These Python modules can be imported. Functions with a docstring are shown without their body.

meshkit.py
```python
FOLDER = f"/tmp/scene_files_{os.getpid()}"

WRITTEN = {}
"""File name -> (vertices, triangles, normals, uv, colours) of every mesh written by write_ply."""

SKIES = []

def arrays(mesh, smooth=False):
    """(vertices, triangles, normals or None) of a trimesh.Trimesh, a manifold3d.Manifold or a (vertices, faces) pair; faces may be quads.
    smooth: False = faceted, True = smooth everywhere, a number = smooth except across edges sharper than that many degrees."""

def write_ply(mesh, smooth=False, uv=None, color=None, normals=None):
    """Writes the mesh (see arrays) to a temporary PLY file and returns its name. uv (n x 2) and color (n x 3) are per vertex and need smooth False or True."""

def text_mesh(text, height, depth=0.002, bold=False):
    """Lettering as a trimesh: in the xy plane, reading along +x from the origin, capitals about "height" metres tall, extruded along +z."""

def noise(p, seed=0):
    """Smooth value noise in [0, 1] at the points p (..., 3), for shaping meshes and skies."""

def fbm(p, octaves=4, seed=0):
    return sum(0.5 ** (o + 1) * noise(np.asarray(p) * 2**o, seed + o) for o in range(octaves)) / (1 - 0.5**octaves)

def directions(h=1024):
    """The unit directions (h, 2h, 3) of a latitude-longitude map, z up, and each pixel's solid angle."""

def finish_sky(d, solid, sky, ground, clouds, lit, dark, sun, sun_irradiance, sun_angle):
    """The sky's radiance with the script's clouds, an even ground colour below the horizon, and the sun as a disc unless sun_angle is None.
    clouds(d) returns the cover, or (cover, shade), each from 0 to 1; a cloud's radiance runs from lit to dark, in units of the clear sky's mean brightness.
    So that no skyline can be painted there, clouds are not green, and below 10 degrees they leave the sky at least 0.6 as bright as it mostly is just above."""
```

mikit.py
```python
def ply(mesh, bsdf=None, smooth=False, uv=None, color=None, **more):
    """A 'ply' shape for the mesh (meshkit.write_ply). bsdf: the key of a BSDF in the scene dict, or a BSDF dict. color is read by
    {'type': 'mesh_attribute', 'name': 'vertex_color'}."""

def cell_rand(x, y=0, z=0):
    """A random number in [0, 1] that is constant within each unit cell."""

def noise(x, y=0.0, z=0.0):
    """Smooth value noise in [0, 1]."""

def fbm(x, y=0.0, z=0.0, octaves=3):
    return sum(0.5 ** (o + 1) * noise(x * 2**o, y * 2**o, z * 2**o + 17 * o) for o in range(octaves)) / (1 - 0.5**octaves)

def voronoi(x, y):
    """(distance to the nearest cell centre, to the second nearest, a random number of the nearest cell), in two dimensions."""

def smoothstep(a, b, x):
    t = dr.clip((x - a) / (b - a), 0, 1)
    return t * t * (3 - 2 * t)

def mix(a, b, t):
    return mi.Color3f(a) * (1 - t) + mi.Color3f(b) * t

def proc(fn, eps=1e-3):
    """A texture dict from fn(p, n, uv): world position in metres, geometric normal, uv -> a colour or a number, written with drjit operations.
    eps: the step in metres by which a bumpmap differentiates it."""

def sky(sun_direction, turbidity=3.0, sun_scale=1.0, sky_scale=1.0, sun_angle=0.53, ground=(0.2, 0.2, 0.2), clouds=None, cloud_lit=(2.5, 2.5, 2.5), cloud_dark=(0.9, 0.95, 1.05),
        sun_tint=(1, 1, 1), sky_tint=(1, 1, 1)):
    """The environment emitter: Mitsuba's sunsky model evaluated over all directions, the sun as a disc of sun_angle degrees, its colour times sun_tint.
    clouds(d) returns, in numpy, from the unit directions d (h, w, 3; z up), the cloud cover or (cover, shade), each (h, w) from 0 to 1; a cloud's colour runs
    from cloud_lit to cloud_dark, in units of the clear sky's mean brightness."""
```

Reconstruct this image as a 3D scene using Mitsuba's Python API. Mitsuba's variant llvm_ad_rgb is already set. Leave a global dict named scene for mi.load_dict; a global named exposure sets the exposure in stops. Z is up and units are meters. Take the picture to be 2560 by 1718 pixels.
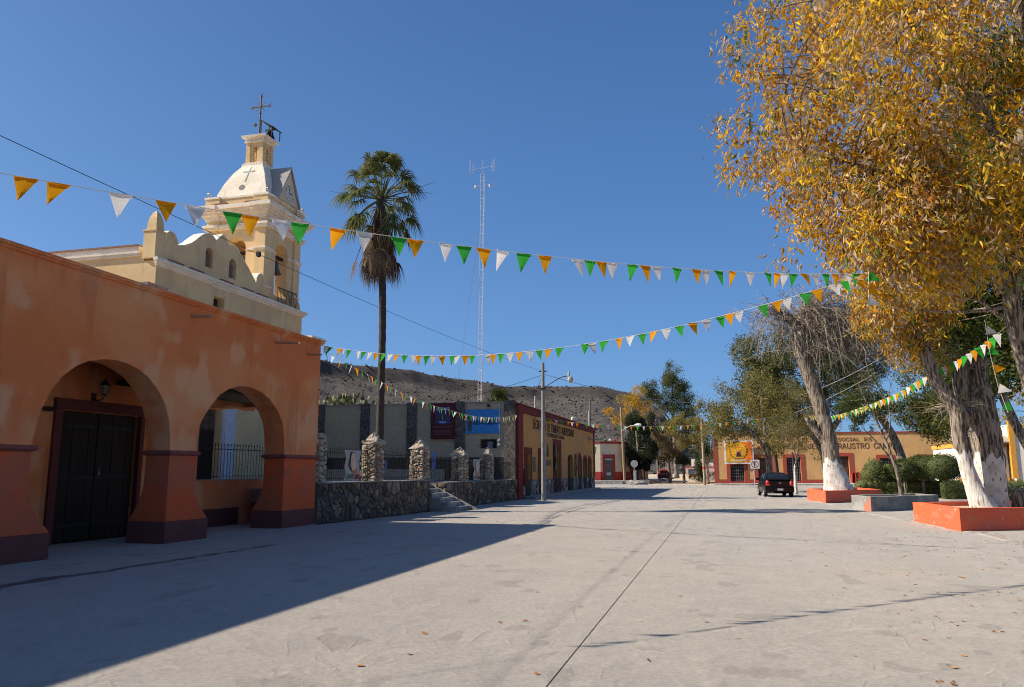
import math
import numpy as np
import trimesh
import shapely
import shapely.affinity
from shapely.geometry import Polygon, Point, box as sbox, LineString
from shapely.ops import unary_union
import drjit as dr
import mitsuba as mi
import mikit
import meshkit
from mikit import noise, fbm, voronoi, smoothstep, mix, proc

T = mi.ScalarTransform4f
scene, labels = {}, {}

# ------------------------------------------------------------------ camera, sky, exposure
# street frame: +y runs down the street, +x to its right, eye 1.6 m above the paving
PITCH, YAW = math.radians(9.22), math.radians(14.888)
FWD = np.array([-math.sin(YAW) * math.cos(PITCH), math.cos(YAW) * math.cos(PITCH), math.sin(PITCH)])
EYE = np.array([0.0, 0.0, 1.6])
scene['camera'] = {'type': 'perspective', 'fov': 2 * math.degrees(math.atan(1280 / 1953)), 'fov_axis': 'x',
                   'to_world': T().look_at(origin=EYE.tolist(), target=(EYE + FWD).tolist(), up=[0, 0, 1]),
                   'near_clip': 0.1, 'far_clip': 6000.0}
SUN_AZ, SUN_EL = math.radians(15), math.radians(38)          # from the left, a little behind the camera
SUN = (-math.cos(SUN_AZ) * math.cos(SUN_EL), -math.sin(SUN_AZ) * math.cos(SUN_EL), math.sin(SUN_EL))
scene['sky'] = mikit.sky(SUN, turbidity=4.0, sun_scale=1.0, sky_scale=0.5, ground=(0.25, 0.23, 0.2),
                         sky_tint=(0.66, 0.99, 1.40), sun_tint=(1.0, 1.07, 1.20))
exposure = 2.4

# ------------------------------------------------------------------ helpers
RNG = np.random.default_rng(7)


def numbered(key):
    if key not in USED:
        USED.add(key)
        return key
    n = COUNT.get(key, 0)
    while True:
        n += 1
        k = f'{key}_{n:03d}'
        if k not in USED:
            COUNT[key] = n
            USED.add(k)
            return k


USED, COUNT = set(), {}


GROUPS = {'stone_pillar': 'stone pillars of the churchyard', 'iron_railing': 'iron railings of the churchyard', 'stone_wall': 'rubble walls of the churchyard', 'tree_planter': 'kerb boxes round the trees',
          'courtyard_statue': 'draped statues behind the railings', 'niche_statue': 'statues in the church gable', 'church_bell': 'bells of the church tower', 'bunting': 'strings of pennants',
          'overhead_cable': 'overhead cables', 'wooden_pole': 'wooden poles', 'street_tree': 'street trees beyond the crossing', 'garden_tree': 'trees of the square', 'clipped_hedge': 'clipped hedges',
          'topiary': 'clipped topiary bushes', 'prickly_pear': 'prickly pears behind the wall', 'vertical_poster': 'posters on the railings', 'hanging_drape': 'drapes on the ochre office',
          'conifer': 'conifers behind the hall', 'clipped_tree': 'clipped trees beyond the crossing'}


def thing(name, label, cat, group=None):
    group = group or GROUPS.get(name)
    key = numbered(name)
    labels[key] = {'label': label, 'category': cat}
    if group:
        labels[key]['group'] = group
    return key


def struct(name, mesh, mat, **kw):
    key = put(numbered(name), mesh, mat, **kw)
    labels[key] = {'kind': 'structure'}
    return key


def put(key, mesh, mat, smooth=False, col=None, **kw):
    """one mesh entry; col: one colour or one per vertex, for materials that read it"""
    if hasattr(mesh, 'get'):
        v, f, c = mesh.get()
        if c is not None and col is None:
            col = c
        mesh = (v, f)
    if mat.startswith('vc_') or mat in VC:
        n = len(mesh[0]) if isinstance(mesh, tuple) else len(mesh.vertices)
        col = np.clip(np.broadcast_to(np.asarray((0.5, 0.5, 0.5) if col is None else col, float), (n, 3)), 0, 1)
        kw['uv'] = np.stack([np.round(col[:, 0] * 255) + 0.01 + 0.98 * col[:, 1], col[:, 2]], 1)   # the piece's own flat colour (meshes with a colour attribute would not be joined)
        smooth = bool(smooth)
    scene[key] = mikit.ply(mesh, mat, smooth=smooth, **kw)
    return key


def part(holder, name, mesh, mat, label=None, kind=None, **kw):
    key = put(numbered(holder + '__' + name), mesh, mat, **kw)
    d = {}
    if label:
        d['label'] = label
    if kind:
        d['kind'] = kind
    if d:
        labels[key] = d
    return key


BOXF = np.array([[0, 3, 2, 1], [4, 5, 6, 7], [0, 1, 5, 4], [1, 2, 6, 5], [2, 3, 7, 6], [3, 0, 4, 7]])


def tri(f):
    f = np.asarray(f, int)
    return np.vstack([f[:, [0, 1, 2]], f[:, [0, 2, 3]]]) if f.shape[1] == 4 else f


class MB:
    """collects pieces of ONE part"""
    def __init__(self):
        self.v, self.f, self.c, self.n = [], [], [], 0

    def add(self, v, f, c=None):
        v = np.asarray(v, float).reshape(-1, 3)
        self.v.append(v)
        self.f.append(tri(f) + self.n)
        self.c.append(None if c is None else np.broadcast_to(np.asarray(c, float), v.shape))
        self.n += len(v)
        return self

    def mesh(self, m, c=None):
        return self.add(np.array(m.vertices), np.array(m.faces), c)

    def box(self, x0, x1, y0, y1, z0, z1, c=None):
        v = [(x0, y0, z0), (x1, y0, z0), (x1, y1, z0), (x0, y1, z0), (x0, y0, z1), (x1, y0, z1), (x1, y1, z1), (x0, y1, z1)]
        return self.add(v, BOXF, c)

    def loft(self, levels, c=None):
        """levels: [(x0,x1,y0,y1,z)] from below to above, rectangular sections"""
        v, f = [], []
        for x0, x1, y0, y1, z in levels:
            v += [(x0, y0, z), (x1, y0, z), (x1, y1, z), (x0, y1, z)]
        n = len(levels)
        for i in range(n - 1):
            for k in range(4):
                f.append((4 * i + k, 4 * i + (k + 1) % 4, 4 * i + 4 + (k + 1) % 4, 4 * i + 4 + k))
        f.append((3, 2, 1, 0))
        f.append(tuple(4 * (n - 1) + k for k in range(4)))
        return self.add(v, f, c)

    def tube(self, pts, r, sides=6, c=None, cap=True):
        v, f = tube(pts, r, sides, cap)
        return self.add(v, f, c)

    def get(self):
        v, f = np.vstack(self.v), np.vstack(self.f)
        c = None
        if any(x is not None for x in self.c):
            c = np.vstack([np.full(a.shape, 0.5) if x is None else x for a, x in zip(self.v, self.c)])
        return v, f, c


def tube(pts, r, sides=6, cap=True):
    p = np.asarray(pts, float)
    t = np.gradient(p, axis=0)
    t /= np.linalg.norm(t, axis=1, keepdims=True) + 1e-12
    ref = np.array([0, 0, 1.0]) if abs(t[:, 2]).mean() < 0.8 else np.array([1.0, 0, 0])
    a = np.cross(t, ref)
    a /= np.linalg.norm(a, axis=1, keepdims=True) + 1e-12
    b = np.cross(t, a)
    ang = np.arange(sides) * 2 * np.pi / sides
    rr = np.broadcast_to(np.asarray(r, float), (len(p),))
    v = p[:, None] + rr[:, None, None] * (np.cos(ang)[None, :, None] * a[:, None] + np.sin(ang)[None, :, None] * b[:, None])
    i, j = np.meshgrid(np.arange(len(p) - 1), np.arange(sides), indexing='ij')
    q = np.stack([i * sides + j, i * sides + (j + 1) % sides, (i + 1) * sides + (j + 1) % sides, (i + 1) * sides + j], -1).reshape(-1, 4)
    f = tri(q)
    v = v.reshape(-1, 3)
    if cap and sides > 2:
        n = len(v)
        v = np.vstack([v, p[:1], p[-1:]])
        k = np.arange(sides)
        e = n - sides
        f = np.vstack([f, np.stack([np.full(sides, n), (k + 1) % sides, k], 1), np.stack([np.full(sides, n + 1), e + k, e + (k + 1) % sides], 1)])
    return v, f


def lathe(prof, sides=16, centre=(0, 0, 0)):
    """prof: [(r,z)] from below to above, about a vertical axis"""
    ang = np.arange(sides) * 2 * np.pi / sides
    v = np.array([(r * np.cos(a), r * np.sin(a), z) for r, z in prof for a in ang]) + np.asarray(centre, float)
    i, j = np.meshgrid(np.arange(len(prof) - 1), np.arange(sides), indexing='ij')
    q = np.stack([i * sides + j, i * sides + (j + 1) % sides, (i + 1) * sides + (j + 1) % sides, (i + 1) * sides + j], -1).reshape(-1, 4)
    return v, tri(q)


def prism(poly, depth):
    """a shapely polygon in (a,b), extruded 0..depth -> vertices (a,b,w), faces"""
    vs, fs, n = [], [], 0
    for g in getattr(poly, 'geoms', [poly]):
        if g.is_empty or g.area < 1e-7:
            continue
        m = trimesh.creation.extrude_polygon(g, depth, engine='earcut')
        vs.append(np.array(m.vertices))
        fs.append(np.array(m.faces) + n)
        n += len(vs[-1])
    return np.vstack(vs), np.vstack(fs)


def on_x(vf, x, sign=1):
    """(a,b,w) -> a along y, b along z, w out of the wall along sign*x (readable from +x for sign 1)"""
    v, f = vf
    return np.stack([x + sign * v[:, 2], v[:, 0], v[:, 1]], 1), (f if sign > 0 else f[:, ::-1])


def on_y(vf, y):
    """(a,b,w) -> a along x, b along z, w towards the viewer (-y)"""
    v, f = vf
    return np.stack([v[:, 0], y - v[:, 2], v[:, 1]], 1), f


def text_fit(text, x0, x1, z0, height, depth=0.012, bold=False):
    m = meshkit.text_mesh(text, height, depth, bold)
    v = np.array(m.vertices)
    a, b = v[:, 0].min(), v[:, 0].max()
    v[:, 0] = x0 + (v[:, 0] - a) * (x1 - x0) / (b - a)
    v[:, 1] += z0
    return v, np.array(m.faces)


def arch_poly(y0, y1, z0, zs, n=20, rise=None):
    """an opening with straight jambs to zs and a round (or flatter) head"""
    c, r = (y0 + y1) / 2, (y1 - y0) / 2
    h = r if rise is None else rise
    a = np.linspace(0, np.pi, n)
    return Polygon([(y0, z0), (y1, z0)] + [(c + r * np.cos(t), zs + h * np.sin(t)) for t in a])


def ellipse(cx, cy, rx, ry, n=24):
    a = np.arange(n) * 2 * np.pi / n
    return Polygon(np.stack([cx + rx * np.cos(a), cy + ry * np.sin(a)], 1))


def rot2(x, y, a):
    return x * math.cos(a) - y * math.sin(a), x * math.sin(a) + y * math.cos(a)


# ------------------------------------------------------------------ materials
def bsdf(base, rough=0.85, bump=None, bscale=1.0, eps=0.004, spec=0.3, two=True, **kw):
    if callable(base):
        base = proc(base)
    elif isinstance(base, (tuple, list)):
        base = {'type': 'rgb', 'value': [float(c) for c in base]}
    b = {'type': 'principled', 'base_color': base, 'roughness': rough, 'specular': spec, **kw}
    if bump is not None:
        b = {'type': 'bumpmap', 'arbitrary': proc(bump, eps), 'scale': bscale, 'bsdf': b}
    return {'type': 'twosided', 'bsdf': b} if two else b


def own_colour(p, n, uv):
    r = dr.floor(uv.x)
    return mi.Color3f(r / 255.0, (uv.x - r - 0.01) / 0.98, uv.y)


def own_colour_worn(p, n, uv):
    return own_colour(p, n, uv) * (0.86 + 0.28 * fbm(p.x * 7, p.y * 7, p.z * 7, 2))


VCOL = proc(own_colour)
VWORN = proc(own_colour_worn)
VC = {'stone', 'leaf', 'bark_vc', 'flag', 'pad'}


def m_terracotta(p, n, uv):
    w = fbm(p.x * 0.45 + 3, p.y * 0.45, p.z * 0.6, 4)
    w2 = fbm(p.x * 1.7, p.y * 1.7 + 9, p.z * 1.1, 3)
    c = mix((0.66, 0.285, 0.125), (0.60, 0.19, 0.066), smoothstep(0.34, 0.62, w))
    c = mix(c, (0.66, 0.37, 0.205), smoothstep(0.50, 0.70, w2) * 0.75)
    streak = fbm(p.x * 3 + 5, p.y * 5.0, p.z * 0.35, 2)
    c = mix(c, (0.44, 0.14, 0.06), smoothstep(0.6, 0.74, streak) * 0.45)
    return c * (0.94 + 0.12 * noise(p.x * 40, p.y * 40, p.z * 40))


def m_pier(p, n, uv):
    w = fbm(p.x * 0.9 + 3, p.y * 0.9, p.z * 1.3 + 4, 4)
    c = mix((0.55, 0.105, 0.036), (0.43, 0.12, 0.06), smoothstep(0.4, 0.62, w))
    c = mix(c, (0.30, 0.115, 0.075), smoothstep(0.55, 0.75, fbm(p.x * 2, p.y * 2, p.z * 2 + 31, 3)) * 0.5)
    return c * (0.93 + 0.14 * noise(p.x * 45, p.y * 45, p.z * 45))


def b_plaster(p, n, uv):
    return 0.6 * fbm(p.x * 5, p.y * 5, p.z * 5, 3) + 0.25 * noise(p.x * 38, p.y * 38, p.z * 38)


def plaster(a, b, c3, scale=0.6, drip=0.3):
    def fn(p, n, uv):
        w = fbm(p.x * scale + 7, p.y * scale, p.z * scale + 2, 4)
        c = mix(a, b, smoothstep(0.38, 0.64, w))
        s = fbm(p.x * 2.6, p.y * 2.6, p.z * 0.3, 3)
        c = mix(c, c3, smoothstep(0.54, 0.74, s) * drip)
        return c * (0.95 + 0.1 * noise(p.x * 30, p.y * 30, p.z * 30))
    return fn


def warp(p, s):
    return p.x + s * (fbm(p.x * 1.1, p.y * 1.1, 3.0, 2) - 0.5), p.y + s * (fbm(p.x * 1.1 + 40, p.y * 1.1, 7.0, 2) - 0.5)


def stamped(p):
    """imprinted flagstone joints of the concrete: 1 on a joint, 0 on the flat"""
    x, y = warp(p, 0.45)
    a, b, r = voronoi(x * 2.5, y * 2.5)
    e = b - a
    return 1 - smoothstep(0.0, 0.085, e), r


def m_paving(p, n, uv):
    j, r = stamped(p)
    w = fbm(p.x * 0.16 + 11, p.y * 0.10, 0.0, 4)
    w2 = fbm(p.x * 0.9, p.y * 0.5 + 5, 1.0, 4)
    c = mix((0.254, 0.247, 0.237), (0.270, 0.252, 0.226), smoothstep(0.36, 0.62, w))
    c = mix(c, (0.228, 0.222, 0.214), smoothstep(0.5, 0.7, w2) * 0.35)
    c = c * (0.965 + 0.07 * r)
    c = mix(c, (0.21, 0.195, 0.175), j * 0.12)
    # wheel-worn lanes, grey rubber dust in long broken streaks
    lane = fbm(p.x * 1.4 + 50, p.y * 0.06, 2.0, 3)
    c = mix(c, (0.20, 0.195, 0.19), smoothstep(0.55, 0.70, lane) * 0.10)
    # dark dried trickle along the gutter in front of the arcade
    g = dr.abs(p.x + 9.85 - 0.06 * (p.y - 9) + 0.25 * (fbm(p.y * 1.2, 3.0, 5.0, 3) - 0.5))
    wet = (1 - smoothstep(0.02, 0.19, g - 0.25 * (1 - smoothstep(8.6, 11.5, p.y)) * noise(p.x * 2.5, p.y * 1.5, 3.0) + 0.16 * (noise(p.x * 8, p.y * 5) - 0.4))) * smoothstep(2.0, 4.0, p.y) * (1 - smoothstep(15.5, 18.0, p.y + 2 * noise(p.y, p.x)))
    c = mix(c, (0.06, 0.052, 0.045), wet * 0.85)
    spot = smoothstep(0.71, 0.76, fbm(p.x * 2.3, p.y * 1.6, 9.0, 3)) * 0.35
    c = mix(c, (0.15, 0.14, 0.13), spot)
    return c * (0.90 + 0.20 * noise(p.x * 33, p.y * 33)) * (0.95 + 0.1 * noise(p.x * 110, p.y * 110))


def b_paving(p, n, uv):
    j, r = stamped(p)
    x, y = warp(p, 0.7)
    k = smoothstep(0.36, 0.60, fbm(p.x * 0.5, p.y * 0.5, 4.0, 2))
    return 0.26 * j * (0.35 + 0.65 * k) + 0.9 * fbm(x * 6.0, y * 6.0, 0.0, 3) + 0.14 * noise(p.x * 60, p.y * 60)


def m_dirt(p, n, uv):
    w = fbm(p.x * 0.08, p.y * 0.08, 0.0, 5)
    c = mix((0.36, 0.30, 0.22), (0.27, 0.22, 0.16), smoothstep(0.35, 0.65, w))
    return c * (0.85 + 0.3 * noise(p.x * 3, p.y * 3))


def m_hill(p, n, uv):
    w = fbm(p.x * 0.012, p.y * 0.012, p.z * 0.02, 4)
    c = mix((0.128, 0.114, 0.104), (0.106, 0.096, 0.089), smoothstep(0.35, 0.65, w))
    s = noise(p.x * 0.35, p.y * 0.35, p.z * 0.55)
    c = mix(c, (0.038, 0.037, 0.030), smoothstep(0.50, 0.70, s) * 0.7)
    g = noise(p.x * 0.9 + 5, p.y * 0.9, p.z * 1.2)
    c = mix(c, (0.15, 0.128, 0.10), smoothstep(0.60, 0.80, g) * 0.7)
    rock = 1 - smoothstep(0.52, 0.80, n.z)
    rc = mix((0.042, 0.038, 0.038), (0.085, 0.074, 0.066), fbm(p.x * 0.08, p.y * 0.08, p.z * 0.5, 3))
    return mix(c, rc, rock)


def m_bark(p, n, uv):
    w = fbm(p.x * 24, p.y * 24, p.z * 2.8, 3)
    c = mix((0.075, 0.058, 0.045), (0.30, 0.255, 0.205), smoothstep(0.36, 0.62, w))
    return c


def b_bark(p, n, uv):
    return fbm(p.x * 22, p.y * 22, p.z * 2.8, 3)


def m_whitewash(p, n, uv):
    """bark with a lime-washed foot, the brushed edge ragged"""
    edge = 2.0 + 0.55 * (fbm(p.x * 6, p.y * 6, p.z * 1.4, 3) - 0.5) * 2
    k = 1 - smoothstep(-0.05, 0.05, p.z - edge)
    chip = smoothstep(0.68, 0.72, fbm(p.x * 15 + 3, p.y * 15, p.z * 6, 3))
    lime = mix((0.62, 0.60, 0.57), (0.47, 0.445, 0.41), smoothstep(0.45, 0.7, fbm(p.x * 5, p.y * 5, p.z * 3, 2)))
    return mix(m_bark(p, n, uv), lime, k * (1 - chip))


def m_concrete(p, n, uv):
    w = fbm(p.x * 2.3, p.y * 2.3, p.z * 2.3, 4)
    c = mix((0.30, 0.295, 0.28), (0.20, 0.20, 0.195), smoothstep(0.4, 0.62, w))
    # left-over orange paint on the middle kerb box
    q = smoothstep(0.46, 0.52, fbm(p.x * 3.1 + 2, p.y * 3.1, p.z * 2, 3) + 0.30 * (1 - smoothstep(0.0, 0.5, dr.sqrt(dr.square(p.x - 5.50) + dr.square(p.y - 33.98) + dr.square(p.z - 0.1)))) - 0.1 * p.z)
    near = (1 - smoothstep(0.46, 0.50, dr.sqrt(dr.square(p.x - 5.50) + dr.square(p.y - 33.98) + dr.square(p.z - 0.1)))) * dr.select(p.x < 5.545, 1.0, 0.0)
    c = mix(c, (0.70, 0.17, 0.10), q * near)
    return c * (0.92 + 0.16 * noise(p.x * 25, p.y * 25, p.z * 25))


def m_kerb_paint(p, n, uv):
    w = fbm(p.x * 1.6, p.y * 1.6, p.z * 2.2, 4)
    c = mix((0.80, 0.120, 0.045), (0.70, 0.125, 0.06), smoothstep(0.42, 0.62, w))
    chip = smoothstep(0.74, 0.75, fbm(p.x * 9, p.y * 9, p.z * 9 + 8, 3))
    dust = smoothstep(0.60, 0.78, fbm(p.x * 3, p.y * 3, p.z * 6, 3))
    c = mix(c, (0.55, 0.22, 0.14), dust * 0.5)
    return mix(c, (0.40, 0.36, 0.32), chip)


def m_rubble(p, n, uv):
    a, b, r = voronoi((p.x + p.y) * 9, p.z * 10)
    c = mix((0.055, 0.05, 0.047), (0.17, 0.155, 0.14), r)
    return mix((0.05, 0.045, 0.042), c, smoothstep(0.02, 0.16, b - a))


def b_rubble(p, n, uv):
    a, b, r = voronoi((p.x + p.y) * 9, p.z * 10)
    return smoothstep(0.0, 0.3, b - a) + 0.3 * r


def b_stone(p, n, uv):
    return fbm(p.x * 16, p.y * 16, p.z * 16, 3)


def m_wood_dark(p, n, uv):
    w = fbm(p.x * 40, p.y * 40, p.z * 1.6, 3)
    return mix((0.012, 0.007, 0.005), (0.030, 0.018, 0.012), w)


BS = {
    'terracotta': bsdf(m_terracotta, 0.9, b_plaster, 0.012),
    'pier_paint': bsdf(m_pier, 0.85),
    'cream': bsdf(plaster((0.70, 0.53, 0.285), (0.62, 0.46, 0.25), (0.50, 0.36, 0.21)), 0.9),
    'limewash': bsdf(plaster((0.78, 0.72, 0.61), (0.72, 0.65, 0.53), (0.55, 0.50, 0.42), 0.9, 0.5), 0.9),
    'ochre': bsdf(plaster((0.53, 0.285, 0.095), (0.47, 0.245, 0.085), (0.40, 0.21, 0.09)), 0.9),
    'tan_plaster': bsdf(plaster((0.57, 0.345, 0.15), (0.51, 0.305, 0.135), (0.45, 0.27, 0.13)), 0.9),
    'pale_plaster': bsdf(plaster((0.60, 0.52, 0.39), (0.52, 0.45, 0.335), (0.42, 0.36, 0.28)), 0.9),
    'paving_concrete': bsdf(m_paving, 0.82, b_paving, 0.013, 0.006),
    'dirt': bsdf(m_dirt, 0.95),
    'hill_scrub': bsdf(m_hill, 0.95),
    'bark': bsdf(m_bark, 0.92, b_bark, 0.035),
    'whitewash': bsdf(m_whitewash, 0.92, b_bark, 0.03),
    'raw_concrete': bsdf(m_concrete, 0.9),
    'kerb_paint': bsdf(m_kerb_paint, 0.55, spec=0.4),
    'rubble': bsdf(m_rubble, 0.92),
    'stone': bsdf(VWORN, 0.92, b_stone, 0.03),
    'dark_wood': bsdf(m_wood_dark, 0.7),
    'vc_matte': bsdf(VWORN, 0.85),
    'vc_paint': bsdf(VCOL, 0.45, spec=0.5),
    'car_paint': bsdf((0.003, 0.003, 0.0035), 0.22, clearcoat=0.25, clearcoat_gloss=0.95, spec=0.16),
    'dark_glass': bsdf((0.012, 0.014, 0.016), 0.06, spec=0.6),
    'rubber': bsdf((0.02, 0.02, 0.021), 0.8),
    'metal': bsdf((0.55, 0.55, 0.55), 0.4, metallic=0.9),
    'galvanised': bsdf((0.50, 0.51, 0.52), 0.55, metallic=0.35),
    'iron': bsdf((0.018, 0.017, 0.018), 0.6),
    'leaf': {'type': 'principledthin', 'base_color': VCOL, 'roughness': 0.55, 'diff_trans': 0.75, 'spec_trans': 0.0, 'eta': 1.35},
    'flag': {'type': 'principledthin', 'base_color': VCOL, 'roughness': 0.45, 'diff_trans': 0.9, 'spec_trans': 0.0, 'eta': 1.4},
}
scene.update(BS)

# ================================================================== GROUND, PAVING, HILL
gs = 2600.0
g = MB().add([(-gs, -gs, -0.06), (gs, -gs, -0.06), (gs, gs, -0.06), (-gs, gs, -0.06)], [(0, 1, 2, 3)])
struct('ground', g, 'dirt')

plaza = struct('plaza', MB().box(-30, 40, -14, 92, -0.05, -0.010), 'dirt')


def slab(poly, z1, z0=-0.009, mat='paving_concrete', name='slab'):
    v, f = prism(poly, z1 - z0)
    v[:, 2] += z0
    part(plaza, name, (v, f), mat)


J = 0.007
KERB = [(6.22, -14), (6.22, 19.7), (6.12, 23.2), (5.0, 33.0), (4.55, 46.5), (4.6, 60), (4.2, 79), (3.0, 92)]
slab(Polygon([(-11.62, -14), (-1.34 - J, -14), (-1.34 - J, 92), (-30, 92), (-30, 70.2), (-10.9, 70.2), (-10.9, 43), (-11.1, 31.4), (-11.1, 29.3), (-11.62, 21.5)]), 0.0)
mid = Polygon([(-1.34 + J, -14), (2.8 - J, -14), (2.8 - J, 27), (2.2, 60), (1.4, 92), (-1.34 + J, 92)])
slab(mid, 0.0)
right_line = [(2.8 + J, -14), (2.8 + J, 27), (2.2 + 2 * J, 60), (1.4 + 2 * J, 92)]
slab(Polygon(right_line + KERB[::-1]), 0.0)
# the square on the right, its edge a flush band of smoother concrete
off = [(x + 0.16, y) for x, y in KERB]
slab(Polygon(KERB + off[::-1]), 0.018, name='kerb_band', mat='raw_concrete')
slab(Polygon([(x + 0.012, y) for x, y in off] + [(40, 92), (40, -14)]), 0.012, name='square_slab')
# floor of the passage behind the arches
slab(Polygon([(-11.66, -14), (-11.66, 21.4), (-14.0, 21.4), (-14.0, -14)]), 0.02, name='passage_slab')
# a curved seam of tar, and the cross street beyond
seam = np.array([(-5.15, 22.9), (-5.35, 24.6), (-5.65, 26.9), (-5.85, 30.6), (-5.88, 36.0), (-5.3, 43.7), (-4.6, 50), (-3.6, 58)])
sx = np.interp(np.linspace(0, 7, 60), range(8), seam[:, 0])
sy = np.interp(np.linspace(0, 7, 60), range(8), seam[:, 1])
wv = 0.035 + 0.06 * meshkit.noise(np.stack([sx * 3, sy * 3, 0 * sx], 1))
sv = np.vstack([np.stack([sx - wv, sy, 0 * sx + 0.004], 1), np.stack([sx + wv, sy, 0 * sx + 0.004], 1)])
sf = [(i, i + 60, i + 61, i + 1) for i in range(59) if (i * 7919) % 10 < 7]
part(plaza, 'tar_seam', MB().add(sv, sf), 'vc_matte', col=(0.13, 0.125, 0.12))

street = struct('dirt_street', MB().add([(-12.0, 92.2, -0.03), (40, 92.2, -0.03), (12, 240, 0.4), (-16, 240, 0.4)], [(0, 1, 2, 3)]), 'dirt')
# raised pavement before the corner shop, its kerb broken
pv = MB()
xs = np.linspace(-34, -9.2, 26)
for a, b in zip(xs[:-1], xs[1:]):
    h = 0.38 + 0.05 * RNG.random()
    y0 = 91.9 + 0.3 * RNG.random() + (0.9 if RNG.random() < 0.15 else 0)
    pv.box(a, b - 0.02, y0, 96.2, -0.05, h)
pv.box(-12.6, -8.6, 96.2, 150, -0.05, 0.36)
struct('raised_pavement', pv, 'raw_concrete')
rub = thing('broken_kerb_pile', 'heap of broken kerb concrete at the foot of the stop sign', 'rubble')
rm = MB()
for i in range(16):
    m = trimesh.creation.icosphere(subdivisions=1)
    v = np.array(m.vertices) * (0.25 + 0.3 * RNG.random()) * np.array([1.2, 0.9, 0.55]) + 0.08 * RNG.normal(size=(len(m.vertices), 3))
    rm.add(v + [-10.6 + 2.0 * RNG.random(), 90.6 + 1.6 * RNG.random(), 0.12], m.faces)
put(rub, rm, 'raw_concrete')

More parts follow.
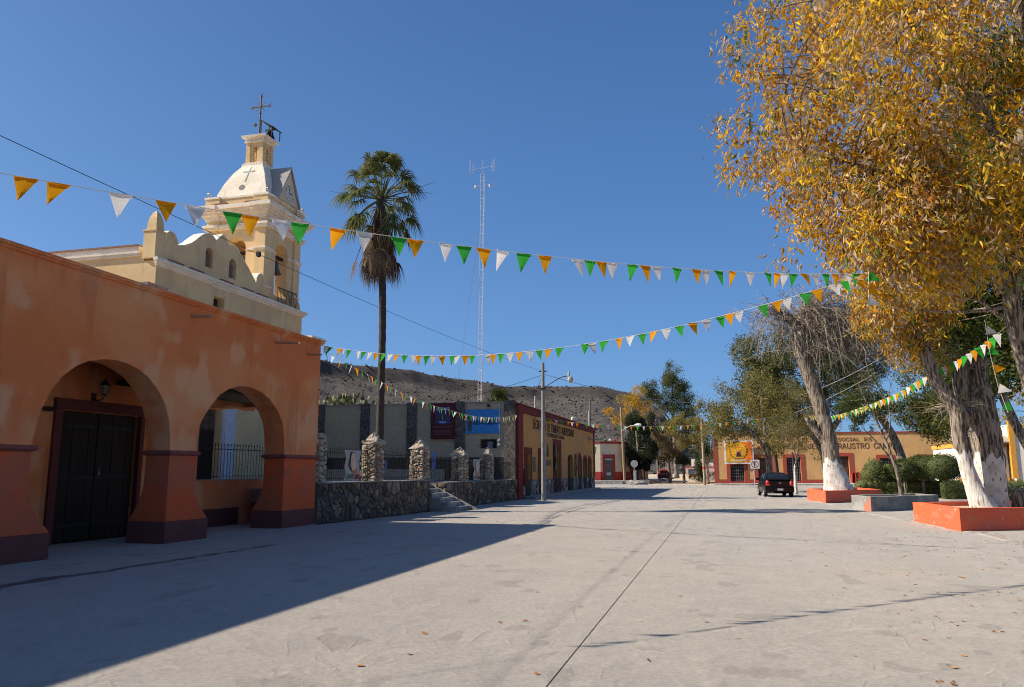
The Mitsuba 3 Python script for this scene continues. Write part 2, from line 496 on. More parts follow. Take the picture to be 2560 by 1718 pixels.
# table hill behind the town: foot, scree, cliff band, flat top
AZT = np.radians([-75, -55, -40, -28.8, -27.89, -26.59, -24.87, -23.46, -22.12, -21.45, -19.54, -18.04, -16.01, -14.98, -11.3, -9.25, -8.32, -7.83, -7.08, -6.25, -5.56, -4.17, -2.24, -0.12, 3.88, 10.15, 16.75, 19.03, 32, 48])
HT = np.array([80, 95, 104, 100.0, 97.5, 96.9, 95.6, 94.5, 92.9, 90.8, 87.0, 84.2, 79.8, 77.6, 78.2, 78.3, 77.5, 75.9, 73.2, 70.9, 68.5, 53.7, 22.7, 15.9, 15.6, 19.9, 29.6, 30.4, 26, 20]) + 1
NA, NR = 520, 150
az = np.linspace(AZT[0], AZT[-1], NA)
rr = np.concatenate([np.linspace(300, 700, 100), np.linspace(703, 775, 26), np.linspace(785, 1500, 24)])
A, R = np.meshgrid(az, rr, indexing='ij')
Hr = np.interp(A, AZT, HT)
ux, uy = np.sin(A), np.cos(A)
P3 = np.stack([ux * R, uy * R, 0 * R], -1)
ridge = 705 + 40 * (meshkit.fbm(P3 * [0.004, 0.004, 1] + 3, 3) - 0.5) + 16 * (meshkit.fbm(P3 * [0.02, 0.02, 1] + 9, 3) - 0.5)
t = np.clip((R - 320) / (ridge - 320), 0, 1)
scree = 0.84 * t ** 1.4
cl = np.clip((R - ridge) / 14, 0, 1)
Z = Hr * (scree + 0.16 * cl * cl * (3 - 2 * cl))
gul = meshkit.fbm(P3 * [0.011, 0.006, 1] + 21, 4) - 0.5
Z += 9 * gul * t * (1 - cl) + 2.5 * (meshkit.fbm(P3 * [0.05, 0.05, 1], 3) - 0.5) * np.minimum(1, t * 2)
Z += cl * 3.0 * (meshkit.fbm(P3 * [0.06, 0.06, 1] + 5, 3) - 0.5)
Z = np.where(R > 800, Z - 0.02 * (R - 800), Z) - 1.0
P3[..., 2] = Z
i, j = np.meshgrid(np.arange(NA - 1), np.arange(len(rr) - 1), indexing='ij')
k = len(rr)
q = np.stack([i * k + j, i * k + j + 1, (i + 1) * k + j + 1, (i + 1) * k + j], -1).reshape(-1, 4)
struct('hill', (P3.reshape(-1, 3), tri(q)), 'hill_scrub', smooth=True)
# scrub on the slope
ico = trimesh.creation.icosphere(subdivisions=0)
iv, jf = np.array(ico.vertices), np.array(ico.faces)
sb = MB()
NB = 26000
ia, ir = RNG.integers(20, NA - 20, NB), (RNG.random(NB) ** 0.8 * (len(rr) - 30)).astype(int)
sizes = 0.35 + 0.75 * RNG.random(NB) ** 2.5
cen = P3[ia, ir] + RNG.normal(size=(NB, 3)) * [2.0, 2.0, 0.1]
V = (iv[None] * (1 + 0.25 * RNG.normal(size=(NB, len(iv), 1)))) * sizes[:, None, None] * [1.15, 1.15, 0.75] + cen[:, None] + [0, 0, 0.3]
cols = np.array([(0.042, 0.041, 0.034), (0.056, 0.052, 0.044), (0.075, 0.068, 0.058), (0.14, 0.125, 0.105)])[RNG.integers(0, 4, NB)]
sb.add(V.reshape(-1, 3), (jf[None] + (np.arange(NB) * len(iv))[:, None, None]).reshape(-1, 3), np.repeat(cols, len(iv), 0))
k_ = put('hillside_scrub', sb, 'vc_matte')
labels[k_] = {'label': 'dry low scrub dotted over the brown table hill', 'category': 'scrub', 'kind': 'stuff'}
# earth bank behind the courtyard wall
mx, my = np.meshgrid(np.linspace(-60, -12.5, 48), np.linspace(45.5, 64, 20), indexing='ij')
mz = 4.6 * np.clip((my - 45.5) / 5, 0, 1) ** 0.7 * np.clip((-12.5 - mx) / 3, 0, 1) + 0.5 * (meshkit.fbm(np.stack([mx * .4, my * .4, 0 * mx], -1), 3) - 0.5)
i, j = np.meshgrid(np.arange(47), np.arange(19), indexing='ij')
q = np.stack([i * 20 + j, (i + 1) * 20 + j, (i + 1) * 20 + j + 1, i * 20 + j + 1], -1).reshape(-1, 4)
struct('earth_bank', (np.stack([mx, my, mz], -1).reshape(-1, 3), tri(q)), 'dirt', smooth=True)

# ================================================================== ARCADE (terracotta gate building)
arc = thing('arcade_building', 'long terracotta plastered building with two round arches and red-brown pier feet', 'building')
XF, TH, XB = -11.8, 0.62, -14.0
arch1 = [(11.29, 2.04), (11.30, 2.15), (11.33, 2.33), (11.42, 2.68), (11.59, 3.04), (11.81, 3.32), (12.10, 3.55), (12.40, 3.69), (12.80, 3.79), (13.15, 3.81), (13.45, 3.78),
         (13.74, 3.71), (14.08, 3.57), (14.41, 3.32), (14.66, 3.03), (14.83, 2.68), (14.90, 2.30), (14.92, 2.04)]
arch2 = [(15.82, 2.04), (15.83, 2.37), (15.90, 2.67), (16.10, 2.95), (16.32, 3.19), (16.58, 3.42), (16.91, 3.59), (17.40, 3.73), (17.90, 3.74), (18.43, 3.65), (18.86, 3.46), (19.25, 3.20),
         (19.49, 2.90), (19.60, 2.47), (19.66, 2.04)]
YE = 21.47
ZT = 5.40
up = Polygon([(-9, 2.04), (11.29, 2.04)] + arch1[1:] + [(15.82, 2.04)] + arch2[1:] + [(YE, 2.04), (YE, ZT), (-9, ZT)])
m = MB().add(*on_x(prism(up, TH), XF - TH))
m.box(-16.5, XF - TH - 0.002, YE - 0.55, YE, 3.5, ZT)                    # return wall at the far end, above the side arch
m.box(-16.5, XF - TH - 0.002, -9, -8.5, 0, ZT)
part(arc, 'upper_wall', m, 'terracotta')


def pier(y0, y1, flare):
    prof = [(0.49, 0.55, 0.95), (0.62, 0.42, 0.88), (0.80, 0.25, 0.78), (0.98, 0.11, 0.69), (1.18, 0.03, 0.64), (1.5, 0.0, TH), (1.93, 0.0, TH)]
    part(arc, 'pier', MB().loft([(XF - d, XF, y0, y1 + f * flare, z) for z, f, d in prof]), 'pier_paint', label='red painted lower pier, flaring at its foot')
    part(arc, 'dado', MB().loft([(XF - 0.97, XF + 0.012, y0 - 0.01 * (flare > 0), y1 + 0.56 * flare, z) for z in (-0.03, 0.485)]), 'vc_matte', col=(0.135, 0.048, 0.048))
    e = 0.075
    part(arc, 'impost', MB().loft([(XF - TH - e * a, XF + e * a, y0 - e * a, y1 + e * a * (1 if flare else 0.6), z) for z, a in ((1.925, 0.25), (1.95, 0.7), (1.965, 1), (2.015, 1), (2.038, 0.3))]),
         'vc_matte', col=(0.20, 0.065, 0.06))


pier(-9, 11.29, 1.0)
pier(14.92, 15.82, 1.0)
pier(19.66, YE - 0.004, 0.0)
cp = MB()
for z0, z1, e in ((ZT, ZT + 0.05, 0.05), (ZT + 0.05, ZT + 0.10, 0.09), (ZT + 0.10, ZT + 0.125, 0.06)):
    cp.box(XF - TH - e, XF + e, -9 - e, YE + e, z0, z1)
part(arc, 'coping', cp, 'terracotta')
part(arc, 'roof', MB().box(-24.0, XF - TH - 0.004, -8.5, YE - 0.56, 4.9, 5.05), 'raw_concrete')
part(arc, 'rear_rooms', MB().box(-24.0, -16.1, -8.5, 21.4, 0.0, 4.895).box(-16.098, XB - 0.352, -8.5, 18.6, 0.0, 4.893), 'terracotta')
part(arc, 'corner_block', MB().loft([(XF - 0.9, XF + 0.13, YE - 0.75, YE + 0.14, ZT + 0.127), (XF - 0.9, XF + 0.1, YE - 0.75, YE + 0.1, ZT + 0.19)]), 'limewash')
for y, z, l in ((15.35, 5.17, 0.52), (18.95, 5.12, 0.72), (20.72, 5.04, 0.42)):
    a = np.linspace(0, np.pi, 7)
    sec = [(0.075 * math.cos(t), -0.06 * math.sin(t)) for t in a]
    ins = [(0.055 * math.cos(t), -0.04 * math.sin(t)) for t in a[::-1]]
    v, f = prism(Polygon(sec + ins), l)
    vv = np.stack([XF - 0.1 + v[:, 2] + 0.1 * (v[:, 2] > 0), y + v[:, 0], z + v[:, 1] - 0.06 * v[:, 2]], 1)
    part(arc, 'rain_spout', (vv, f), 'vc_matte', col=(0.42, 0.25, 0.17))
# back of the passage
win = arch_poly(18.85, 22.3, 1.32, 3.10, 24, rise=0.38)
door_hole = sbox(14.05, 0.0, 16.5, 2.92)
bk = Polygon([(-9, 0.02), (-9, 4.9), (YE - 0.005, 4.9), (YE - 0.005, 0.02)]).difference(win).difference(door_hole)
part(arc, 'low_back_wall', MB().box(XB - 0.35, XB, YE - 0.004, 24.5, 0, 1.318), 'terracotta')
part(arc, 'back_wall', MB().add(*on_x(prism(bk, 0.35), XB - 0.35)), 'terracotta')
part(arc, 'passage_ceiling', MB().box(XB + 0.01, XF - TH - 0.01, 15.6, YE - 0.01, 3.62, 3.72).box(XB + 0.01, XF - TH - 0.01, -8.5, 15.59, 4.3, 4.38), 'dark_wood')
part(arc, 'back_dado', MB().box(XB + 0.004, XB + 0.02, 16.8, YE - 0.6, 0.02, 0.52), 'vc_matte', col=(0.10, 0.04, 0.04))
fr = MB().box(XB - 0.05, XB + 0.07, 13.87, 14.06, 0.02, 2.93).box(XB - 0.05, XB + 0.07, 16.49, 16.62, 0.02, 2.93).box(XB - 0.05, XB + 0.09, 13.85, 16.64, 2.932, 3.17)
part(arc, 'door_frame', fr, 'vc_matte', col=(0.13, 0.035, 0.03))
part(arc, 'lintel_beam', MB().box(XB + 0.02, XB + 0.10, 13.2, 13.849, 2.86, 2.95), 'dark_wood')
part(arc, 'lintel_beam', MB().box(XB + 0.02, XB + 0.10, 16.641, 16.85, 2.80, 2.90), 'dark_wood')
for y0, y1 in ((14.07, 15.27), (15.29, 16.48)):
    d = part(arc, 'door_leaf', MB().box(XB - 0.2, XB - 0.14, y0, y1, 0.03, 2.91), 'dark_wood')
    n = 5
    for b in range(n):
        w = (y1 - y0) / n
        part(d, 'plank', MB().box(XB - 0.139, XB - 0.11 - 0.006 * (b % 2), y0 + b * w + 0.006, y0 + (b + 1) * w - 0.006, 0.05, 2.89), 'dark_wood')
    for z in (0.35, 1.4, 2.55):
        part(d, 'strap', MB().box(XB - 0.109, XB - 0.095, y0 + 0.02, y1 - 0.02, z, z + 0.09), 'iron')
hd = MB()
hd.tube([(XB - 0.10, 15.36, 1.5), (XB - 0.04, 15.36, 1.5), (XB - 0.04, 15.36, 1.62), (XB - 0.10, 15.36, 1.62)], 0.014)
part(arc, 'door_handle', hd, 'metal')
rail = MB()
part(arc, 'low_wall_cap', MB().box(XB - 0.38, XB + 0.02, 18.82, 24.5, 1.32, 1.345), 'raw_concrete')
for y in np.arange(18.95, 23.9, 0.152):
    b = MB().tube([(XB - 0.18, y, 1.335), (XB - 0.18, y, 2.32)], 0.009, 5)
    b.add(*lathe([(0.003, 2.31), (0.028, 2.335), (0.012, 2.36), (0.0, 2.41)], 5, (XB - 0.18, y, 0)))
    part(arc, 'fence_bar', b, 'iron')
part(arc, 'fence_rail', MB().box(XB - 0.19, XB - 0.17, 18.86, 24.0, 2.20, 2.225).box(XB - 0.19, XB - 0.17, 18.86, 24.0, 1.42, 1.44), 'iron')

lan = thing('wall_lantern', 'black iron wall lantern above the dark double door of the arcade', 'lantern')
ly, lx = 14.95, -13.7
part(lan, 'bracket', MB().tube([(XB, ly, 3.22), (-13.85, ly, 3.18), (lx, ly, 3.25), (lx, ly, 3.30)], 0.016, 6).box(XB, XB + 0.03, ly - 0.06, ly + 0.06, 3.14, 3.36), 'iron')
part(lan, 'glass', MB().add(*lathe([(0.055, 3.34), (0.10, 3.54)], 6, (lx, ly, 0))), 'vc_paint', col=(0.25, 0.26, 0.25))
cg = MB().add(*lathe([(0.0, 3.29), (0.05, 3.31), (0.06, 3.34)], 6, (lx, ly, 0))).add(*lathe([(0.125, 3.54), (0.11, 3.57), (0.03, 3.64), (0.02, 3.67), (0.0, 3.70)], 6, (lx, ly, 0)))
for q in range(6):
    a = q * math.pi / 3
    cg.tube([(lx + 0.057 * math.cos(a), ly + 0.057 * math.sin(a), 3.34), (lx + 0.102 * math.cos(a), ly + 0.102 * math.sin(a), 3.54)], 0.007, 4)
part(lan, 'cage', cg, 'iron')
tank = thing('roof_tank', 'small grey concrete box showing above the arcade parapet', 'tank')
put(tank, MB().box(-13.6, -12.75, 14.95, 15.55, 5.05, 5.86).box(-13.64, -12.71, 14.91, 15.59, 5.86, 5.93), 'raw_concrete')

# ================================================================== CHURCH
ch = thing('church', 'cream plastered church with a bell tower, white cloister dome and scalloped gable', 'church')
XC = -25.0
YA, YB = 29.78, 42.95
# nave block; facade with door, window and choir window
fac = sbox(YA, 0, YB, 11.25)
fdoor = sbox(33.4, 1.1, 35.42, 4.8)
fwin = sbox(34.13, 9.70, 35.03, 10.50)
part(ch, 'facade', MB().add(*on_x(prism(fac.difference(fdoor).difference(fwin), 0.7), XC - 0.7)), 'cream')
part(ch, 'nave', MB().box(-46, XC - 0.705, YA, YA + 0.6, 0, 11.55).box(-46, XC - 0.705, YB - 0.6, YB, 0, 11.2).box(-46, -45.4, YA + 0.6, YB - 0.6, 0, 11.2).box(-45.4, XC - 0.71, YA + 0.6, YB - 0.6, 10.9, 11.1), 'cream')
e = MB()
e.box(-46, XC - 0.9, YA - 0.10, YA - 0.001, 11.50, 11.62).box(-46, XC - 0.9, YA - 0.16, YA + 0.1, 11.622, 11.70).box(-46, XC - 1.0, YA - 0.05, YA + 0.6, 11.702, 11.98)
part(ch, 'side_cornice', e, 'limewash')
part(ch, 'roof_edge', MB().box(-46, XC - 1.0, YA - 0.14, YA + 0.7, 11.982, 12.05), 'vc_matte', col=(0.24, 0.14, 0.10))
e = MB()
for z0, z1, w in ((11.0, 11.08, 0.06), (11.08, 11.2, 0.14), (11.2, 11.34, 0.24)):
    e.box(XC + 0.001, XC + w, YA - w, YB + w, z0, z1)
part(ch, 'facade_cornice', e, 'limewash')
# scalloped gable standing on the facade
gab = [(30.22, 11.30), (30.22, 12.20), (30.27, 12.55), (30.42, 12.78), (30.62, 12.83), (30.85, 12.74), (31.05, 12.52), (31.14, 12.27), (31.6, 12.42), (32.1, 12.68), (32.6, 13.10), (33.0, 13.42), (33.4, 13.58),
       (33.7, 13.52), (34.0, 13.36), (34.2, 13.58), (34.5, 13.83), (34.75, 13.80), (34.95, 13.62), (35.12, 13.42), (35.35, 13.50), (35.6, 13.54), (35.9, 13.42), (36.3, 13.10), (36.8, 12.75), (37.3, 12.35), (37.74, 11.98),
       (37.80, 12.30), (37.95, 12.52), (38.2, 12.64), (38.42, 12.54), (38.57, 12.32), (38.62, 11.95), (38.62, 11.30)]
niche1 = arch_poly(33.28, 33.86, 11.85, 12.62, 12)
niche2 = arch_poly(35.27, 35.90, 11.75, 12.52, 12)
gp = Polygon(gab)
gt = 0.55
part(ch, 'gable', MB().add(*on_x(prism(gp.difference(niche1).difference(niche2), gt), XC - gt)).add(*on_x(prism(unary_union([niche1.buffer(0.02), niche2.buffer(0.02)]), 0.05), XC - gt - 0.052)), 'cream')
ga = np.array(gab[1:-1])
rim = [(a, b) for a, b in ga] + [(a, b + 0.07) for a, b in ga[::-1]]
part(ch, 'gable_capping', MB().add(*on_x(prism(Polygon(rim).buffer(0), gt + 0.1), XC - gt - 0.05)), 'limewash')


def saint(y, x, z0, h, key, col, wide=1.0):
    """a small weathered robed figure for a niche"""
    mb = MB()
    pr = [(0.17, 0), (0.16, 0.15), (0.13, 0.45), (0.15, 0.62), (0.16, 0.72), (0.07, 0.80), (0.05, 0.82)]
    v, f = lathe([(r * h, z * h) for r, z in pr], 12)
    mb.add(v * [0.75 * wide, wide, 1] + [x, y, z0], f)
    m = trimesh.creation.icosphere(subdivisions=2)
    mb.add(np.array(m.vertices) * [0.07 * h, 0.065 * h, 0.085 * h] + [x, y, z0 + 0.89 * h], m.faces)
    for s in (-1, 1):
        mb.tube([(x, y + s * 0.15 * h, z0 + 0.7 * h), (x + 0.04, y + s * 0.17 * h, z0 + 0.52 * h), (x + 0.12 * h, y + s * 0.04 * h, z0 + 0.58 * h)], [0.055 * h, 0.05 * h, 0.03 * h], 7)
    put(key, mb, 'vc_matte', smooth=True, col=col)


k_ = thing('niche_statue', 'weathered stone figure in the left niche of the church gable', 'statue')
saint(33.57, XC - 0.22, 11.86, 0.98, k_, (0.155, 0.095, 0.078), 1.45)
k_ = thing('niche_statue', 'weathered stone figure in the right niche of the church gable', 'statue')
saint(35.58, XC - 0.22, 11.76, 0.98, k_, (0.15, 0.095, 0.08), 1.45)
e = MB()
for y in (30.45, 32.0, 34.45, 36.4, 37.8):
    for q in range(5):
        v, f = prism(ellipse(0, 0, 0.09, 0.05, 8), 0.5)
        e.add(np.stack([XC - 0.25 + v[:, 2], y + 0.2 * q + v[:, 0] + 0.02 * q, 11.395 + v[:, 1]], 1), f)
part(ch, 'roof_tile', e, 'vc_matte', kind='stuff', col=(0.24, 0.12, 0.09))
part(ch, 'plaque', MB().box(XC + 0.001, XC + 0.06, 33.85, 35.40, 10.92, 11.0).box(XC + 0.002, XC + 0.04, 33.9, 35.3, 10.998, 11.0), 'limewash')
w = part(ch, 'window', MB().box(XC - 0.45, XC - 0.42, 34.13, 35.03, 9.7, 10.5), 'dark_glass')
part(w, 'window_bar', MB().box(XC - 0.41, XC - 0.38, 34.55, 34.60, 9.7, 10.5).box(XC - 0.41, XC - 0.38, 34.13, 35.03, 10.08, 10.12), 'iron')
d = part(ch, 'door', MB().box(XC - 0.5, XC - 0.42, 33.4, 35.42, 1.1, 3.62), 'dark_wood')
for r in range(3):
    for c in range(4):
        part(d, 'panel', MB().loft([(XC - 0.42, XC - 0.36, 33.45 + 0.49 * c, 33.45 + 0.49 * c + 0.42, 3.72 + 0.35 * r), (XC - 0.42, XC - 0.36, 33.45 + 0.49 * c, 33.45 + 0.49 * c + 0.42, 3.72 + 0.35 * r + 0.28)]), 'vc_matte', col=(0.10, 0.07, 0.045))
part(d, 'transom', MB().box(XC - 0.5, XC - 0.421, 33.4, 35.42, 3.63, 4.8), 'vc_matte', col=(0.075, 0.052, 0.035))
pp = MB().box(XC + 0.002, XC + 0.10, 35.45, 36.0, 1.0, 6.2).box(XC + 0.101, XC + 0.18, 35.52, 35.86, 1.0, 6.2).box(XC + 0.002, XC + 0.06, 36.02, 36.58, 1.0, 6.2)
pp.box(XC + 0.002, XC + 0.10, 32.8, 33.37, 1.0, 6.2).box(XC + 0.101, XC + 0.18, 32.95, 33.29, 1.0, 6.2).box(XC + 0.002, XC + 0.3, 32.6, 36.7, 6.2, 6.5)
part(ch, 'portal_surround', pp, 'vc_matte', col=(0.52, 0.54, 0.60))


def finial(x, y, z0, h, w, square=True):
    m = MB()
    if square:
        m.box(x - w, x + w, y - w, y + w, z0, z0 + 0.55 * h)
        m.loft([(x - w * a, x + w * a, y - w * a, y + w * a, z0 + b * h) for b, a in ((0.55, 1.12), (0.58, 1.12), (0.60, 0.78), (0.72, 0.74), (0.85, 0.6), (0.95, 0.34), (1.0, 0.1))])
    else:
        m.add(*lathe([(w, z0), (w * 1.05, z0 + 0.3 * h), (w * 0.9, z0 + 0.6 * h), (w * 0.5, z0 + 0.88 * h), (0.01, z0 + h)], 12, (x, y, 0)))
    return m


part(ch, 'pinnacle', finial(XC - 0.36, 30.0 - 0.02, 11.345, 2.35, 0.34), 'cream')
part(ch, 'pinnacle', finial(XC - 0.3, 42.78, 11.345, 0.72, 0.2, False), 'cream')

# bell tower
TX0, TX1, TY0, TY1 = -29.2, -25.4, 39.05, 42.85
TXC, TYC = (TX0 + TX1) / 2, (TY0 + TY1) / 2
hw = (TX1 - TX0) / 2
Z0, Z1 = 11.30, 16.05
TZ = 15.4


def tower_wall(side):
    ar = arch_poly(-0.68, 0.68, 11.9, 14.5, 16)
    w = sbox(-hw, Z0, hw, Z1).difference(ar) if side in (0, 1) else sbox(-hw + 0.56, Z0, hw - 0.56, Z1).difference(ar)
    v, f = prism(w, 0.55)
    if side == 0:
        return np.stack([TX1 - 0.55 + v[:, 2], TYC + v[:, 0], v[:, 1]], 1), f
    if side == 1:
        return np.stack([TX0 + v[:, 2], TYC + v[:, 0], v[:, 1]], 1), f
    y = TY0 if side == 2 else TY1 - 0.55
    return np.stack([TXC + v[:, 0], y + 0.55 - v[:, 2], v[:, 1]], 1), f


m = MB()
for s in range(4):
    m.add(*tower_wall(s))
tw = part(ch, 'belfry', m, 'cream')
for x0, x1, y0, y1 in ((TX1 - 0.62, TX1 + 0.09, TY0 - 0.09, TY0 + 0.62), (TX1 - 0.62, TX1 + 0.09, TY1 - 0.62, TY1 + 0.09), (TX0 - 0.09, TX0 + 0.62, TY0 - 0.09, TY0 + 0.62), (TX0 - 0.09, TX0 + 0.62, TY1 - 0.62, TY1 + 0.09)):
    part(ch, 'corner_pilaster', MB().box(x0, x1, y0, y1, Z0, Z1 - 0.3), 'cream')
m = MB()
for x0, x1, y0, y1 in ((TX1 - 0.62, TX1 + 0.09, TY0 - 0.09, TY0 + 0.62), (TX1 - 0.62, TX1 + 0.09, TY1 - 0.62, TY1 + 0.09), (TX0 - 0.09, TX0 + 0.62, TY0 - 0.09, TY0 + 0.62)):
    for z, a in ((14.35, 0.05), (14.45, 0.10), (12.15, 0.08)):
        m.box(x0 - a, x1 + a, y0 - a, y1 + a, z, z + 0.1)
part(ch, 'capital_band', m, 'limewash')
m = MB()
for sy in ((TY0 + 0.62, TY0 + 1.22), (TY1 - 1.22, TY1 - 0.62)):
    m.box(TX1 - 0.3, TX1 + 0.05, sy[0], sy[1], 14.40, 14.52)
for sx_ in ((TX0 + 0.62, TX0 + 1.22), (TX1 - 1.22, TX1 - 0.62)):
    m.box(sx_[0], sx_[1], TY0 - 0.05, TY0 + 0.3, 14.40, 14.52)
part(ch, 'impost_band', m, 'limewash')


def ring(mb, z0, z1, e, res=0.0):
    mb.box(TX0 - e, TX1 + e, TY0 - e, TY1 + e, z0, z1)
    if res:   # the cornice breaks forward over the pilasters
        for x0, x1 in ((TX0 - e - res, TX0 + 0.75), (TX1 - 0.75, TX1 + e + res)):
            for y0, y1 in ((TY0 - e - res, TY0 + 0.75), (TY1 - 0.75, TY1 + e + res)):
                mb.box(x0, x1, y0, y1, z0 + 0.002, z1 + 0.002)


m = MB()
ring(m, Z1 - 0.30, Z1 - 0.16, 0.13, 0.10)
ring(m, Z1 - 0.155, Z1 - 0.02, 0.20, 0.10)
ring(m, Z1 + 0.28, Z1 + 0.40, 0.10, 0.10)
ring(m, Z1 + 0.405, Z1 + 0.55, 0.16, 0.10)
ring(m, Z1 + 0.555, Z1 + 0.70, 0.30, 0.10)
ring(m, Z1 + 0.705, Z1 + 0.86, 0.42, 0.10)
ring(m, Z1 + 0.865, Z1 + 1.10, 0.56, 0.10)
part(ch, 'tower_cornice', m, 'limewash')
m = MB()
ring(m, Z1 - 0.018, Z1 + 0.278, 0.02, 0.09)
ring(m, Z1 + 1.105, Z1 + 1.62, 0.10, 0.12)
part(ch, 'attic', m, 'cream')
m = MB()
ring(m, Z1 + 1.625, Z1 + 1.74, 0.15, 0.12)
part(ch, 'attic_capping', m, 'limewash')
m = MB()
for y in (TY0 - 0.24,):
    for x in (TX0 + 0.25, TX1 - 1.3):
        m.box(x, x + 1.0, y - 0.05, y + 0.15, Z1 + 1.16, Z1 + 1.30)
m.box(TX1 + 0.15, TX1 + 0.32, TY0 + 2.2, TY0 + 3.1, Z1 + 1.16, Z1 + 1.30)
part(ch, 'terracotta_vent', m, 'vc_matte', col=(0.22, 0.10, 0.07))
# cloister dome, four curved faces
ZD = Z1 + 1.745
prof = [(1.74, 0.0), (1.67, 0.30), (1.56, 0.65), (1.42, 1.05), (1.25, 1.45), (1.06, 1.85), (0.88, 2.15), (0.77, 2.31), (0.74, 2.43)]
m = MB().loft([(TXC - a, TXC + a, TYC - a, TYC + a, ZD + b) for a, b in prof])
dm = part(ch, 'dome', m, 'limewash', smooth=25)


def dome_y(z):
    return TYC - np.interp(z, [ZD + b for a, b in prof], [a for a, b in prof])


def on_dome(poly):
    v, f = prism(poly, 0.02)
    m = trimesh.Trimesh(v, f, process=False)
    v, f = trimesh.remesh.subdivide_to_size(np.array(m.vertices), np.array(m.faces), 0.2)
    return np.stack([v[:, 0], dome_y(v[:, 1]) - 0.004 - v[:, 2], v[:, 1]], 1), f


cx = TXC + 0.02
crs = unary_union([sbox(cx - 0.045, ZD + 1.10, cx + 0.045, ZD + 2.26), sbox(cx - 0.40, ZD + 1.84, cx + 0.40, ZD + 1.94)])
part(ch, 'painted_cross', on_dome(crs), 'vc_matte', col=(0.36, 0.40, 0.36))
part(ch, 'medallion', on_dome(ellipse(cx - 0.1, ZD + 0.70, 0.2, 0.19, 20)), 'raw_concrete')
# clock gable on the street face
gy0, gy1 = TYC - 1.15, TYC + 1.15
tri_ = Polygon([(gy0, ZD), (gy1, ZD), (TYC, ZD + 2.2)])
v, f = prism(tri_, 0.9)
cg_ = part(ch, 'clock_gable', (np.stack([TX1 - 0.55 + v[:, 2] - 0.05, v[:, 0], v[:, 1]], 1), f), 'pale_plaster')
rf = [(gy0 - 0.12, ZD), (TYC, ZD + 2.34), (gy1 + 0.12, ZD), (gy1 + 0.02, ZD), (TYC, ZD + 2.22), (gy0 - 0.02, ZD)]
v, f = prism(Polygon(rf), 2.0)
part(cg_, 'gable_roof', (np.stack([TX1 - 1.5 + v[:, 2] - 0.08, v[:, 0], v[:, 1]], 1), f), 'vc_matte', col=(0.30, 0.30, 0.28))
gx = TX1 + 0.30
part(cg_, 'clock_face', MB().add(*on_x(prism(ellipse(TYC, ZD + 0.62, 0.46, 0.50, 28), 0.03), gx)), 'vc_matte', col=(0.50, 0.50, 0.47))
hnd = unary_union([LineString([(TYC, ZD + 0.62), (TYC - 0.02, ZD + 1.0)]).buffer(0.02), LineString([(TYC, ZD + 0.62), (TYC + 0.28, ZD + 0.62)]).buffer(0.025)] + [sbox(-0.015, 0.36, 0.015, 0.44)])
tick = unary_union([LineString([(TYC + 0.38 * math.sin(a), ZD + 0.62 + 0.42 * math.cos(a)), (TYC + 0.43 * math.sin(a), ZD + 0.62 + 0.47 * math.cos(a))]).buffer(0.012) for a in np.arange(12) * math.pi / 6])
part(cg_, 'clock_hands', MB().add(*on_x(prism(unary_union([hnd.intersection(sbox(TYC - 2, ZD, TYC + 2, ZD + 3)), tick]), 0.02), gx + 0.031)), 'iron')
bulbs = MB()
for t in np.linspace(0.05, 0.97, 15):
    for s in (-1, 1):
        bulbs.add(*lathe([(0.0, -0.03), (0.03, 0), (0.0, 0.03)], 6, (TX1 + 0.44, TYC + s * 1.2 * (1 - t), ZD + 0.03 + 2.12 * t)))
part(cg_, 'bulb', bulbs, 'vc_matte', kind='stuff', col=(0.6, 0.58, 0.5))
# lantern on top
ZL = ZD + 2.43
m = MB()
for s in range(4):
    sl = arch_poly(-0.13, 0.13, ZL + 0.28, ZL + 1.2, 10)
    L = 0.52
    w = sbox(-L, ZL + 0.02, L, ZL + 1.54).difference(sl) if s < 2 else sbox(-L + 0.18, ZL + 0.02, L - 0.18, ZL + 1.54).difference(sl)
    v, f = prism(w, 0.17)
    if s < 2:
        v = np.stack([TXC + (L - 0.17 if s == 0 else -L) + v[:, 2], TYC + v[:, 0], v[:, 1]], 1)
    else:
        v = np.stack([TXC + v[:, 0], TYC + (L if s == 2 else -L + 0.17) - v[:, 2], v[:, 1]], 1)
    m.add(v, f)
for a in (-1, 1):
    for b in (-1, 1):
        x, y = TXC + a * 0.45, TYC + b * 0.45
        m.box(x - 0.14, x + 0.14, y - 0.14, y + 0.14, ZL + 0.02, ZL + 1.54)
part(ch, 'lantern', m, 'cream')
m = MB()
for z, h, e in ((ZL, 0.10, 0.74), (ZL + 0.10, 0.10, 0.67)):
    m.box(TXC - e, TXC + e, TYC - e, TYC + e, z + 0.001, z + h)
part(ch, 'lantern_base', m, 'limewash')
part(ch, 'lantern_cornice', MB().loft([(TXC - e, TXC + e, TYC - e, TYC + e, ZL + z) for z, e in ((1.541, 0.62), (1.543, 0.68), (1.62, 0.68), (1.621, 0.60), (1.74, 0.61), (1.82, 0.70), (1.84, 0.82), (1.96, 0.84))]), 'limewash')
ZX = ZL + 1.96
cx_, cy_ = TXC + 0.05, TYC - 0.25
m = MB().tube([(cx_, cy_, ZX - 0.02), (cx_, cy_, ZX + 2.85)], 0.05, 6)
m.tube([(cx_ - 0.62, cy_, ZX + 2.1), (cx_ + 0.62, cy_, ZX + 2.1)], 0.045, 6)
for x, z in ((cx_ - 0.62, ZX + 2.1), (cx_ + 0.62, ZX + 2.1), (cx_, ZX + 2.85)):
    for dx, dz in ((0.12, 0.12), (-0.12, 0.12), (0.12, -0.12), (-0.12, -0.12)):
        m.tube([(x, cy_, z), (x + dx, cy_, z + dz)], 0.028, 5)
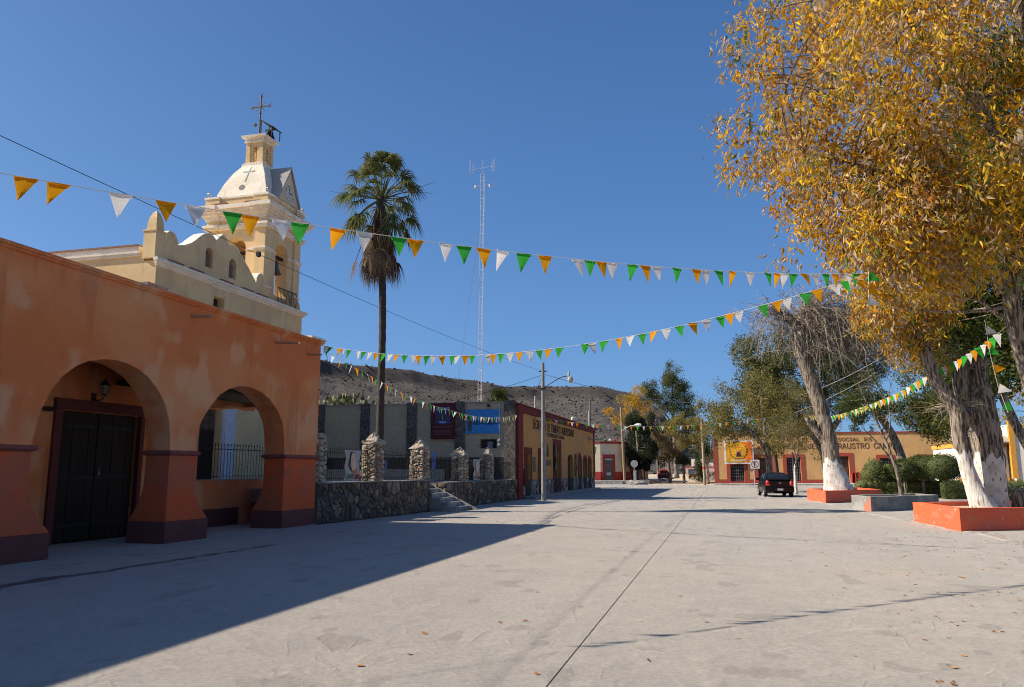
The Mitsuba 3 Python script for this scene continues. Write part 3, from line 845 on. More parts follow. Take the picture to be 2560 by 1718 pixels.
for dx, dz in ((0.3, 0.3), (-0.3, 0.3), (0.3, -0.3), (-0.3, -0.3)):
    m.tube([(cx_, cy_, ZX + 2.1), (cx_ + dx, cy_, ZX + 2.1 + dz)], 0.02, 5)
for z in (0.5, 1.2, 1.65):
    m.add(*lathe([(0.05, ZX + z - 0.05), (0.085, ZX + z), (0.05, ZX + z + 0.05)], 8, (cx_, cy_, 0)))
m.add(*lathe([(0.0, ZX + 0.76), (0.13, ZX + 0.90), (0.0, ZX + 1.06)], 8, (cx_ - 0.32, cy_, 0))).tube([(cx_, cy_, ZX + 0.9), (cx_ - 0.3, cy_, ZX + 0.9)], 0.02, 5)
part(ch, 'iron_cross', m, 'vc_paint', col=(0.11, 0.10, 0.095))
m = MB()
a = np.array([(cx_ + 0.12, TYC - 0.45, ZX + 1.12), (cx_ + 1.05, TYC - 0.45, ZX + 0.55), (cx_ + 1.05, TYC + 0.65, ZX + 0.55), (cx_ + 0.12, TYC + 0.65, ZX + 1.12)])
m.add(np.vstack([a, a + [0, 0, 0.06]]), BOXF)
for x, y in ((cx_ + 0.17, TYC - 0.35), (cx_ + 0.95, TYC - 0.35), (cx_ + 0.95, TYC + 0.55), (cx_ + 0.17, TYC + 0.55)):
    m.tube([(x, y, ZX), (x, y, ZX + (1.08 if x < cx_ + 0.5 else 0.6))], 0.035, 5)
m.add(*lathe([(0.30, ZX + 0.06), (0.23, ZX + 0.25), (0.17, ZX + 0.5), (0.0, ZX + 0.6)], 10, (cx_ + 0.55, TYC + 0.1, 0)))
m.box(cx_ + 0.2, cx_ + 0.9, TYC + 0.05, TYC + 0.15, ZX + 0.58, ZX + 0.68)
part(ch, 'clock_bell_frame', m, 'iron')
for x, y, z in ((TX0 - 0.1, TY0 - 0.1, Z1 + 1.74), (TX1 + 0.1, TY0 - 0.1, Z1 + 1.74), (TX1 + 0.1, TY1 + 0.1, Z1 + 1.74)):
    m = MB().tube([(x, y, z), (x, y, z + 0.2)], 0.02, 5)
    v, f = lathe([(0.0, -0.10), (0.09, -0.08), (0.10, 0.06), (0.0, 0.10)], 8)
    m.add(v[:, [2, 0, 1]] + [x, y, z + 0.26], f)
    part(ch, 'floodlight', m, 'vc_paint', col=(0.35, 0.35, 0.34))
for bx, by, s in ((TX1 - 0.32, TYC - 0.22, 0.86), (TXC + 0.1, TY0 + 0.45, 0.80)):
    bl = thing('church_bell', 'bronze bell hanging in the street-side arch of the tower' if s == 0.86 else 'bronze bell hanging in the sunlit side arch of the tower', 'bell')
    part(bl, 'bell_body', MB().add(*lathe([(r * s, 14.40 - 1.25 * s + z * s) for r, z in ((0.50, 0), (0.46, 0.06), (0.38, 0.18), (0.30, 0.45), (0.26, 0.75), (0.20, 0.95), (0.0, 1.05))], 18, (bx, by, 0))), 'vc_paint', smooth=True, col=(0.06, 0.07, 0.065))
    part(bl, 'yoke', MB().box(bx - 0.12, bx + 0.12, by - 0.75, by + 0.75, 14.30, 14.46) if s == 0.86 else MB().box(bx - 0.75, bx + 0.75, by - 0.12, by + 0.12, 14.30, 14.46), 'dark_wood')
bal = thing('balcony_railing', 'wrought iron railing before the street-side arch of the bell tower', 'railing')
bars = MB()
for y in np.linspace(40.1, 42.2, 15):
    part(bal, 'baluster', MB().tube([(XC - 0.02, y, 11.36), (XC - 0.02, y, 12.32)], 0.016, 5), 'iron')
for yc in (40.9, 41.5):
    a = np.linspace(0, 2 * np.pi, 13)
    bars.tube(np.stack([0 * a + XC + 0.01, yc + 0.16 * np.cos(a), 11.85 + 0.22 * np.sin(a)], 1), 0.014, 4, cap=False)
bars.box(XC - 0.04, XC, 40.08, 42.22, 12.30, 12.35).box(XC - 0.04, XC, 40.08, 42.22, 11.40, 11.43)
part(bal, 'rail', bars, 'iron')

# ================================================================== CHURCHYARD: back wall, stone front wall, railings, steps
AZF = 1.05
struct('courtyard_floor', MB().add(*[(lambda v, f: (np.stack([v[:, 0], v[:, 1], AZF - 0.4 + v[:, 2]], 1), f))(*prism(Polygon([(-25, 21.5), (-12.35, 21.5), (-12.3, 42.6), (-25, 42.6)]), 0.4))][0]), 'raw_concrete')
YW = 42.6
cw = thing('courtyard_wall', 'long cream wall with dark rubble pilasters at the back of the churchyard', 'wall')
op = sbox(-13.23, 2.82, -12.21, 3.34)
part(cw, 'panel', MB().add(*on_y(prism(sbox(-24.98, 0, -11.08, 5.38).difference(op), 0.35), YW + 0.35)), 'vc_matte', col=(0.40, 0.335, 0.235))
part(cw, 'coping', MB().box(-24.98, -11.08, YW - 0.06, YW + 0.4, 5.382, 5.46), 'raw_concrete')
for x0, x1 in ((-23.45, -22.97), (-20.56, -20.03), (-17.62, -17.06), (-14.66, -14.12), (-11.75, -11.1)):
    part(cw, 'pilaster', MB().box(x0, x1, YW - 0.16, YW - 0.002, AZF, 5.5), 'rubble')
part(cw, 'dado', MB().box(-24.9, -11.76, YW - 0.05, YW - 0.003, AZF, 2.33), 'vc_matte', col=(0.045, 0.042, 0.042))
part(cw, 'planter_wall', MB().box(-24.9, -20.8, YW - 1.5, YW - 1.3, AZF, 1.66), 'vc_matte', col=(0.40, 0.34, 0.25))
part(cw, 'planter_wall', MB().box(-20.2, -14.9, YW - 1.3, YW - 1.1, AZF, 1.66), 'vc_matte', col=(0.40, 0.34, 0.25))
nb = part(cw, 'niche_back', MB().box(-13.3, -12.1, YW + 0.36, YW + 0.40, 2.7, 3.4), 'vc_matte', col=(0.05, 0.045, 0.05))
m = MB().box(-12.78, -12.5, YW + 0.1, YW + 0.3, 2.83, 3.2)
part(cw, 'niche_box', m, 'vc_matte', col=(0.20, 0.21, 0.24))
el = thing('electric_meter', 'pair of round glass electric meters with conduit beside the wall niche', 'meter')
part(el, 'conduit', MB().tube([(-12.05, YW - 0.05, 3.2), (-12.05, YW - 0.05, 5.36)], 0.025, 6), 'galvanised')
for z in (3.02, 3.25):
    v, f = lathe([(0.0, 0.14), (0.10, 0.12), (0.12, 0.0)], 12)
    part(el, 'meter_dome', MB().add(np.stack([v[:, 0] - 12.05, YW - 0.02 - v[:, 2], v[:, 1] + z], 1), f[:, ::-1]), 'vc_paint', col=(0.30, 0.32, 0.34))
wl = thing('wall_floodlight', 'small dark floodlight fixed under the top of the courtyard wall', 'floodlight')
put(wl, MB().box(-12.75, -12.6, YW - 0.2, YW - 0.05, 5.16, 5.28).tube([(-12.68, YW, 5.3), (-12.68, YW - 0.12, 5.24)], 0.02, 5), 'iron')


def sheet(x0, x1, z0, z1, y, nx=14, nz=12, amp=0.03, seed=0, skew=(0, 0, 0, 0)):
    """a hung cloth or vinyl sheet with slight waves: corners shifted in z/x by skew (tl dx, tr dz, br dx, bl dx)"""
    u, w = np.meshgrid(np.linspace(0, 1, nx), np.linspace(0, 1, nz), indexing='ij')
    X = x0 + (x1 - x0) * u + skew[0] * w * (1 - u) + skew[2] * (1 - w) * u
    Z = z0 + (z1 - z0) * w + skew[1] * u * w + skew[3] * u * (1 - w)
    Yv = y + amp * (meshkit.fbm(np.stack([u * 5 + seed, w * 3, 0 * u], -1), 3) - 0.5) * 2
    i, j = np.meshgrid(np.arange(nx - 1), np.arange(nz - 1), indexing='ij')
    q = np.stack([i * nz + j, (i + 1) * nz + j, (i + 1) * nz + j + 1, i * nz + j + 1], -1).reshape(-1, 4)
    return np.stack([X, Yv, Z], -1).reshape(-1, 3), q


def fold_on(vf, y, amp, seed, x0, x1, z0, z1, lift):
    """flat print laid on the waving sheet"""
    v, f = vf
    v, f = trimesh.remesh.subdivide_to_size(v, f, 0.35)
    u, w = (v[:, 0] - x0) / (x1 - x0), (v[:, 1] - z0) / (z1 - z0)
    yy = y + amp * (meshkit.fbm(np.stack([u * 5 + seed, w * 3, 0 * u], -1), 3) - 0.5) * 2 - lift - v[:, 2]
    return np.stack([v[:, 0], yy, v[:, 1]], 1), f


# blue welcome banner
bb = thing('welcome_banner', 'blue banner with a robed figure and dark lettering on the courtyard wall', 'banner')
B = (-14.03, -11.98, 3.66, 5.02)
part(bb, 'sheet', MB().add(*sheet(B[0], B[1], B[2], B[3], YW - 0.06, 28, 20, amp=0.012, seed=3)), 'vc_matte', smooth=True, col=(0.045, 0.23, 0.58))
fo = lambda poly, lift=0.008: fold_on(prism(poly, 0.004), YW - 0.06, 0.012, 3, *B, lift + 0.008)
robe = Polygon([(-13.90, 3.85), (-13.93, 4.3), (-13.92, 4.6), (-13.84, 4.74), (-13.76, 4.74), (-13.68, 4.62), (-13.66, 4.3), (-13.66, 3.85), (-13.74, 3.80), (-13.84, 3.82)])
part(bb, 'printed_figure', MB().add(*fo(robe)), 'vc_matte', col=(0.10, 0.08, 0.085))
part(bb, 'printed_face', MB().add(*fo(unary_union([ellipse(-13.79, 4.80, 0.07, 0.09), ellipse(-13.78, 4.45, 0.09, 0.06)]), 0.014)), 'vc_matte', col=(0.30, 0.24, 0.20))
v, f = text_fit('BIENVENIDOS', -13.58, -12.02, 4.17, 0.25, 0.004, True)
part(bb, 'lettering', MB().add(*fold_on((v, f), YW - 0.06, 0.012, 3, *B, 0.02)), 'vc_matte', col=(0.012, 0.03, 0.12))
# maroon poster
mb_ = thing('maroon_poster', 'large maroon framed poster with a blue picture, hanging askew on the courtyard wall', 'banner')
B2 = (-16.12, -14.62, 3.36, 5.42)
part(mb_, 'sheet', MB().add(*sheet(B2[0], B2[1], B2[2], B2[3], YW - 0.20, amp=0.04, seed=8)), 'vc_matte', smooth=True, col=(0.085, 0.016, 0.022))
fo2 = lambda poly, lift=0.008: fold_on(prism(poly, 0.004), YW - 0.20, 0.04, 8, *B2, lift)
part(mb_, 'picture', MB().add(*fo2(sbox(-15.84, 4.20, -14.92, 5.20))), 'vc_matte', col=(0.04, 0.05, 0.14))
part(mb_, 'picture_sky', MB().add(*fo2(sbox(-15.80, 5.0, -14.96, 5.17), 0.014)), 'vc_matte', col=(0.20, 0.23, 0.36))
blob = unary_union([ellipse(-15.38 + 0.30 * math.cos(a * 2.4), 4.62 + 0.22 * math.sin(a * 3.1), 0.06, 0.15, 10) for a in range(7)])
part(mb_, 'picture_figures', MB().add(*fo2(blob, 0.014)), 'vc_matte', col=(0.09, 0.06, 0.055))
part(mb_, 'picture_light', MB().add(*fo2(unary_union([sbox(-15.40, 4.25, -15.36, 4.75), ellipse(-15.38, 4.32, 0.25, 0.06)]), 0.019)), 'vc_matte', col=(0.22, 0.28, 0.42))
part(mb_, 'text_lines', MB().add(*fo2(unary_union([sbox(-15.95, z, -14.80 - 0.12 * (k % 2), z + 0.025) for k, z in enumerate((4.08, 4.0, 3.86, 3.78, 3.70, 3.62))]), 0.008)), 'vc_matte', col=(0.20, 0.10, 0.11))
# figures standing on the planter wall
for i, (x, y, h, lab, col) in enumerate(((-15.5, 41.35, 1.05, 'pale blue draped statue behind the churchyard gate', (0.20, 0.28, 0.62)), (-15.95, 41.4, 0.85, 'grey-brown draped statue beside the pale blue one behind the gate', (0.22, 0.20, 0.19)),
                                         (-18.4, 41.4, 0.55, 'low blue and white draped figure behind the middle railing', (0.30, 0.38, 0.62)), (-13.6, 41.2, 0.8, 'small blue figure behind the railing right of the gate', (0.16, 0.22, 0.55)))):
    k_ = thing('courtyard_statue', lab, 'statue')
    saint(y, x, 1.66 if i < 3 else 1.2, h, k_, col)

STC = np.array([(0.105, 0.088, 0.072), (0.145, 0.12, 0.095), (0.19, 0.155, 0.115), (0.085, 0.078, 0.072), (0.24, 0.195, 0.145), (0.125, 0.10, 0.082), (0.17, 0.12, 0.085), (0.11, 0.105, 0.10)])


def stone_cells(w, h, n, seed, gap=0.018, aspect=1.0):
    """irregular rubble stones filling a w x h rectangle: convex polygons"""
    rng = np.random.default_rng(seed)
    pts = rng.random((n, 2)) ** 1.0 * [w, h]
    fr = sbox(0, 0, w, h)
    for it in range(2):
        cells = shapely.voronoi_polygons(shapely.MultiPoint(pts * [aspect, 1]), extend_to=sbox(0, 0, w * aspect, h))
        cells = [shapely.affinity.scale(c, 1 / aspect, 1, origin=(0, 0)).intersection(fr) for c in cells.geoms]
        if it < 1:
            pts = np.array([0.6 * np.array(c.centroid.coords[0]) + 0.4 * pts[k % len(pts)] if False else c.centroid.coords[0] for c in cells])
    out = []
    for c in cells:
        g = c.buffer(-gap * (0.5 + 0.9 * rng.random()))
        if g.geom_type == 'Polygon' and g.area > 0.003:
            out.append(g.buffer(-0.03).buffer(0.03, quad_segs=1).simplify(0.015) if g.area > 0.02 else g)
    return [g for g in out if g.geom_type == 'Polygon' and not g.is_empty]


def stone_mesh(poly, d0, d1, rng):
    """a bevelled stone on a plane: outline at depth 0, inset face at d1, in (a,b,w)"""
    o = np.array(poly.exterior.coords)[:-1]
    if poly.exterior.is_ccw is False:
        o = o[::-1]
    c = o.mean(0)
    ins = c + (o - c) * (0.80 + 0.06 * rng.random())
    n = len(o)
    tilt = rng.normal(size=2) * 0.10
    dep = d1 * (0.65 + 0.7 * rng.random()) + (ins - c) @ tilt
    v = np.vstack([np.c_[o, np.full(n, d0)], np.c_[o + (c - o) * 0.04, np.maximum(dep * 0.6, d0 + 0.004)], np.c_[ins, dep], [[*c, d1 * (0.9 + 0.5 * rng.random())]]])
    f = []
    for a in range(2):
        for k in range(n):
            f.append((a * n + k, a * n + (k + 1) % n, (a + 1) * n + (k + 1) % n, (a + 1) * n + k))
    f3 = tri(f)
    f3 = np.vstack([f3, [(2 * n + k, 2 * n + (k + 1) % n, 3 * n) for k in range(n)]])
    return v, f3


def wall_frame(p0, p1):
    """maps (along, up, out) to the world for a vertical face from p0 to p1, out to the right of p0->p1 (towards +x when going +y)"""
    p0, p1 = np.array(p0, float), np.array(p1, float)
    d = (p1 - p0) / np.linalg.norm(p1 - p0)
    nrm = np.array([d[1], -d[0]])
    return lambda v: np.c_[p0[0] + d[0] * v[:, 0] + nrm[0] * v[:, 2], p0[1] + d[1] * v[:, 0] + nrm[1] * v[:, 2], v[:, 1]]


def rubble_face(holder, p0, p1, h, n, seed, z0=0.0, depth=0.05, single=False, pale=0.0, aspect=1.0):
    L = float(np.linalg.norm(np.array(p1) - np.array(p0)))
    fr = wall_frame(p0, p1)
    rng = np.random.default_rng(seed)
    mbx = MB()
    for g in stone_cells(L, h, n, seed, aspect=aspect):
        v, f = stone_mesh(g, -0.02, depth, rng)
        v[:, 1] += z0
        c = STC[rng.integers(len(STC))] * (0.75 + 0.4 * rng.random())
        c = c * (1 - pale) + np.array([0.33, 0.28, 0.22]) * pale * (0.7 + 0.6 * rng.random())
        if single:
            mbx.add(fr(v), f, c)
        else:
            part(holder, 'stone', (fr(v), f), 'stone', col=c)
    if single:
        part(holder, 'stone', mbx, 'stone', kind='stuff')


def wall_core(p0, p1, t, z0, z1):
    fr = wall_frame(p0, p1)
    L = float(np.linalg.norm(np.array(p1) - np.array(p0)))
    v, f = MB().box(0, L, z0, z1, -t, 0).get()[:2]
    return fr(v), f[:, ::-1]


MORTAR = (0.095, 0.085, 0.074)
W0, W1 = (-11.78, 21.52), (-11.22, 29.55)
sw = thing('stone_wall', 'low rubble stone wall of the churchyard between the arcade and the steps', 'wall')
part(sw, 'mortar', wall_core(W0, W1, 0.42, -0.03, 1.20), 'vc_matte', col=MORTAR)
rubble_face(sw, W0, W1, 1.21, 150, 11)
rubble_face(sw, (W1[0] - 0.42, W1[1] + 0.001), (W1[0], W1[1] + 0.001), 1.2, 14, 12)
part(sw, 'capping', wall_core((W0[0] + 0.03, W0[1]), (W1[0] + 0.03, W1[1]), 0.46, 1.202, 1.235), 'raw_concrete')
V0, V1 = (-11.2, 31.45), (-11.06, 42.58)
sw2 = thing('stone_wall', 'low rubble stone wall of the churchyard right of the steps', 'wall')
part(sw2, 'mortar', wall_core(V0, V1, 0.42, -0.03, 1.08), 'vc_matte', col=MORTAR)
rubble_face(sw2, V0, V1, 1.09, 150, 21)
rubble_face(sw2, (-12.4, V0[1] - 0.001), (V0[0] - 0.01, V0[1] - 0.001), 1.08, 22, 22)
part(sw2, 'capping', wall_core((V0[0] + 0.03, V0[1]), (V1[0] + 0.03, V1[1]), 0.46, 1.082, 1.11), 'raw_concrete')


def pillar(key, x0, x1, y0, y1, z0, z1, apex, seed, pale):
    part(key, 'core', MB().box(x0, x1, y0, y1, z0, z1), 'vc_matte', col=(0.24, 0.205, 0.165))
    h = z1 - z0
    for k, (a, b) in enumerate((((x0, y0), (x1, y0)), ((x1, y0), (x1, y1)), ((x1, y1), (x0, y1)), ((x0, y1), (x0, y0)))):
        fr = wall_frame(a, b)
        rng = np.random.default_rng(seed + k)
        L = float(np.hypot(b[0] - a[0], b[1] - a[1]))
        for g in stone_cells(L, h, max(10, int(40 * L * h)), seed + k, 0.010, 0.6):
            v, f = stone_mesh(g, -0.02, 0.07, rng)
            v[:, 1] += z0
            part(key, 'stone', (fr(v), f), 'stone', col=np.array([0.42, 0.36, 0.28]) * (0.45 + 0.7 * rng.random()) * (1 if rng.random() > 0.15 else np.array([1.0, 0.72, 0.55])))
    rng = np.random.default_rng(seed + 9)
    xc, yc = (x0 + x1) / 2, (y0 + y1) / 2
    ax, ay = (x1 - x0) / 2, (y1 - y0) / 2
    n = 5
    ring_ = [(xc + ax * s * a, yc + ay * s * b) for a, b in ((-1, -1), (0, -1), (1, -1), (1, 0), (1, 1), (0, 1), (-1, 1), (-1, 0)) for s in (1,)]
    lev = [(1.05, z1), (1.16, z1 + 0.02), (1.17, z1 + 0.11), (0.96, z1 + 0.13), (0.70, z1 + 0.13 + (apex - z1 - 0.13) * 0.32), (0.40, z1 + 0.13 + (apex - z1 - 0.13) * 0.66), (0.14, apex - 0.03), (0.02, apex)]
    v = []
    for s, z in lev:
        for a, b in ((-1, -1), (0, -1), (1, -1), (1, 0), (1, 1), (0, 1), (-1, 1), (-1, 0)):
            v.append((xc + ax * s * a + 0.035 * rng.normal(), yc + ay * s * b + 0.035 * rng.normal(), z + 0.022 * rng.normal()))
    f = [(8 * i + k, 8 * i + (k + 1) % 8, 8 * i + 8 + (k + 1) % 8, 8 * i + 8 + k) for i in range(len(lev) - 1) for k in range(8)]
    part(key, 'pyramid_cap', MB().add(v, f), 'stone', col=(0.33, 0.285, 0.235))


for (x0, x1, y0, y1, z0, z1, ap, lab) in ((-11.97, -11.46, 25.0, 25.52, 1.236, 2.48, 2.88, 'stone gate pillar with a pyramid cap nearest the arcade, its side face sunlit'),
                                          (-11.82, -11.30, 29.02, 29.54, 1.236, 2.42, 2.85, 'stone gate pillar with a pyramid cap left of the churchyard steps'),
                                          (-11.73, -11.20, 33.7, 34.18, 1.11, 2.25, 2.62, 'shaded stone gate pillar right of the churchyard steps'),
                                          (-11.63, -11.15, 37.6, 38.2, 1.11, 2.3, 2.72, 'stone pillar with a pyramid cap along the right-hand stone wall')):
    k_ = thing('stone_pillar', lab, 'pillar')
    pillar(k_, x0, x1, y0, y1, z0, z1, ap, int(y0 * 10), 0.6)
k_ = thing('stone_pillar', 'narrow stone pier between the arcade corner and the first railing', 'pillar')
pillar(k_, -12.2, -11.76, 21.52, 21.9, 1.236, 2.55, 2.72, 777, 0.2)


def railing(lab, p0, p1, zb, zt, step=0.13):
    r = thing('iron_railing', lab, 'railing')
    p0, p1 = np.array(p0), np.array(p1)
    L = np.linalg.norm(p1 - p0)
    n = int(L / step)
    for i in range(n):
        x, y = p0 + (p1 - p0) * (i + 0.5) / n
        b = MB().tube([(x, y, zb), (x, y, zt - 0.08)], 0.010, 5)
        b.add(*lathe([(0.004, zt - 0.09), (0.024, zt - 0.06), (0.0, zt)], 4, (x, y, 0)))
        part(r, 'bar', b, 'iron')
    d = (p1 - p0) / L
    for z in (zb + 0.1, zt - 0.16):
        part(r, 'rail', MB().tube([(*p0, z), (*p1, z)], 0.014, 4), 'iron')
    return r


lerp2 = lambda a, b, t: (a[0] + (b[0] - a[0]) * t, a[1] + (b[1] - a[1]) * t)
railing('spiked iron railing on the stone wall between the arcade and the first pillar', (-11.95, 21.92), (-11.75, 24.98), 1.24, 2.33)
railing('spiked iron railing on the stone wall between the two sunlit pillars', (-11.72, 25.54), (-11.56, 29.0), 1.24, 2.31)
railing('iron gate bars across the churchyard steps', (-11.56, 29.56), (-11.46, 33.68), 1.06, 2.15, 0.15)
railing('spiked iron railing between the shaded pillar and the next pillar on the right', (-11.46, 34.2), (-11.4, 37.58), 1.11, 2.1)
railing('spiked iron railing at the right end of the stone wall', (-11.4, 38.22), (-11.36, 42.4), 1.11, 2.1)

st = thing('entrance_steps', 'concrete steps with a sloping side wall climbing to the churchyard gate', 'steps')
for i in range(6):
    part(st, 'step', MB().box(-12.3, -10.15 - 0.33 * i, 29.6, 31.25, -0.02 + 0.175 * i, 0.175 * (i + 1) - 0.001 * i), 'raw_concrete')
v, f = prism(Polygon([(-12.3, 0), (-12.3, 1.15), (-12.1, 1.15), (-9.85, 0.06), (-9.75, 0.0)]), 0.16)
part(st, 'side_wall', (np.stack([v[:, 0], 31.42 - v[:, 2], v[:, 1]], 1), f), 'raw_concrete')


def poster(lab, y0, y1, z0, z1, x, seed):
    p = thing('vertical_poster', lab, 'poster')
    ny, nz = 8, 14
    u, w = np.meshgrid(np.linspace(0, 1, ny), np.linspace(0, 1, nz), indexing='ij')

    def wave(u, w):
        return x + 0.05 * (meshkit.fbm(np.stack([u * 2 + seed, w * 4, 0 * u], -1), 2) - 0.5) * 2
    i, j = np.meshgrid(np.arange(ny - 1), np.arange(nz - 1), indexing='ij')
    q = np.stack([i * nz + j, (i + 1) * nz + j, (i + 1) * nz + j + 1, i * nz + j + 1], -1).reshape(-1, 4)
    part(p, 'sheet', MB().add(np.stack([wave(u, w), y0 + (y1 - y0) * u, z0 + (z1 - z0) * w], -1).reshape(-1, 3), q), 'vc_matte', smooth=True, col=(0.36, 0.38, 0.36))

    def lay(name, poly, col, lift):
        v, f = prism(poly, 0.004)
        v, f = trimesh.remesh.subdivide_to_size(v, f, 0.12)
        part(p, name, (np.stack([wave(v[:, 0], v[:, 1]) + lift + v[:, 2], y0 + (y1 - y0) * v[:, 0], z0 + (z1 - z0) * v[:, 1]], 1), f), 'vc_matte', col=col)
    lay('dark_halo', shapely.affinity.rotate(ellipse(0.48, 0.62, 0.27, 0.34), 8), (0.06, 0.055, 0.05), 0.006)
    lay('pale_robe', shapely.affinity.rotate(ellipse(0.53, 0.60, 0.20, 0.32), 8), (0.62, 0.47, 0.36), 0.012)
    lay('red_foot', Polygon([(0.45, 0.22), (0.82, 0.25), (0.78, 0.40), (0.5, 0.34)]), (0.45, 0.20, 0.12), 0.018)
    lay('green_caption', Polygon([(0.1, 0.04), (0.66, 0.04), (0.64, 0.22), (0.1, 0.22)]), (0.22, 0.33, 0.28), 0.006)
    lay('red_corner', Polygon([(0.7, 0.04), (0.97, 0.04), (0.95, 0.2), (0.7, 0.2)]), (0.28, 0.06, 0.05), 0.006)
    lay('caption_lines', unary_union([sbox(0.14, b, 0.6, b + 0.025) for b in (0.07, 0.12, 0.17)]), (0.05, 0.08, 0.07), 0.014)


poster('tall poster of a pale robed figure tied to the railing beside the first pillar', 23.2, 24.25, 1.27, 2.25, -11.72, 1.0)
poster('narrow faded poster tied to the railing right of the churchyard steps', 35.5, 36.45, 1.15, 2.12, -11.3, 5.0)

# ================================================================== OCHRE OFFICE BUILDING along the street
of = thing('office_building', 'long ochre building with maroon cornice, stone wainscot and painted office name', 'building')
XO, YO0, YO1, ZO = -11.0, 42.62, 70.0, 5.27
holes = {'door_1': (44.42, 45.85, 0.12, 2.56, False), 'door_2': (47.85, 49.2, 0.12, 2.6, False), 'door_3': (52.6, 54.35, 0.12, 2.75, True), 'door_4': (57.3, 59.6, 0.12, 2.35, True),
         'w1': (61.75, 63.1, 0.12, 2.35, True), 'w2': (64.2, 65.75, 0.12, 2.2, True), 'w3': (66.6, 68.0, 0.12, 2.2, True)}
polys = {k: (arch_poly(a, b, z0, z1, 12, 0.42) if ar else sbox(a, z0, b, z1)) for k, (a, b, z0, z1, ar) in holes.items()}
allh = unary_union(list(polys.values()))
part(of, 'street_wall', MB().add(*on_x(prism(sbox(YO0, 1.05, YO1, 4.86).difference(allh), 0.4), XO - 0.4)), 'ochre')
part(of, 'stone_wainscot', MB().add(*on_x(prism(sbox(YO0, 0.0, YO1, 1.048).difference(allh), 0.4), XO - 0.4)), 'vc_matte', col=(0.20, 0.175, 0.15))
rng_o = np.random.default_rng(5)
edges = sorted([(a, b) for a, b, *_ in holes.values()])
prev = 43.7
cnt = 0
for a, b in edges + [(YO1, YO1)]:
    if a - prev > 0.4:
        fr = wall_frame((XO + 0.001, prev + 0.02), (XO + 0.001, a - 0.02))
        for gcell in stone_cells(a - prev - 0.04, 1.0, max(4, int(9 * (a - prev))), int(a * 10), 0.02, 0.8):
            v, f = stone_mesh(gcell, -0.01, 0.02, rng_o)
            c = np.array([0.33, 0.29, 0.25]) * (0.55 + 0.75 * rng_o.random()) if rng_o.random() > 0.3 else np.array([0.10, 0.085, 0.075])
            part(of, 'wainscot_stone', (fr(v), f), 'stone', col=c)
    prev = b
part(of, 'cornice', MB().box(XO - 0.4, XO + 0.10, YO0 - 0.1, YO1 + 0.1, 4.862, ZO).box(XO - 0.42, XO + 0.14, YO0 - 0.14, YO1 + 0.14, ZO + 0.001, ZO + 0.07), 'vc_matte', col=(0.150, 0.024, 0.022))
part(of, 'corner_pilaster', MB().box(XO - 0.4, XO + 0.07, YO0 - 0.03, 43.65, 0, 4.86), 'vc_matte', col=(0.165, 0.028, 0.025))
part(of, 'corner_pilaster', MB().box(XO + 0.002, XO + 0.06, 69.4, YO1 + 0.02, 1.05, 4.86), 'vc_matte', col=(0.165, 0.028, 0.025))
part(of, 'body', MB().box(-24, XO - 0.41, YO0 + 0.5, YO1, 0, 4.9), 'ochre')
for k, pg in polys.items():
    a, b, z0, z1, ar = holes[k]
    dr_ = part(of, 'door' if k.startswith('door') else 'tall_window', MB().box(XO - 0.34, XO - 0.28, a - 0.05, b + 0.05, z0, z1 + 0.45), 'vc_matte', col=(0.045, 0.02, 0.02) if k != 'door_4' else (0.02, 0.022, 0.02))
    for q in range(3):
        part(dr_, 'panel', MB().loft([(XO - 0.28, XO - 0.255, a + 0.12, (a + b) / 2 - 0.06, 0.35 + q * 0.75), (XO - 0.28, XO - 0.255, a + 0.12, (a + b) / 2 - 0.06, 0.95 + q * 0.7)]).loft([(XO - 0.28, XO - 0.255, (a + b) / 2 + 0.06, b - 0.12, 0.35 + q * 0.75), (XO - 0.28, XO - 0.255, (a + b) / 2 + 0.06, b - 0.12, 0.95 + q * 0.7)]), 'vc_matte', col=(0.06, 0.025, 0.022))
    wfr = {'door_1': 0.35, 'door_3': 0.5}.get(k, 0.2)
    if k != 'door_4':
        if not ar:
            frp = sbox(a - wfr, 1.0, b + wfr * 0.3, z1 + 0.36).difference(pg)
        elif k == 'door_3':
            frp = sbox(a - wfr, 0.1, b + wfr, z1 + 0.95).difference(pg)
        else:
            frp = arch_poly(a - 0.2, b + 0.2, 1.0, z1 + 0.02, 12, 0.64).difference(pg)
        part(dr_, 'frame', MB().add(*on_x(prism(frp, 0.03), XO + 0.001)), 'vc_matte', col=(0.165, 0.03, 0.026))
for txt, a, b in (('SECRETARIA', 46.25, 49.95), ('DE', 50.45, 51.15), ('FOMENTO', 51.55, 54.75), ('AGROPECUARIO', 55.1, 59.9)):
    part(of, 'painted_name', MB().add(*on_x(text_fit(txt, a, b, 4.12, 0.55, 0.02), XO + 0.001)), 'vc_matte', col=(0.045, 0.032, 0.022))
for txt, a, b in (('COORDINACION', 50.24, 53.7), ('GENERAL', 54.1, 56.3)):
    part(of, 'painted_subtitle', MB().add(*on_x(text_fit(txt, a, b, 3.79, 0.24, 0.015), XO + 0.001)), 'vc_matte', col=(0.06, 0.04, 0.028))
part(of, 'name_underline', MB().box(XO + 0.001, XO + 0.012, 46.25, 54.2, 4.02, 4.06), 'vc_matte', col=(0.25, 0.20, 0.16))
part(of, 'awning_board', MB().box(XO + 0.02, XO + 1.2, 66.4, 67.4, 4.20, 4.28), 'vc_matte', col=(0.30, 0.30, 0.31))
part(of, 'notice_board', MB().box(XO + 0.002, XO + 0.03, 50.0, 51.4, 1.9, 2.25), 'vc_matte', col=(0.17, 0.12, 0.08))
part(of, 'notice_board', MB().box(XO + 0.003, XO + 0.02, 46.2, 46.9, 1.5, 2.4), 'vc_matte', col=(0.17, 0.12, 0.08))
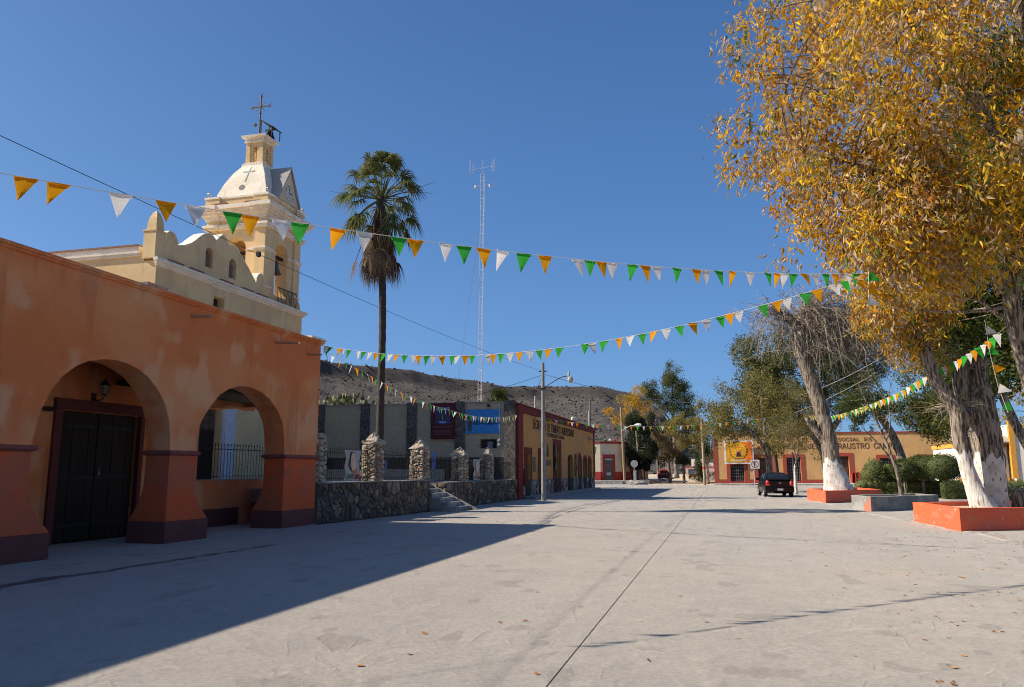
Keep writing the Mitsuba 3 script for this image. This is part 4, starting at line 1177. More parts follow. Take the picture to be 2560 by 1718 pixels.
part(of, 'emblem', MB().add(*on_x(prism(Polygon([(50.1, 2.5), (50.45, 2.45), (50.75, 2.55), (50.7, 2.9), (50.5, 3.25), (50.35, 3.3), (50.2, 2.95)]), 0.015), XO + 0.002)), 'vc_matte', col=(0.04, 0.07, 0.05))
m = MB()
for y in (60.2, 60.9, 61.5):
    ic = trimesh.creation.icosphere(subdivisions=1)
    m.add(np.array(ic.vertices) * [0.16, 0.2, 0.22] + [XO - 0.1, y, ZO + 0.25], ic.faces)
part(of, 'roof_lamp', m, 'vc_matte', col=(0.55, 0.55, 0.4))
for y, h in ((47.8, 0.95), (68.5, 1.5)):
    part(of, 'roof_pipe', MB().tube([(XO - 0.2, y, ZO), (XO - 0.2, y, ZO + h)], 0.05, 6), 'galvanised')
part(of, 'sidewalk_step', MB().box(XO + 0.003, XO + 0.7, 43.9, 50, -0.03, 0.13), 'raw_concrete')
part(of, 'sidewalk_step', MB().box(XO + 0.003, XO + 0.55, 50.01, 69.9, -0.03, 0.11), 'raw_concrete')
sf_ = thing('sacred_niche_shell', 'rounded maroon stone boss at the foot of the ochre office corner', 'boss')
put(sf_, MB().add(*lathe([(0.0, 0.7), (0.14, 0.8), (0.2, 1.2), (0.16, 1.6), (0.0, 1.75)], 10, (XO + 0.12, 43.85, 0))), 'vc_matte', smooth=True, col=(0.13, 0.05, 0.045))
# garlands in national colours by the doors
for y, zz, lab in ((52.3, 3.1, 'green white and red drape hanging left of the tall middle door of the ochre office'), (60.15, 2.6, 'green white and red drape hanging right of the arched dark door of the ochre office')):
    d = thing('hanging_drape', lab, 'drape')
    for q, (c, o) in enumerate((((0.02, 0.12, 0.04), -0.13), ((0.5, 0.5, 0.5), 0.0), ((0.3, 0.015, 0.03), 0.13))):
        u, w = np.meshgrid(np.linspace(0, 1, 4), np.linspace(0, 1, 10), indexing='ij')
        X = XO + 0.12 + 0.05 * np.sin(u * 6 + q + 3 * w)
        i, j = np.meshgrid(np.arange(3), np.arange(9), indexing='ij')
        qd = np.stack([i * 10 + j, (i + 1) * 10 + j, (i + 1) * 10 + j + 1, i * 10 + j + 1], -1).reshape(-1, 4)
        part(d, 'cloth_strip', MB().add(np.stack([X, y + o + 0.13 * u + 0.06 * w * np.sin(4 * w), zz + 0.25 - 1.7 * w + 0.3 * o], -1).reshape(-1, 3), qd), 'vc_matte', smooth=True, col=c)

# ================================================================== SCHOOL-LIKE BUILDING across the end of the square
sc_ = thing('corner_hall', 'long tan building with red window surrounds and large painted letters across the square', 'building')
YS, XS0, XS1, ZS = 92.2, -0.85, 24.5, 5.7
RED = (0.33, 0.062, 0.042)
op_ = {'window_1': (0.86, 2.37, 0.36, 2.25), 'door_1': (3.83, 5.34, 0.12, 2.97), 'window_2': (6.88, 8.37, 0.45, 2.98), 'door_2': (11.2, 13.33, 0.25, 3.11), 'window_3': (16.4, 17.6, 0.6, 2.9), 'window_4': (20.5, 22.0, 0.6, 2.9)}
hp = unary_union([sbox(a, z0, b, z1) for a, b, z0, z1 in op_.values()])
part(sc_, 'front_wall', MB().add(*on_y(prism(sbox(XS0, 0.6, XS1, 5.55).difference(hp), 0.45), YS + 0.45)), 'tan_plaster')
part(sc_, 'base_band', MB().add(*on_y(prism(sbox(XS0 - 0.03, -0.05, XS1, 0.598).difference(hp), 0.5), YS + 0.45)), 'vc_matte', col=RED)
part(sc_, 'side_wall', MB().box(XS0, XS0 + 0.45, YS + 0.451, YS + 18, 0, 5.55).box(XS1 - 0.4, XS1, YS + 0.451, YS + 18, 0, 5.55).box(XS0 + 0.46, XS1 - 0.41, YS + 0.46, YS + 18, 5.0, 5.1), 'tan_plaster')
part(sc_, 'corner_strip', MB().box(XS0 - 0.02, XS0 + 0.35, YS - 0.05, YS - 0.002, 0.6, 5.55), 'vc_matte', col=RED)
part(sc_, 'roof_line', MB().box(XS0 - 0.06, XS1 + 0.06, YS - 0.07, YS + 0.5, 5.552, 5.74), 'vc_matte', col=(0.27, 0.055, 0.04))
for k, (a, b, z0, z1) in op_.items():
    isd = k.startswith('door')
    w = part(sc_, 'door' if isd else 'window', MB().box(a, b, YS + 0.30, YS + 0.34, z0, z1), 'vc_matte', col=(0.05, 0.028, 0.022) if isd else (0.03, 0.024, 0.022))
    e = 0.38
    hp2 = sbox(a - e, max(z0 - 0.4, 0.02) if not isd else 0.02, b + e, z1 + 0.36).difference(sbox(a, z0, b, z1))
    if k == 'window_3':
        hp2 = hp2.buffer(-0.15).buffer(0.15)
    part(w, 'surround', MB().add(*on_y(prism(hp2, 0.06), YS - 0.001)), 'vc_matte', col=RED)
    for xx in (a - 0.004, b - 0.03):
        part(w, 'reveal', MB().box(xx, xx + 0.034, YS + 0.002, YS + 0.29, z0, z1), 'vc_matte', col=(0.50, 0.30, 0.16))
    if isd:
        for q in range(2):
            for r in range(3):
                x0 = a + 0.12 + q * (b - a) / 2
                part(w, 'door_panel', MB().loft([(x0, x0 + (b - a) / 2 - 0.22, YS + 0.27, YS + 0.30, z0 + 0.15 + r * 0.85), (x0, x0 + (b - a) / 2 - 0.22, YS + 0.27, YS + 0.30, z0 + 0.85 + r * 0.85)]), 'vc_matte', col=(0.085, 0.045, 0.03))
        part(w, 'transom_bar', MB().box(a, b, YS + 0.25, YS + 0.30, z1 - 0.55, z1 - 0.48).box((a + b) / 2 - 0.03, (a + b) / 2 + 0.03, YS + 0.25, YS + 0.30, z0, z1), 'vc_matte', col=(0.13, 0.075, 0.045))
    else:
        g = MB()
        for x in np.arange(a + 0.2, b, 0.22):
            g.tube([(x, YS + 0.1, z0), (x, YS + 0.1, z1)], 0.012, 4)
        for z in np.arange(z0 + 0.15, z1, 0.36):
            g.box(a, b, YS + 0.09, YS + 0.11, z, z + 0.03)
        part(w, 'iron_grille', g, 'vc_matte', col=(0.20, 0.19, 0.20))
for txt, a, b in (('\u201cPROFR.', 5.9, 8.75), ('JESUS', 9.2, 11.35), ('FRAUSTRO', 11.92, 15.45), ('CAMPA\u201d', 15.9, 18.41)):
    part(sc_, 'painted_name', MB().add(*on_y(text_fit(txt, a, b, 3.92, 0.60, 0.03), YS - 0.001)), 'vc_matte', col=(0.085, 0.042, 0.034))
for txt, a, b in (('EL', 8.64, 9.35), ('CENTRO', 9.8, 11.75), ('SOCIAL', 12.3, 14.5), ('ES', 15.0, 15.75)):
    part(sc_, 'painted_heading', MB().add(*on_y(text_fit(txt, a, b, 4.73, 0.38, 0.03), YS - 0.001)), 'vc_matte', col=(0.085, 0.042, 0.034))
part(sc_, 'red_triangle', MB().add(*on_y(prism(Polygon([(3.72, 3.9), (4.25, 3.95), (4.0, 4.28)]), 0.03), YS - 0.001)), 'vc_matte', col=(0.4, 0.04, 0.025))
part(sc_, 'red_balustrade', MB().box(13.4, 13.5, YS - 0.5, YS - 0.02, 0.1, 1.3).box(13.75, 13.85, YS - 0.5, YS - 0.02, 0.1, 1.3).box(14.1, 14.2, YS - 0.5, YS - 0.02, 0.1, 1.3).box(13.35, 14.3, YS - 0.5, YS - 0.02, 1.301, 1.4), 'vc_matte', col=(0.38, 0.05, 0.035))
struct('hall_pavement', MB().add([(-0.9, 90.3, 0.10), (30, 88.0, 0.30), (30, 92.2, 0.42), (-0.9, 92.2, 0.13), (-0.9, 90.3, -0.05), (30, 88.0, -0.05)], [(0, 1, 2, 3), (4, 5, 1, 0)]), 'raw_concrete')
# orange banner over the first window
ob = thing('orange_banner', 'orange and yellow banner with a leaf wreath and white border above a window', 'banner')
B3 = (0.27, 3.40, 2.32, 4.90)
part(ob, 'border', MB().add(*sheet(B3[0], B3[1], B3[2], B3[3], YS - 0.30, 20, 16, 0.06, 4)), 'vc_matte', smooth=True, col=(0.72, 0.70, 0.66))
fo3 = lambda poly, lift=0.02: fold_on(prism(poly, 0.005), YS - 0.30, 0.06, 4, *B3, lift)
part(ob, 'orange_field', MB().add(*fo3(sbox(0.47, 2.48, 3.28, 4.78))), 'vc_matte', col=(0.66, 0.16, 0.02))
part(ob, 'yellow_field', MB().add(*fo3(Polygon([(0.48, 2.49), (2.1, 2.49), (2.6, 3.3), (2.7, 4.1), (2.2, 4.77), (0.48, 4.77)]), 0.032)), 'vc_matte', col=(0.68, 0.35, 0.025))
lv = []
for a in np.linspace(-215, 35, 13):
    t = math.radians(a)
    x, z = 1.82 + 0.92 * math.cos(t), 3.72 + 0.86 * math.sin(t)
    lv.append(shapely.affinity.rotate(ellipse(x, z, 0.12, 0.06, 10), a + 70))
part(ob, 'leaf_wreath', MB().add(*fo3(unary_union(lv), 0.044)), 'vc_matte', col=(0.035, 0.05, 0.02))
part(ob, 'picture', MB().add(*fo3(sbox(1.55, 3.10, 2.10, 3.80), 0.044)), 'vc_matte', col=(0.42, 0.22, 0.10))
fig = unary_union([ellipse(1.70 + 0.13 * q, 3.38 + 0.05 * (q % 2), 0.07, 0.22, 10) for q in range(3)] + [sbox(1.58, 3.13, 2.07, 3.3)])
part(ob, 'picture_figures', MB().add(*fo3(fig, 0.056)), 'vc_matte', col=(0.07, 0.02, 0.025))
part(ob, 'text_strip', MB().add(*fo3(unary_union([sbox(1.05, 2.62, 1.4, 2.80), sbox(1.5, 2.66, 2.65, 2.78)]), 0.044)), 'vc_matte', col=(0.55, 0.50, 0.42))
part(ob, 'red_line', MB().add(*fo3(unary_union([sbox(1.45, 2.92, 2.2, 2.95), sbox(1.5, 4.12, 2.3, 4.16)]), 0.044)), 'vc_matte', col=(0.40, 0.05, 0.02))

# ================================================================== CORNER SHOP beyond the cross street
sh = thing('corner_shop', 'cream one-storey corner shop with red base, red roof band and a chamfered door', 'building')
P = [(-24, 96.6), (-14.45, 96.6), (-12.45, 97.6), (-11.0, 108), (-24, 108)]
for z0, z1, mat, col, nm in ((1.42, 4.85, 'pale_plaster', None, 'wall'), (0.3, 1.418, 'vc_matte', (0.30, 0.045, 0.035), 'base_band'), (4.852, 5.12, 'vc_matte', (0.26, 0.035, 0.028), 'roof_band')):
    pl = Polygon(P) if nm == 'wall' else Polygon(P).buffer(0.05, join_style=2)
    v, f = prism(pl, z1 - z0)
    part(sh, nm, (v + [0, 0, z0], f), mat, **({'col': col} if col else {}))
fr = wall_frame((-14.45, 96.6), (-12.45, 97.6))
fm = lambda a0, a1, z0, z1, w0, w1: (fr(MB().box(a0, a1, z0, z1, w0, w1).get()[0]), MB().box(a0, a1, z0, z1, w0, w1).get()[1][:, ::-1])
dk = part(sh, 'door', fm(0.55, 1.55, 0.4, 3.15, 0.06, 0.09), 'vc_matte', col=(0.10, 0.095, 0.10))
part(dk, 'surround', MB().add(*fm(0.25, 0.54, 0.36, 3.5, 0.055, 0.13)).add(*fm(1.56, 1.85, 0.36, 3.5, 0.055, 0.13)).add(*fm(0.541, 1.559, 3.16, 3.5, 0.055, 0.13)), 'vc_matte', col=(0.30, 0.04, 0.03))
part(dk, 'posters', MB().add(*fm(0.75, 1.3, 1.0, 1.35, 0.091, 0.1)).add(*fm(0.6, 1.5, 2.85, 3.0, 0.091, 0.1)), 'vc_matte', col=(0.40, 0.42, 0.46))
part(dk, 'red_sticker', MB().add(*fm(0.8, 1.05, 2.05, 2.35, 0.091, 0.1)), 'vc_matte', col=(0.45, 0.06, 0.04))
fr2 = wall_frame((-12.45, 97.6), (-11.0, 108))
fm2 = lambda a0, a1, z0, z1, w0, w1: (fr2(MB().box(a0, a1, z0, z1, w0, w1).get()[0]), MB().box(a0, a1, z0, z1, w0, w1).get()[1][:, ::-1])
for a in (2.2, 6.0):
    wn = part(sh, 'side_door', fm2(a, a + 1.2, 0.4, 3.0, 0.055, 0.08), 'vc_matte', col=(0.07, 0.03, 0.03))
    part(wn, 'surround', MB().add(*fm2(a - 0.3, a - 0.01, 0.4, 3.3, 0.05, 0.11)).add(*fm2(a + 1.21, a + 1.5, 0.4, 3.3, 0.05, 0.11)).add(*fm2(a, a + 1.2, 3.01, 3.3, 0.05, 0.11)), 'vc_matte', col=(0.26, 0.04, 0.03))
part(sh, 'painted_leaf', MB().add(*on_y(prism(unary_union([ellipse(-15.3, 4.35, 0.4, 0.2), ellipse(-15.1, 4.0, 0.12, 0.42)]), 0.02), 96.598)), 'vc_matte', col=(0.05, 0.22, 0.07))
ot = thing('roof_ornament', 'small green white and red ornament on the roof edge of the corner shop', 'ornament')
for q, c in enumerate(((0.03, 0.2, 0.06), (0.6, 0.6, 0.6), (0.5, 0.02, 0.03))):
    part(ot, 'star', MB().add(*lathe([(0.0, 0), (0.18, 0.12), (0.2, 0.2), (0.0, 0.36)], 8, (-13.9 + 0.6 * q, 97.3, 5.12))), 'vc_matte', col=c)
yb = thing('yellow_house', 'sunlit yellow house front behind the wooden pole and the corner shop', 'house')
part(yb, 'wall', MB().box(-20, -10.6, 110, 118, 0.3, 4.4), 'ochre')
part(yb, 'roof_band', MB().box(-20.05, -10.5, 109.9, 118.1, 4.402, 4.65), 'vc_matte', col=(0.25, 0.1, 0.06))
part(yb, 'door', MB().box(-10.598, -10.56, 111.5, 112.6, 0.35, 2.6), 'vc_matte', col=(0.06, 0.04, 0.03))

# ================================================================== WHITE HOUSE with yellow trim at the right, and far street end
wh = thing('white_house', 'white house with yellow trim seen between the trees on the right', 'house')
part(wh, 'wall', MB().box(20.2, 24.2, 78, 86, 0, 3.6).box(24.6, 40, 77.2, 86, 0, 5.6), 'limewash')
part(wh, 'yellow_trim', MB().box(20.1, 24.2, 77.9, 86.05, 3.602, 3.95).box(24.21, 24.62, 77.1, 77.5, 0.9, 5.9).box(20.15, 24.2, 77.95, 77.999, 0.3, 0.95), 'vc_matte', col=(0.62, 0.30, 0.05))
part(wh, 'tiled_eave', MB().add([(19.8, 77.2, 3.96), (24.6, 77.2, 3.96), (24.6, 82, 5.2), (19.8, 82, 5.2), (19.8, 77.2, 4.06), (24.6, 77.2, 4.06), (24.6, 82, 5.3), (19.8, 82, 5.3)], BOXF), 'vc_matte', col=(0.30, 0.25, 0.19))
wn = part(wh, 'window', MB().box(23.0, 23.9, 77.93, 77.99, 1.1, 2.3), 'vc_matte', col=(0.10, 0.11, 0.12))
part(wn, 'frame', MB().box(22.95, 23.0, 77.9, 77.99, 1.05, 2.35).box(23.9, 23.95, 77.9, 77.99, 1.05, 2.35).box(22.95, 23.95, 77.9, 77.99, 2.351, 2.4), 'vc_matte', col=(0.55, 0.45, 0.3))
fh = thing('far_house', 'white and pink house far off at the end of the dirt street', 'house')
part(fh, 'wall', MB().box(-9.0, -2.0, 206, 214, 0.0, 2.6), 'vc_matte', col=(0.60, 0.42, 0.36))
part(fh, 'upper_wall', MB().box(-7.6, -4.4, 206.5, 213, 2.6, 4.4).box(-4.3, -2.2, 207, 213, 2.6, 3.5), 'limewash')
part(fh, 'red_band', MB().box(-9.05, -1.95, 205.9, 206.0, 2.3, 2.62), 'vc_matte', col=(0.35, 0.07, 0.05))
part(fh, 'window', MB().box(-8.4, -6.6, 205.94, 206.0, 0.8, 1.9), 'vc_matte', col=(0.08, 0.06, 0.06))

# ================================================================== KERB BOXES round the trees
def kerb_box(name, lab, c, l, r, h, mat, t=0.2):
    """a low wall round a tree: near corner c, left-hand corner l, right-hand corner r (ground), closed behind"""
    k = thing(name, lab, 'planter')
    c, l, r = map(np.array, (c, l, r))
    b = l + r - c
    outer = Polygon([c, r, b, l])
    inner = outer.buffer(-t, join_style=2)
    v, f = prism(outer.difference(inner), h + 0.03)
    part(k, 'wall', (v + [0, 0, -0.03], f), mat)
    v, f = prism(inner, 0.1)
    part(k, 'soil', (v + [0, 0, h - 0.22], f), 'dirt')
    return k


kerb_box('tree_planter', 'orange-red kerb box round the leaning bare tree behind the parked car', (4.86, 41.84), (4.44, 46.32), (8.0, 45.2), 0.61, 'kerb_paint')
kerb_box('tree_planter', 'grey concrete kerb box with a patch of orange paint on its corner', (5.55, 33.68), (5.18, 35.9), (8.75, 37.0), 0.575, 'raw_concrete')
kerb_box('tree_planter', 'orange-red kerb box nearest the camera, round the whitewashed double tree', (6.03, 23.5), (5.75, 27.5), (9.4, 25.15), 0.61, 'kerb_paint')

# ================================================================== TREES
def bez(pts, n=14):
    """a smooth path through the points (x,y,z,r)"""
    p = np.asarray(pts, float)
    if len(p) < 3:
        t = np.linspace(0, 1, n)[:, None]
        return p[0] * (1 - t) + p[-1] * t
    s = np.r_[0, np.cumsum(np.linalg.norm(np.diff(p[:, :3], axis=0), axis=1))]
    from scipy.interpolate import PchipInterpolator
    return PchipInterpolator(s, p)(np.linspace(0, s[-1], n))


def limb(mbx, pts, sides=10, n=14, rough=0.08, seed=0, lobes=0.0):
    q = bez(pts, n)
    v, f = tube(q[:, :3], q[:, 3], sides)
    k = n * sides
    rad = np.repeat(q[:, 3], sides)
    cen = np.repeat(q[:, :3], sides, 0)
    nn = meshkit.fbm(v[:k] * [5.0, 5.0, 1.6] + seed, 3) - 0.5
    a = np.tile(np.arange(sides) * 2 * np.pi / sides, n)
    scale = 1 + rough * 2 * nn + lobes * np.cos(a * 5 + 2 * nn * 3)
    v[:k] = cen + (v[:k] - cen) * scale[:, None]
    mbx.add(v, f)
    return q


def leaf_cloud(clumps, n, size, palette, rng, droop=0.3, aspect=0.32, weights=None, shell=0.35, fold=0.25, sprays=0, tight=0.13):
    """n leaves spread through clumps [(x,y,z,rx,rz)], each leaf a folded rhombus; sprays: leaves per twig-end bunch; returns (v, f, colours)"""
    cl = np.asarray(clumps, float)
    vol = cl[:, 3] ** 2 * cl[:, 4]
    w = vol ** 0.8

    def scatter(m):
        idx = rng.choice(len(cl), m, p=w / w.sum())
        d = rng.normal(size=(m, 3))
        d /= np.linalg.norm(d, axis=1, keepdims=True)
        r = (shell + (1 - shell) * rng.random(m)) ** 0.6
        return idx, d, cl[idx, :3] + d * r[:, None] * cl[idx][:, [3, 3, 4]] * (0.85 + 0.3 * rng.random((m, 1)))
    pal = np.asarray(palette, float)
    pw = np.full(len(pal), 1 / len(pal)) if weights is None else np.asarray(weights, float) / np.sum(weights)
    if sprays:
        m = max(1, n // sprays)
        si, sd_, sc = scatter(m)
        pick = rng.choice(m, n, p=(lambda q: q / q.sum())(0.3 + rng.random(m)))
        idx, d = pick, sd_[pick]
        c = sc[pick] + rng.normal(size=(n, 3)) * np.array([1.0, 1.0, 1.5]) * tight - np.array([0, 0, tight * 0.6])
        pc = rng.choice(len(pal), m, p=pw)
        same = 0.6
    else:
        idx, d, c = scatter(n)
        pc = rng.choice(len(pal), len(cl), p=pw)
        same = 0.45
    ax = rng.normal(size=(n, 3)) + d * 0.5
    ax[:, 2] = ax[:, 2] * (1 - droop) - droop * 2.2
    ax /= np.linalg.norm(ax, axis=1, keepdims=True)
    sd = np.cross(ax, rng.normal(size=(n, 3)))
    sd /= np.linalg.norm(sd, axis=1, keepdims=True)
    up = np.cross(sd, ax)
    L = size * (0.55 + 0.9 * rng.random(n))[:, None]
    Wd = L * aspect * (0.7 + 0.6 * rng.random((n, 1)))
    v = np.stack([c - ax * L / 2, c + sd * Wd / 2 + up * Wd * fold - ax * L * 0.08, c + ax * L / 2 - up * L * 0.10, c - sd * Wd / 2 + up * Wd * fold - ax * L * 0.08], 1)
    f = (np.array([[0, 1, 2], [0, 2, 3]])[None] + (np.arange(n) * 4)[:, None, None]).reshape(-1, 3)
    pi = np.where(rng.random(n) < same, pc[idx], rng.choice(len(pal), n, p=pw))
    col = pal[pi] * (0.75 + 0.5 * rng.random((n, 1)))
    return v.reshape(-1, 3), f, np.repeat(col, 4, 0)


def clumps_in(centre, radii, n, r0, r1, rng, hollow=0.25, flat=0.8):
    out = []
    while len(out) < n:
        d = rng.normal(size=3)
        d /= np.linalg.norm(d)
        r = (hollow + (1 - hollow) * rng.random()) ** 0.5
        p = np.array(centre) + d * r * np.array(radii)
        s = r0 + (r1 - r0) * rng.random()
        out.append((*p, s, s * flat))
    return out


def twig_sprays(mbx, q_limbs, targets, rng, r=0.02, kink=0.25, sides=4):
    """a thin branch from the nearest limb point to every clump"""
    pts = np.vstack([q[len(q) // 3:] for q in q_limbs])
    for t in targets:
        t = np.array(t[:3])
        d = np.linalg.norm(pts[:, :3] - t, axis=1) + 0.6 * np.maximum(0, pts[:, 2] - t[2])
        p = pts[d.argmin()]
        mid = (p[:3] + t) / 2 + rng.normal(size=3) * kink * d.min() * 0.4
        b = bez([(*p[:3], min(p[3] * 0.6, r * (1 + d.min() * 0.5))), (*mid, r), (*t, r * 0.35)], 6)
        mbx.tube(b[:, :3], b[:, 3], sides, cap=False)


def tree(name, lab, trunk_paths, clumps, n, size, palette, seed, weights=None, droop=0.3, aspect=0.32, group=None, mat='bark', sides=10, twr=0.02, rough=0.1, extra=None, shell=0.35, sprays=0, tight=0.13):
    rng = np.random.default_rng(seed)
    t = thing(name, lab, 'tree', group)
    mbx = MB()
    limbs = [limb(mbx, p, sides=sides if i == 0 else max(6, sides - 3), n=22 if i == 0 else 14, rough=rough, seed=seed + i) for i, p in enumerate(trunk_paths)]
    part(t, 'trunk', mbx, mat, smooth=True)
    tw = MB()
    if clumps:
        twig_sprays(tw, limbs, clumps, rng, twr)
        if extra:
            extra(tw, rng)
        part(t, 'twigs', tw, 'bark', smooth=True, kind='stuff')
    if n:
        v, f, c = leaf_cloud(clumps, n, size, palette, rng, droop, aspect, weights, shell, 0.25, sprays, tight)
        part(t, 'crown', (v, f), 'leaf', col=c, kind='stuff')
    return t


GOLD = [(0.70, 0.42, 0.03), (0.60, 0.30, 0.02), (0.74, 0.51, 0.06), (0.48, 0.35, 0.20), (0.58, 0.43, 0.26), (0.38, 0.17, 0.04), (0.28, 0.28, 0.055), (0.12, 0.18, 0.04), (0.36, 0.28, 0.17)]
GW = [0.20, 0.17, 0.15, 0.13, 0.09, 0.07, 0.08, 0.05, 0.06]
GREEN = [(0.065, 0.095, 0.026), (0.09, 0.125, 0.035), (0.055, 0.075, 0.024), (0.12, 0.14, 0.045)]
OLIVE = [(0.20, 0.20, 0.065), (0.28, 0.24, 0.075), (0.15, 0.165, 0.06), (0.34, 0.26, 0.08), (0.25, 0.22, 0.12)]
GREYGREEN = [(0.13, 0.155, 0.065), (0.17, 0.18, 0.08), (0.10, 0.12, 0.05), (0.24, 0.21, 0.08)]
BROWN = [(0.25, 0.18, 0.09), (0.30, 0.21, 0.11), (0.20, 0.16, 0.08), (0.18, 0.17, 0.07)]

# the big autumn tree overhead on the right; its trunk leans in from beyond the frame
rg = np.random.default_rng(101)
cl = []
c0, rad = np.array([7.7, 17.0, 10.4]), np.array([6.7, 5.6, 5.9])
while len(cl) < 230:
    d = rg.normal(size=3)
    d /= np.linalg.norm(d)
    r = (0.25 + 0.75 * rg.random()) ** 0.40
    p = c0 + d * r * rad
    if p[2] < (5.2 if p[0] < 4.0 else 6.3):
        continue
    s = 0.65 + 0.65 * rg.random()
    cl.append((*p, s, s * 0.85))
while len(cl) < 332:
    if len(cl) >= 292:
        cl.append((1.7 + 3.2 * rg.random() ** 1.2, 15.4 + 2.8 * rg.random(), 5.8 + 3.0 * rg.random(), 0.55 + 0.3 * rg.random(), 0.6))
        continue
    cl.append((2.9 + 2.6 * rg.random(), 15.2 + 4.0 * rg.random(), 5.3 + 1.8 * rg.random(), 0.5 + 0.3 * rg.random(), 0.6))
trunk = [[(8.0, 20.6, 0.0, 0.32), (7.5, 20.5, 1.6, 0.25), (6.98, 20.3, 3.4, 0.20), (6.62, 20.0, 5.6, 0.19), (6.7, 19.2, 8.0, 0.19), (7.2, 18.3, 11.0, 0.13), (7.6, 17.6, 14.0, 0.05)],
         [(6.45, 20.0, 5.7, 0.15), (5.9, 19.2, 6.6, 0.11), (5.0, 18.0, 7.3, 0.07), (3.2, 16.8, 7.8, 0.035), (1.9, 16.4, 8.1, 0.012)],
         [(6.7, 19.2, 7.8, 0.15), (5.6, 17.6, 9.2, 0.10), (4.0, 16.2, 10.6, 0.06), (2.2, 15.4, 11.6, 0.03), (0.2, 15.0, 12.0, 0.01)],
         [(6.8, 19.0, 8.6, 0.14), (8.4, 17.2, 9.8, 0.10), (10.2, 15.8, 11.2, 0.06), (12.0, 15.2, 12.0, 0.02)],
         [(7.0, 18.7, 9.6, 0.12), (6.2, 16.6, 11.4, 0.08), (5.2, 14.8, 13.0, 0.05), (4.0, 13.6, 14.0, 0.015)],
         [(6.5, 20.0, 6.2, 0.13), (7.6, 18.4, 6.9, 0.09), (9.2, 16.8, 7.2, 0.06), (11, 16, 7.4, 0.02)]]


def gold_twigs(tw, rng):
    """bare sprigs standing out of the crown on the street side, each with a few leaf tips"""
    for k in range(40):
        a = rng.random() * 2 * np.pi
        z = 6.2 + 9.0 * rng.random()
        rr_ = 1 - ((z - 10.6) / 5.9) ** 2
        base = np.array([7.9 - 6.3 * math.sqrt(max(rr_, 0.05)) + 1.4 * rng.random(), 17.0 + 4.5 * (rng.random() - 0.6), z])
        L = 0.6 + 1.1 * rng.random()
        d = np.array([-1.0, -0.3 + 0.6 * rng.random(), -0.1 + 0.35 * rng.random()])
        p = base + d * L
        b = bez([(*base, 0.016), (*(base + d * L * 0.5 + [0, 0, 0.1]), 0.011), (*p, 0.004)], 7)
        tw.tube(b[:, :3], b[:, 3], 4, cap=False)
        for s in range(5):
            q = b[2 + s % 5, :3]
            e = q + np.array([-0.25, 0.3 * (rng.random() - 0.5), 0.3 * (rng.random() - 0.5)]) * (0.6 + rng.random())
            tw.tube([q, e], [0.006, 0.003], 3, cap=False)
            SPRIG.append((*e, 0.10, 0.12))
        SPRIG.append((*p, 0.12, 0.14))


SPRIG = []
gt_ = tree('autumn_tree', 'large autumn tree with golden and tan leaves overhanging the square at the right', trunk, [c for c in cl if c[0] <= 5.2], 50000, 0.155, GOLD, 102, [0.17, 0.13, 0.15, 0.18, 0.14, 0.07, 0.06, 0.03, 0.07], droop=0.62, aspect=0.30, twr=0.02, extra=gold_twigs, shell=0.2, sprays=26, tight=0.15)
v, f, c = leaf_cloud([c for c in cl if c[0] > 5.2], 54000, 0.16, GOLD, np.random.default_rng(105), 0.62, 0.3, [0.22, 0.17, 0.14, 0.08, 0.05, 0.08, 0.13, 0.10, 0.03], 0.2, 0.25, 26, 0.15)
part(gt_, 'crown', (v, f), 'leaf', col=c, kind='stuff')
v, f, c = leaf_cloud([c for c in cl if c[0] > 6.6 and c[2] > 6.0], 26000, 0.15, [(0.13, 0.19, 0.045), (0.18, 0.24, 0.06), (0.10, 0.15, 0.035)], np.random.default_rng(104), 0.55, 0.3, None, 0.3)
part(gt_, 'green_crown', (v, f), 'leaf', col=c, kind='stuff', label='part of the crown whose leaves are still green')
v, f, c = leaf_cloud(SPRIG, 2600, 0.12, GOLD[:6], np.random.default_rng(103), 0.6, 0.3)
part(gt_, 'sprig_leaves', (v, f), 'leaf', col=c, kind='stuff')

# dark evergreens behind it
rg = np.random.default_rng(111)
cl = clumps_in((10.9, 31.5, 9.0), (3.6, 3.0, 5.2), 95, 0.7, 1.25, rg, 0.2)
tree('evergreen_tree', 'tall dark green tree behind the autumn tree at the right edge', [[(13.0, 32, 0, 0.36), (12.6, 32, 3, 0.30), (11.7, 31.8, 5.5, 0.24), (10.8, 31.5, 10.5, 0.1)], [(11.6, 31.8, 5.0, 0.18), (10.2, 31.3, 6.8, 0.12), (8.8, 31, 8.0, 0.05)]],
     cl, 52000, 0.17, GREEN + [(0.30, 0.25, 0.05)], 112, [0.3, 0.3, 0.25, 0.12, 0.03], droop=0.3, aspect=0.42, sprays=20, tight=0.14, group='dark evergreens behind the autumn tree')
cl = clumps_in((9.4, 24.0, 10.8), (2.9, 2.4, 4.6), 60, 0.6, 1.0, rg, 0.2)
tree('evergreen_tree', 'dark leafy tree standing close behind the autumn crown at the upper right', [[(10.6, 24.6, 0, 0.3), (10.4, 24.5, 3.5, 0.24), (9.9, 24.2, 7, 0.18), (9.4, 24, 12, 0.06)]],
     cl, 34000, 0.15, GREEN + [(0.16, 0.20, 0.05)], 114, droop=0.35, aspect=0.36, sprays=20, tight=0.13, group='dark evergreens behind the autumn tree')

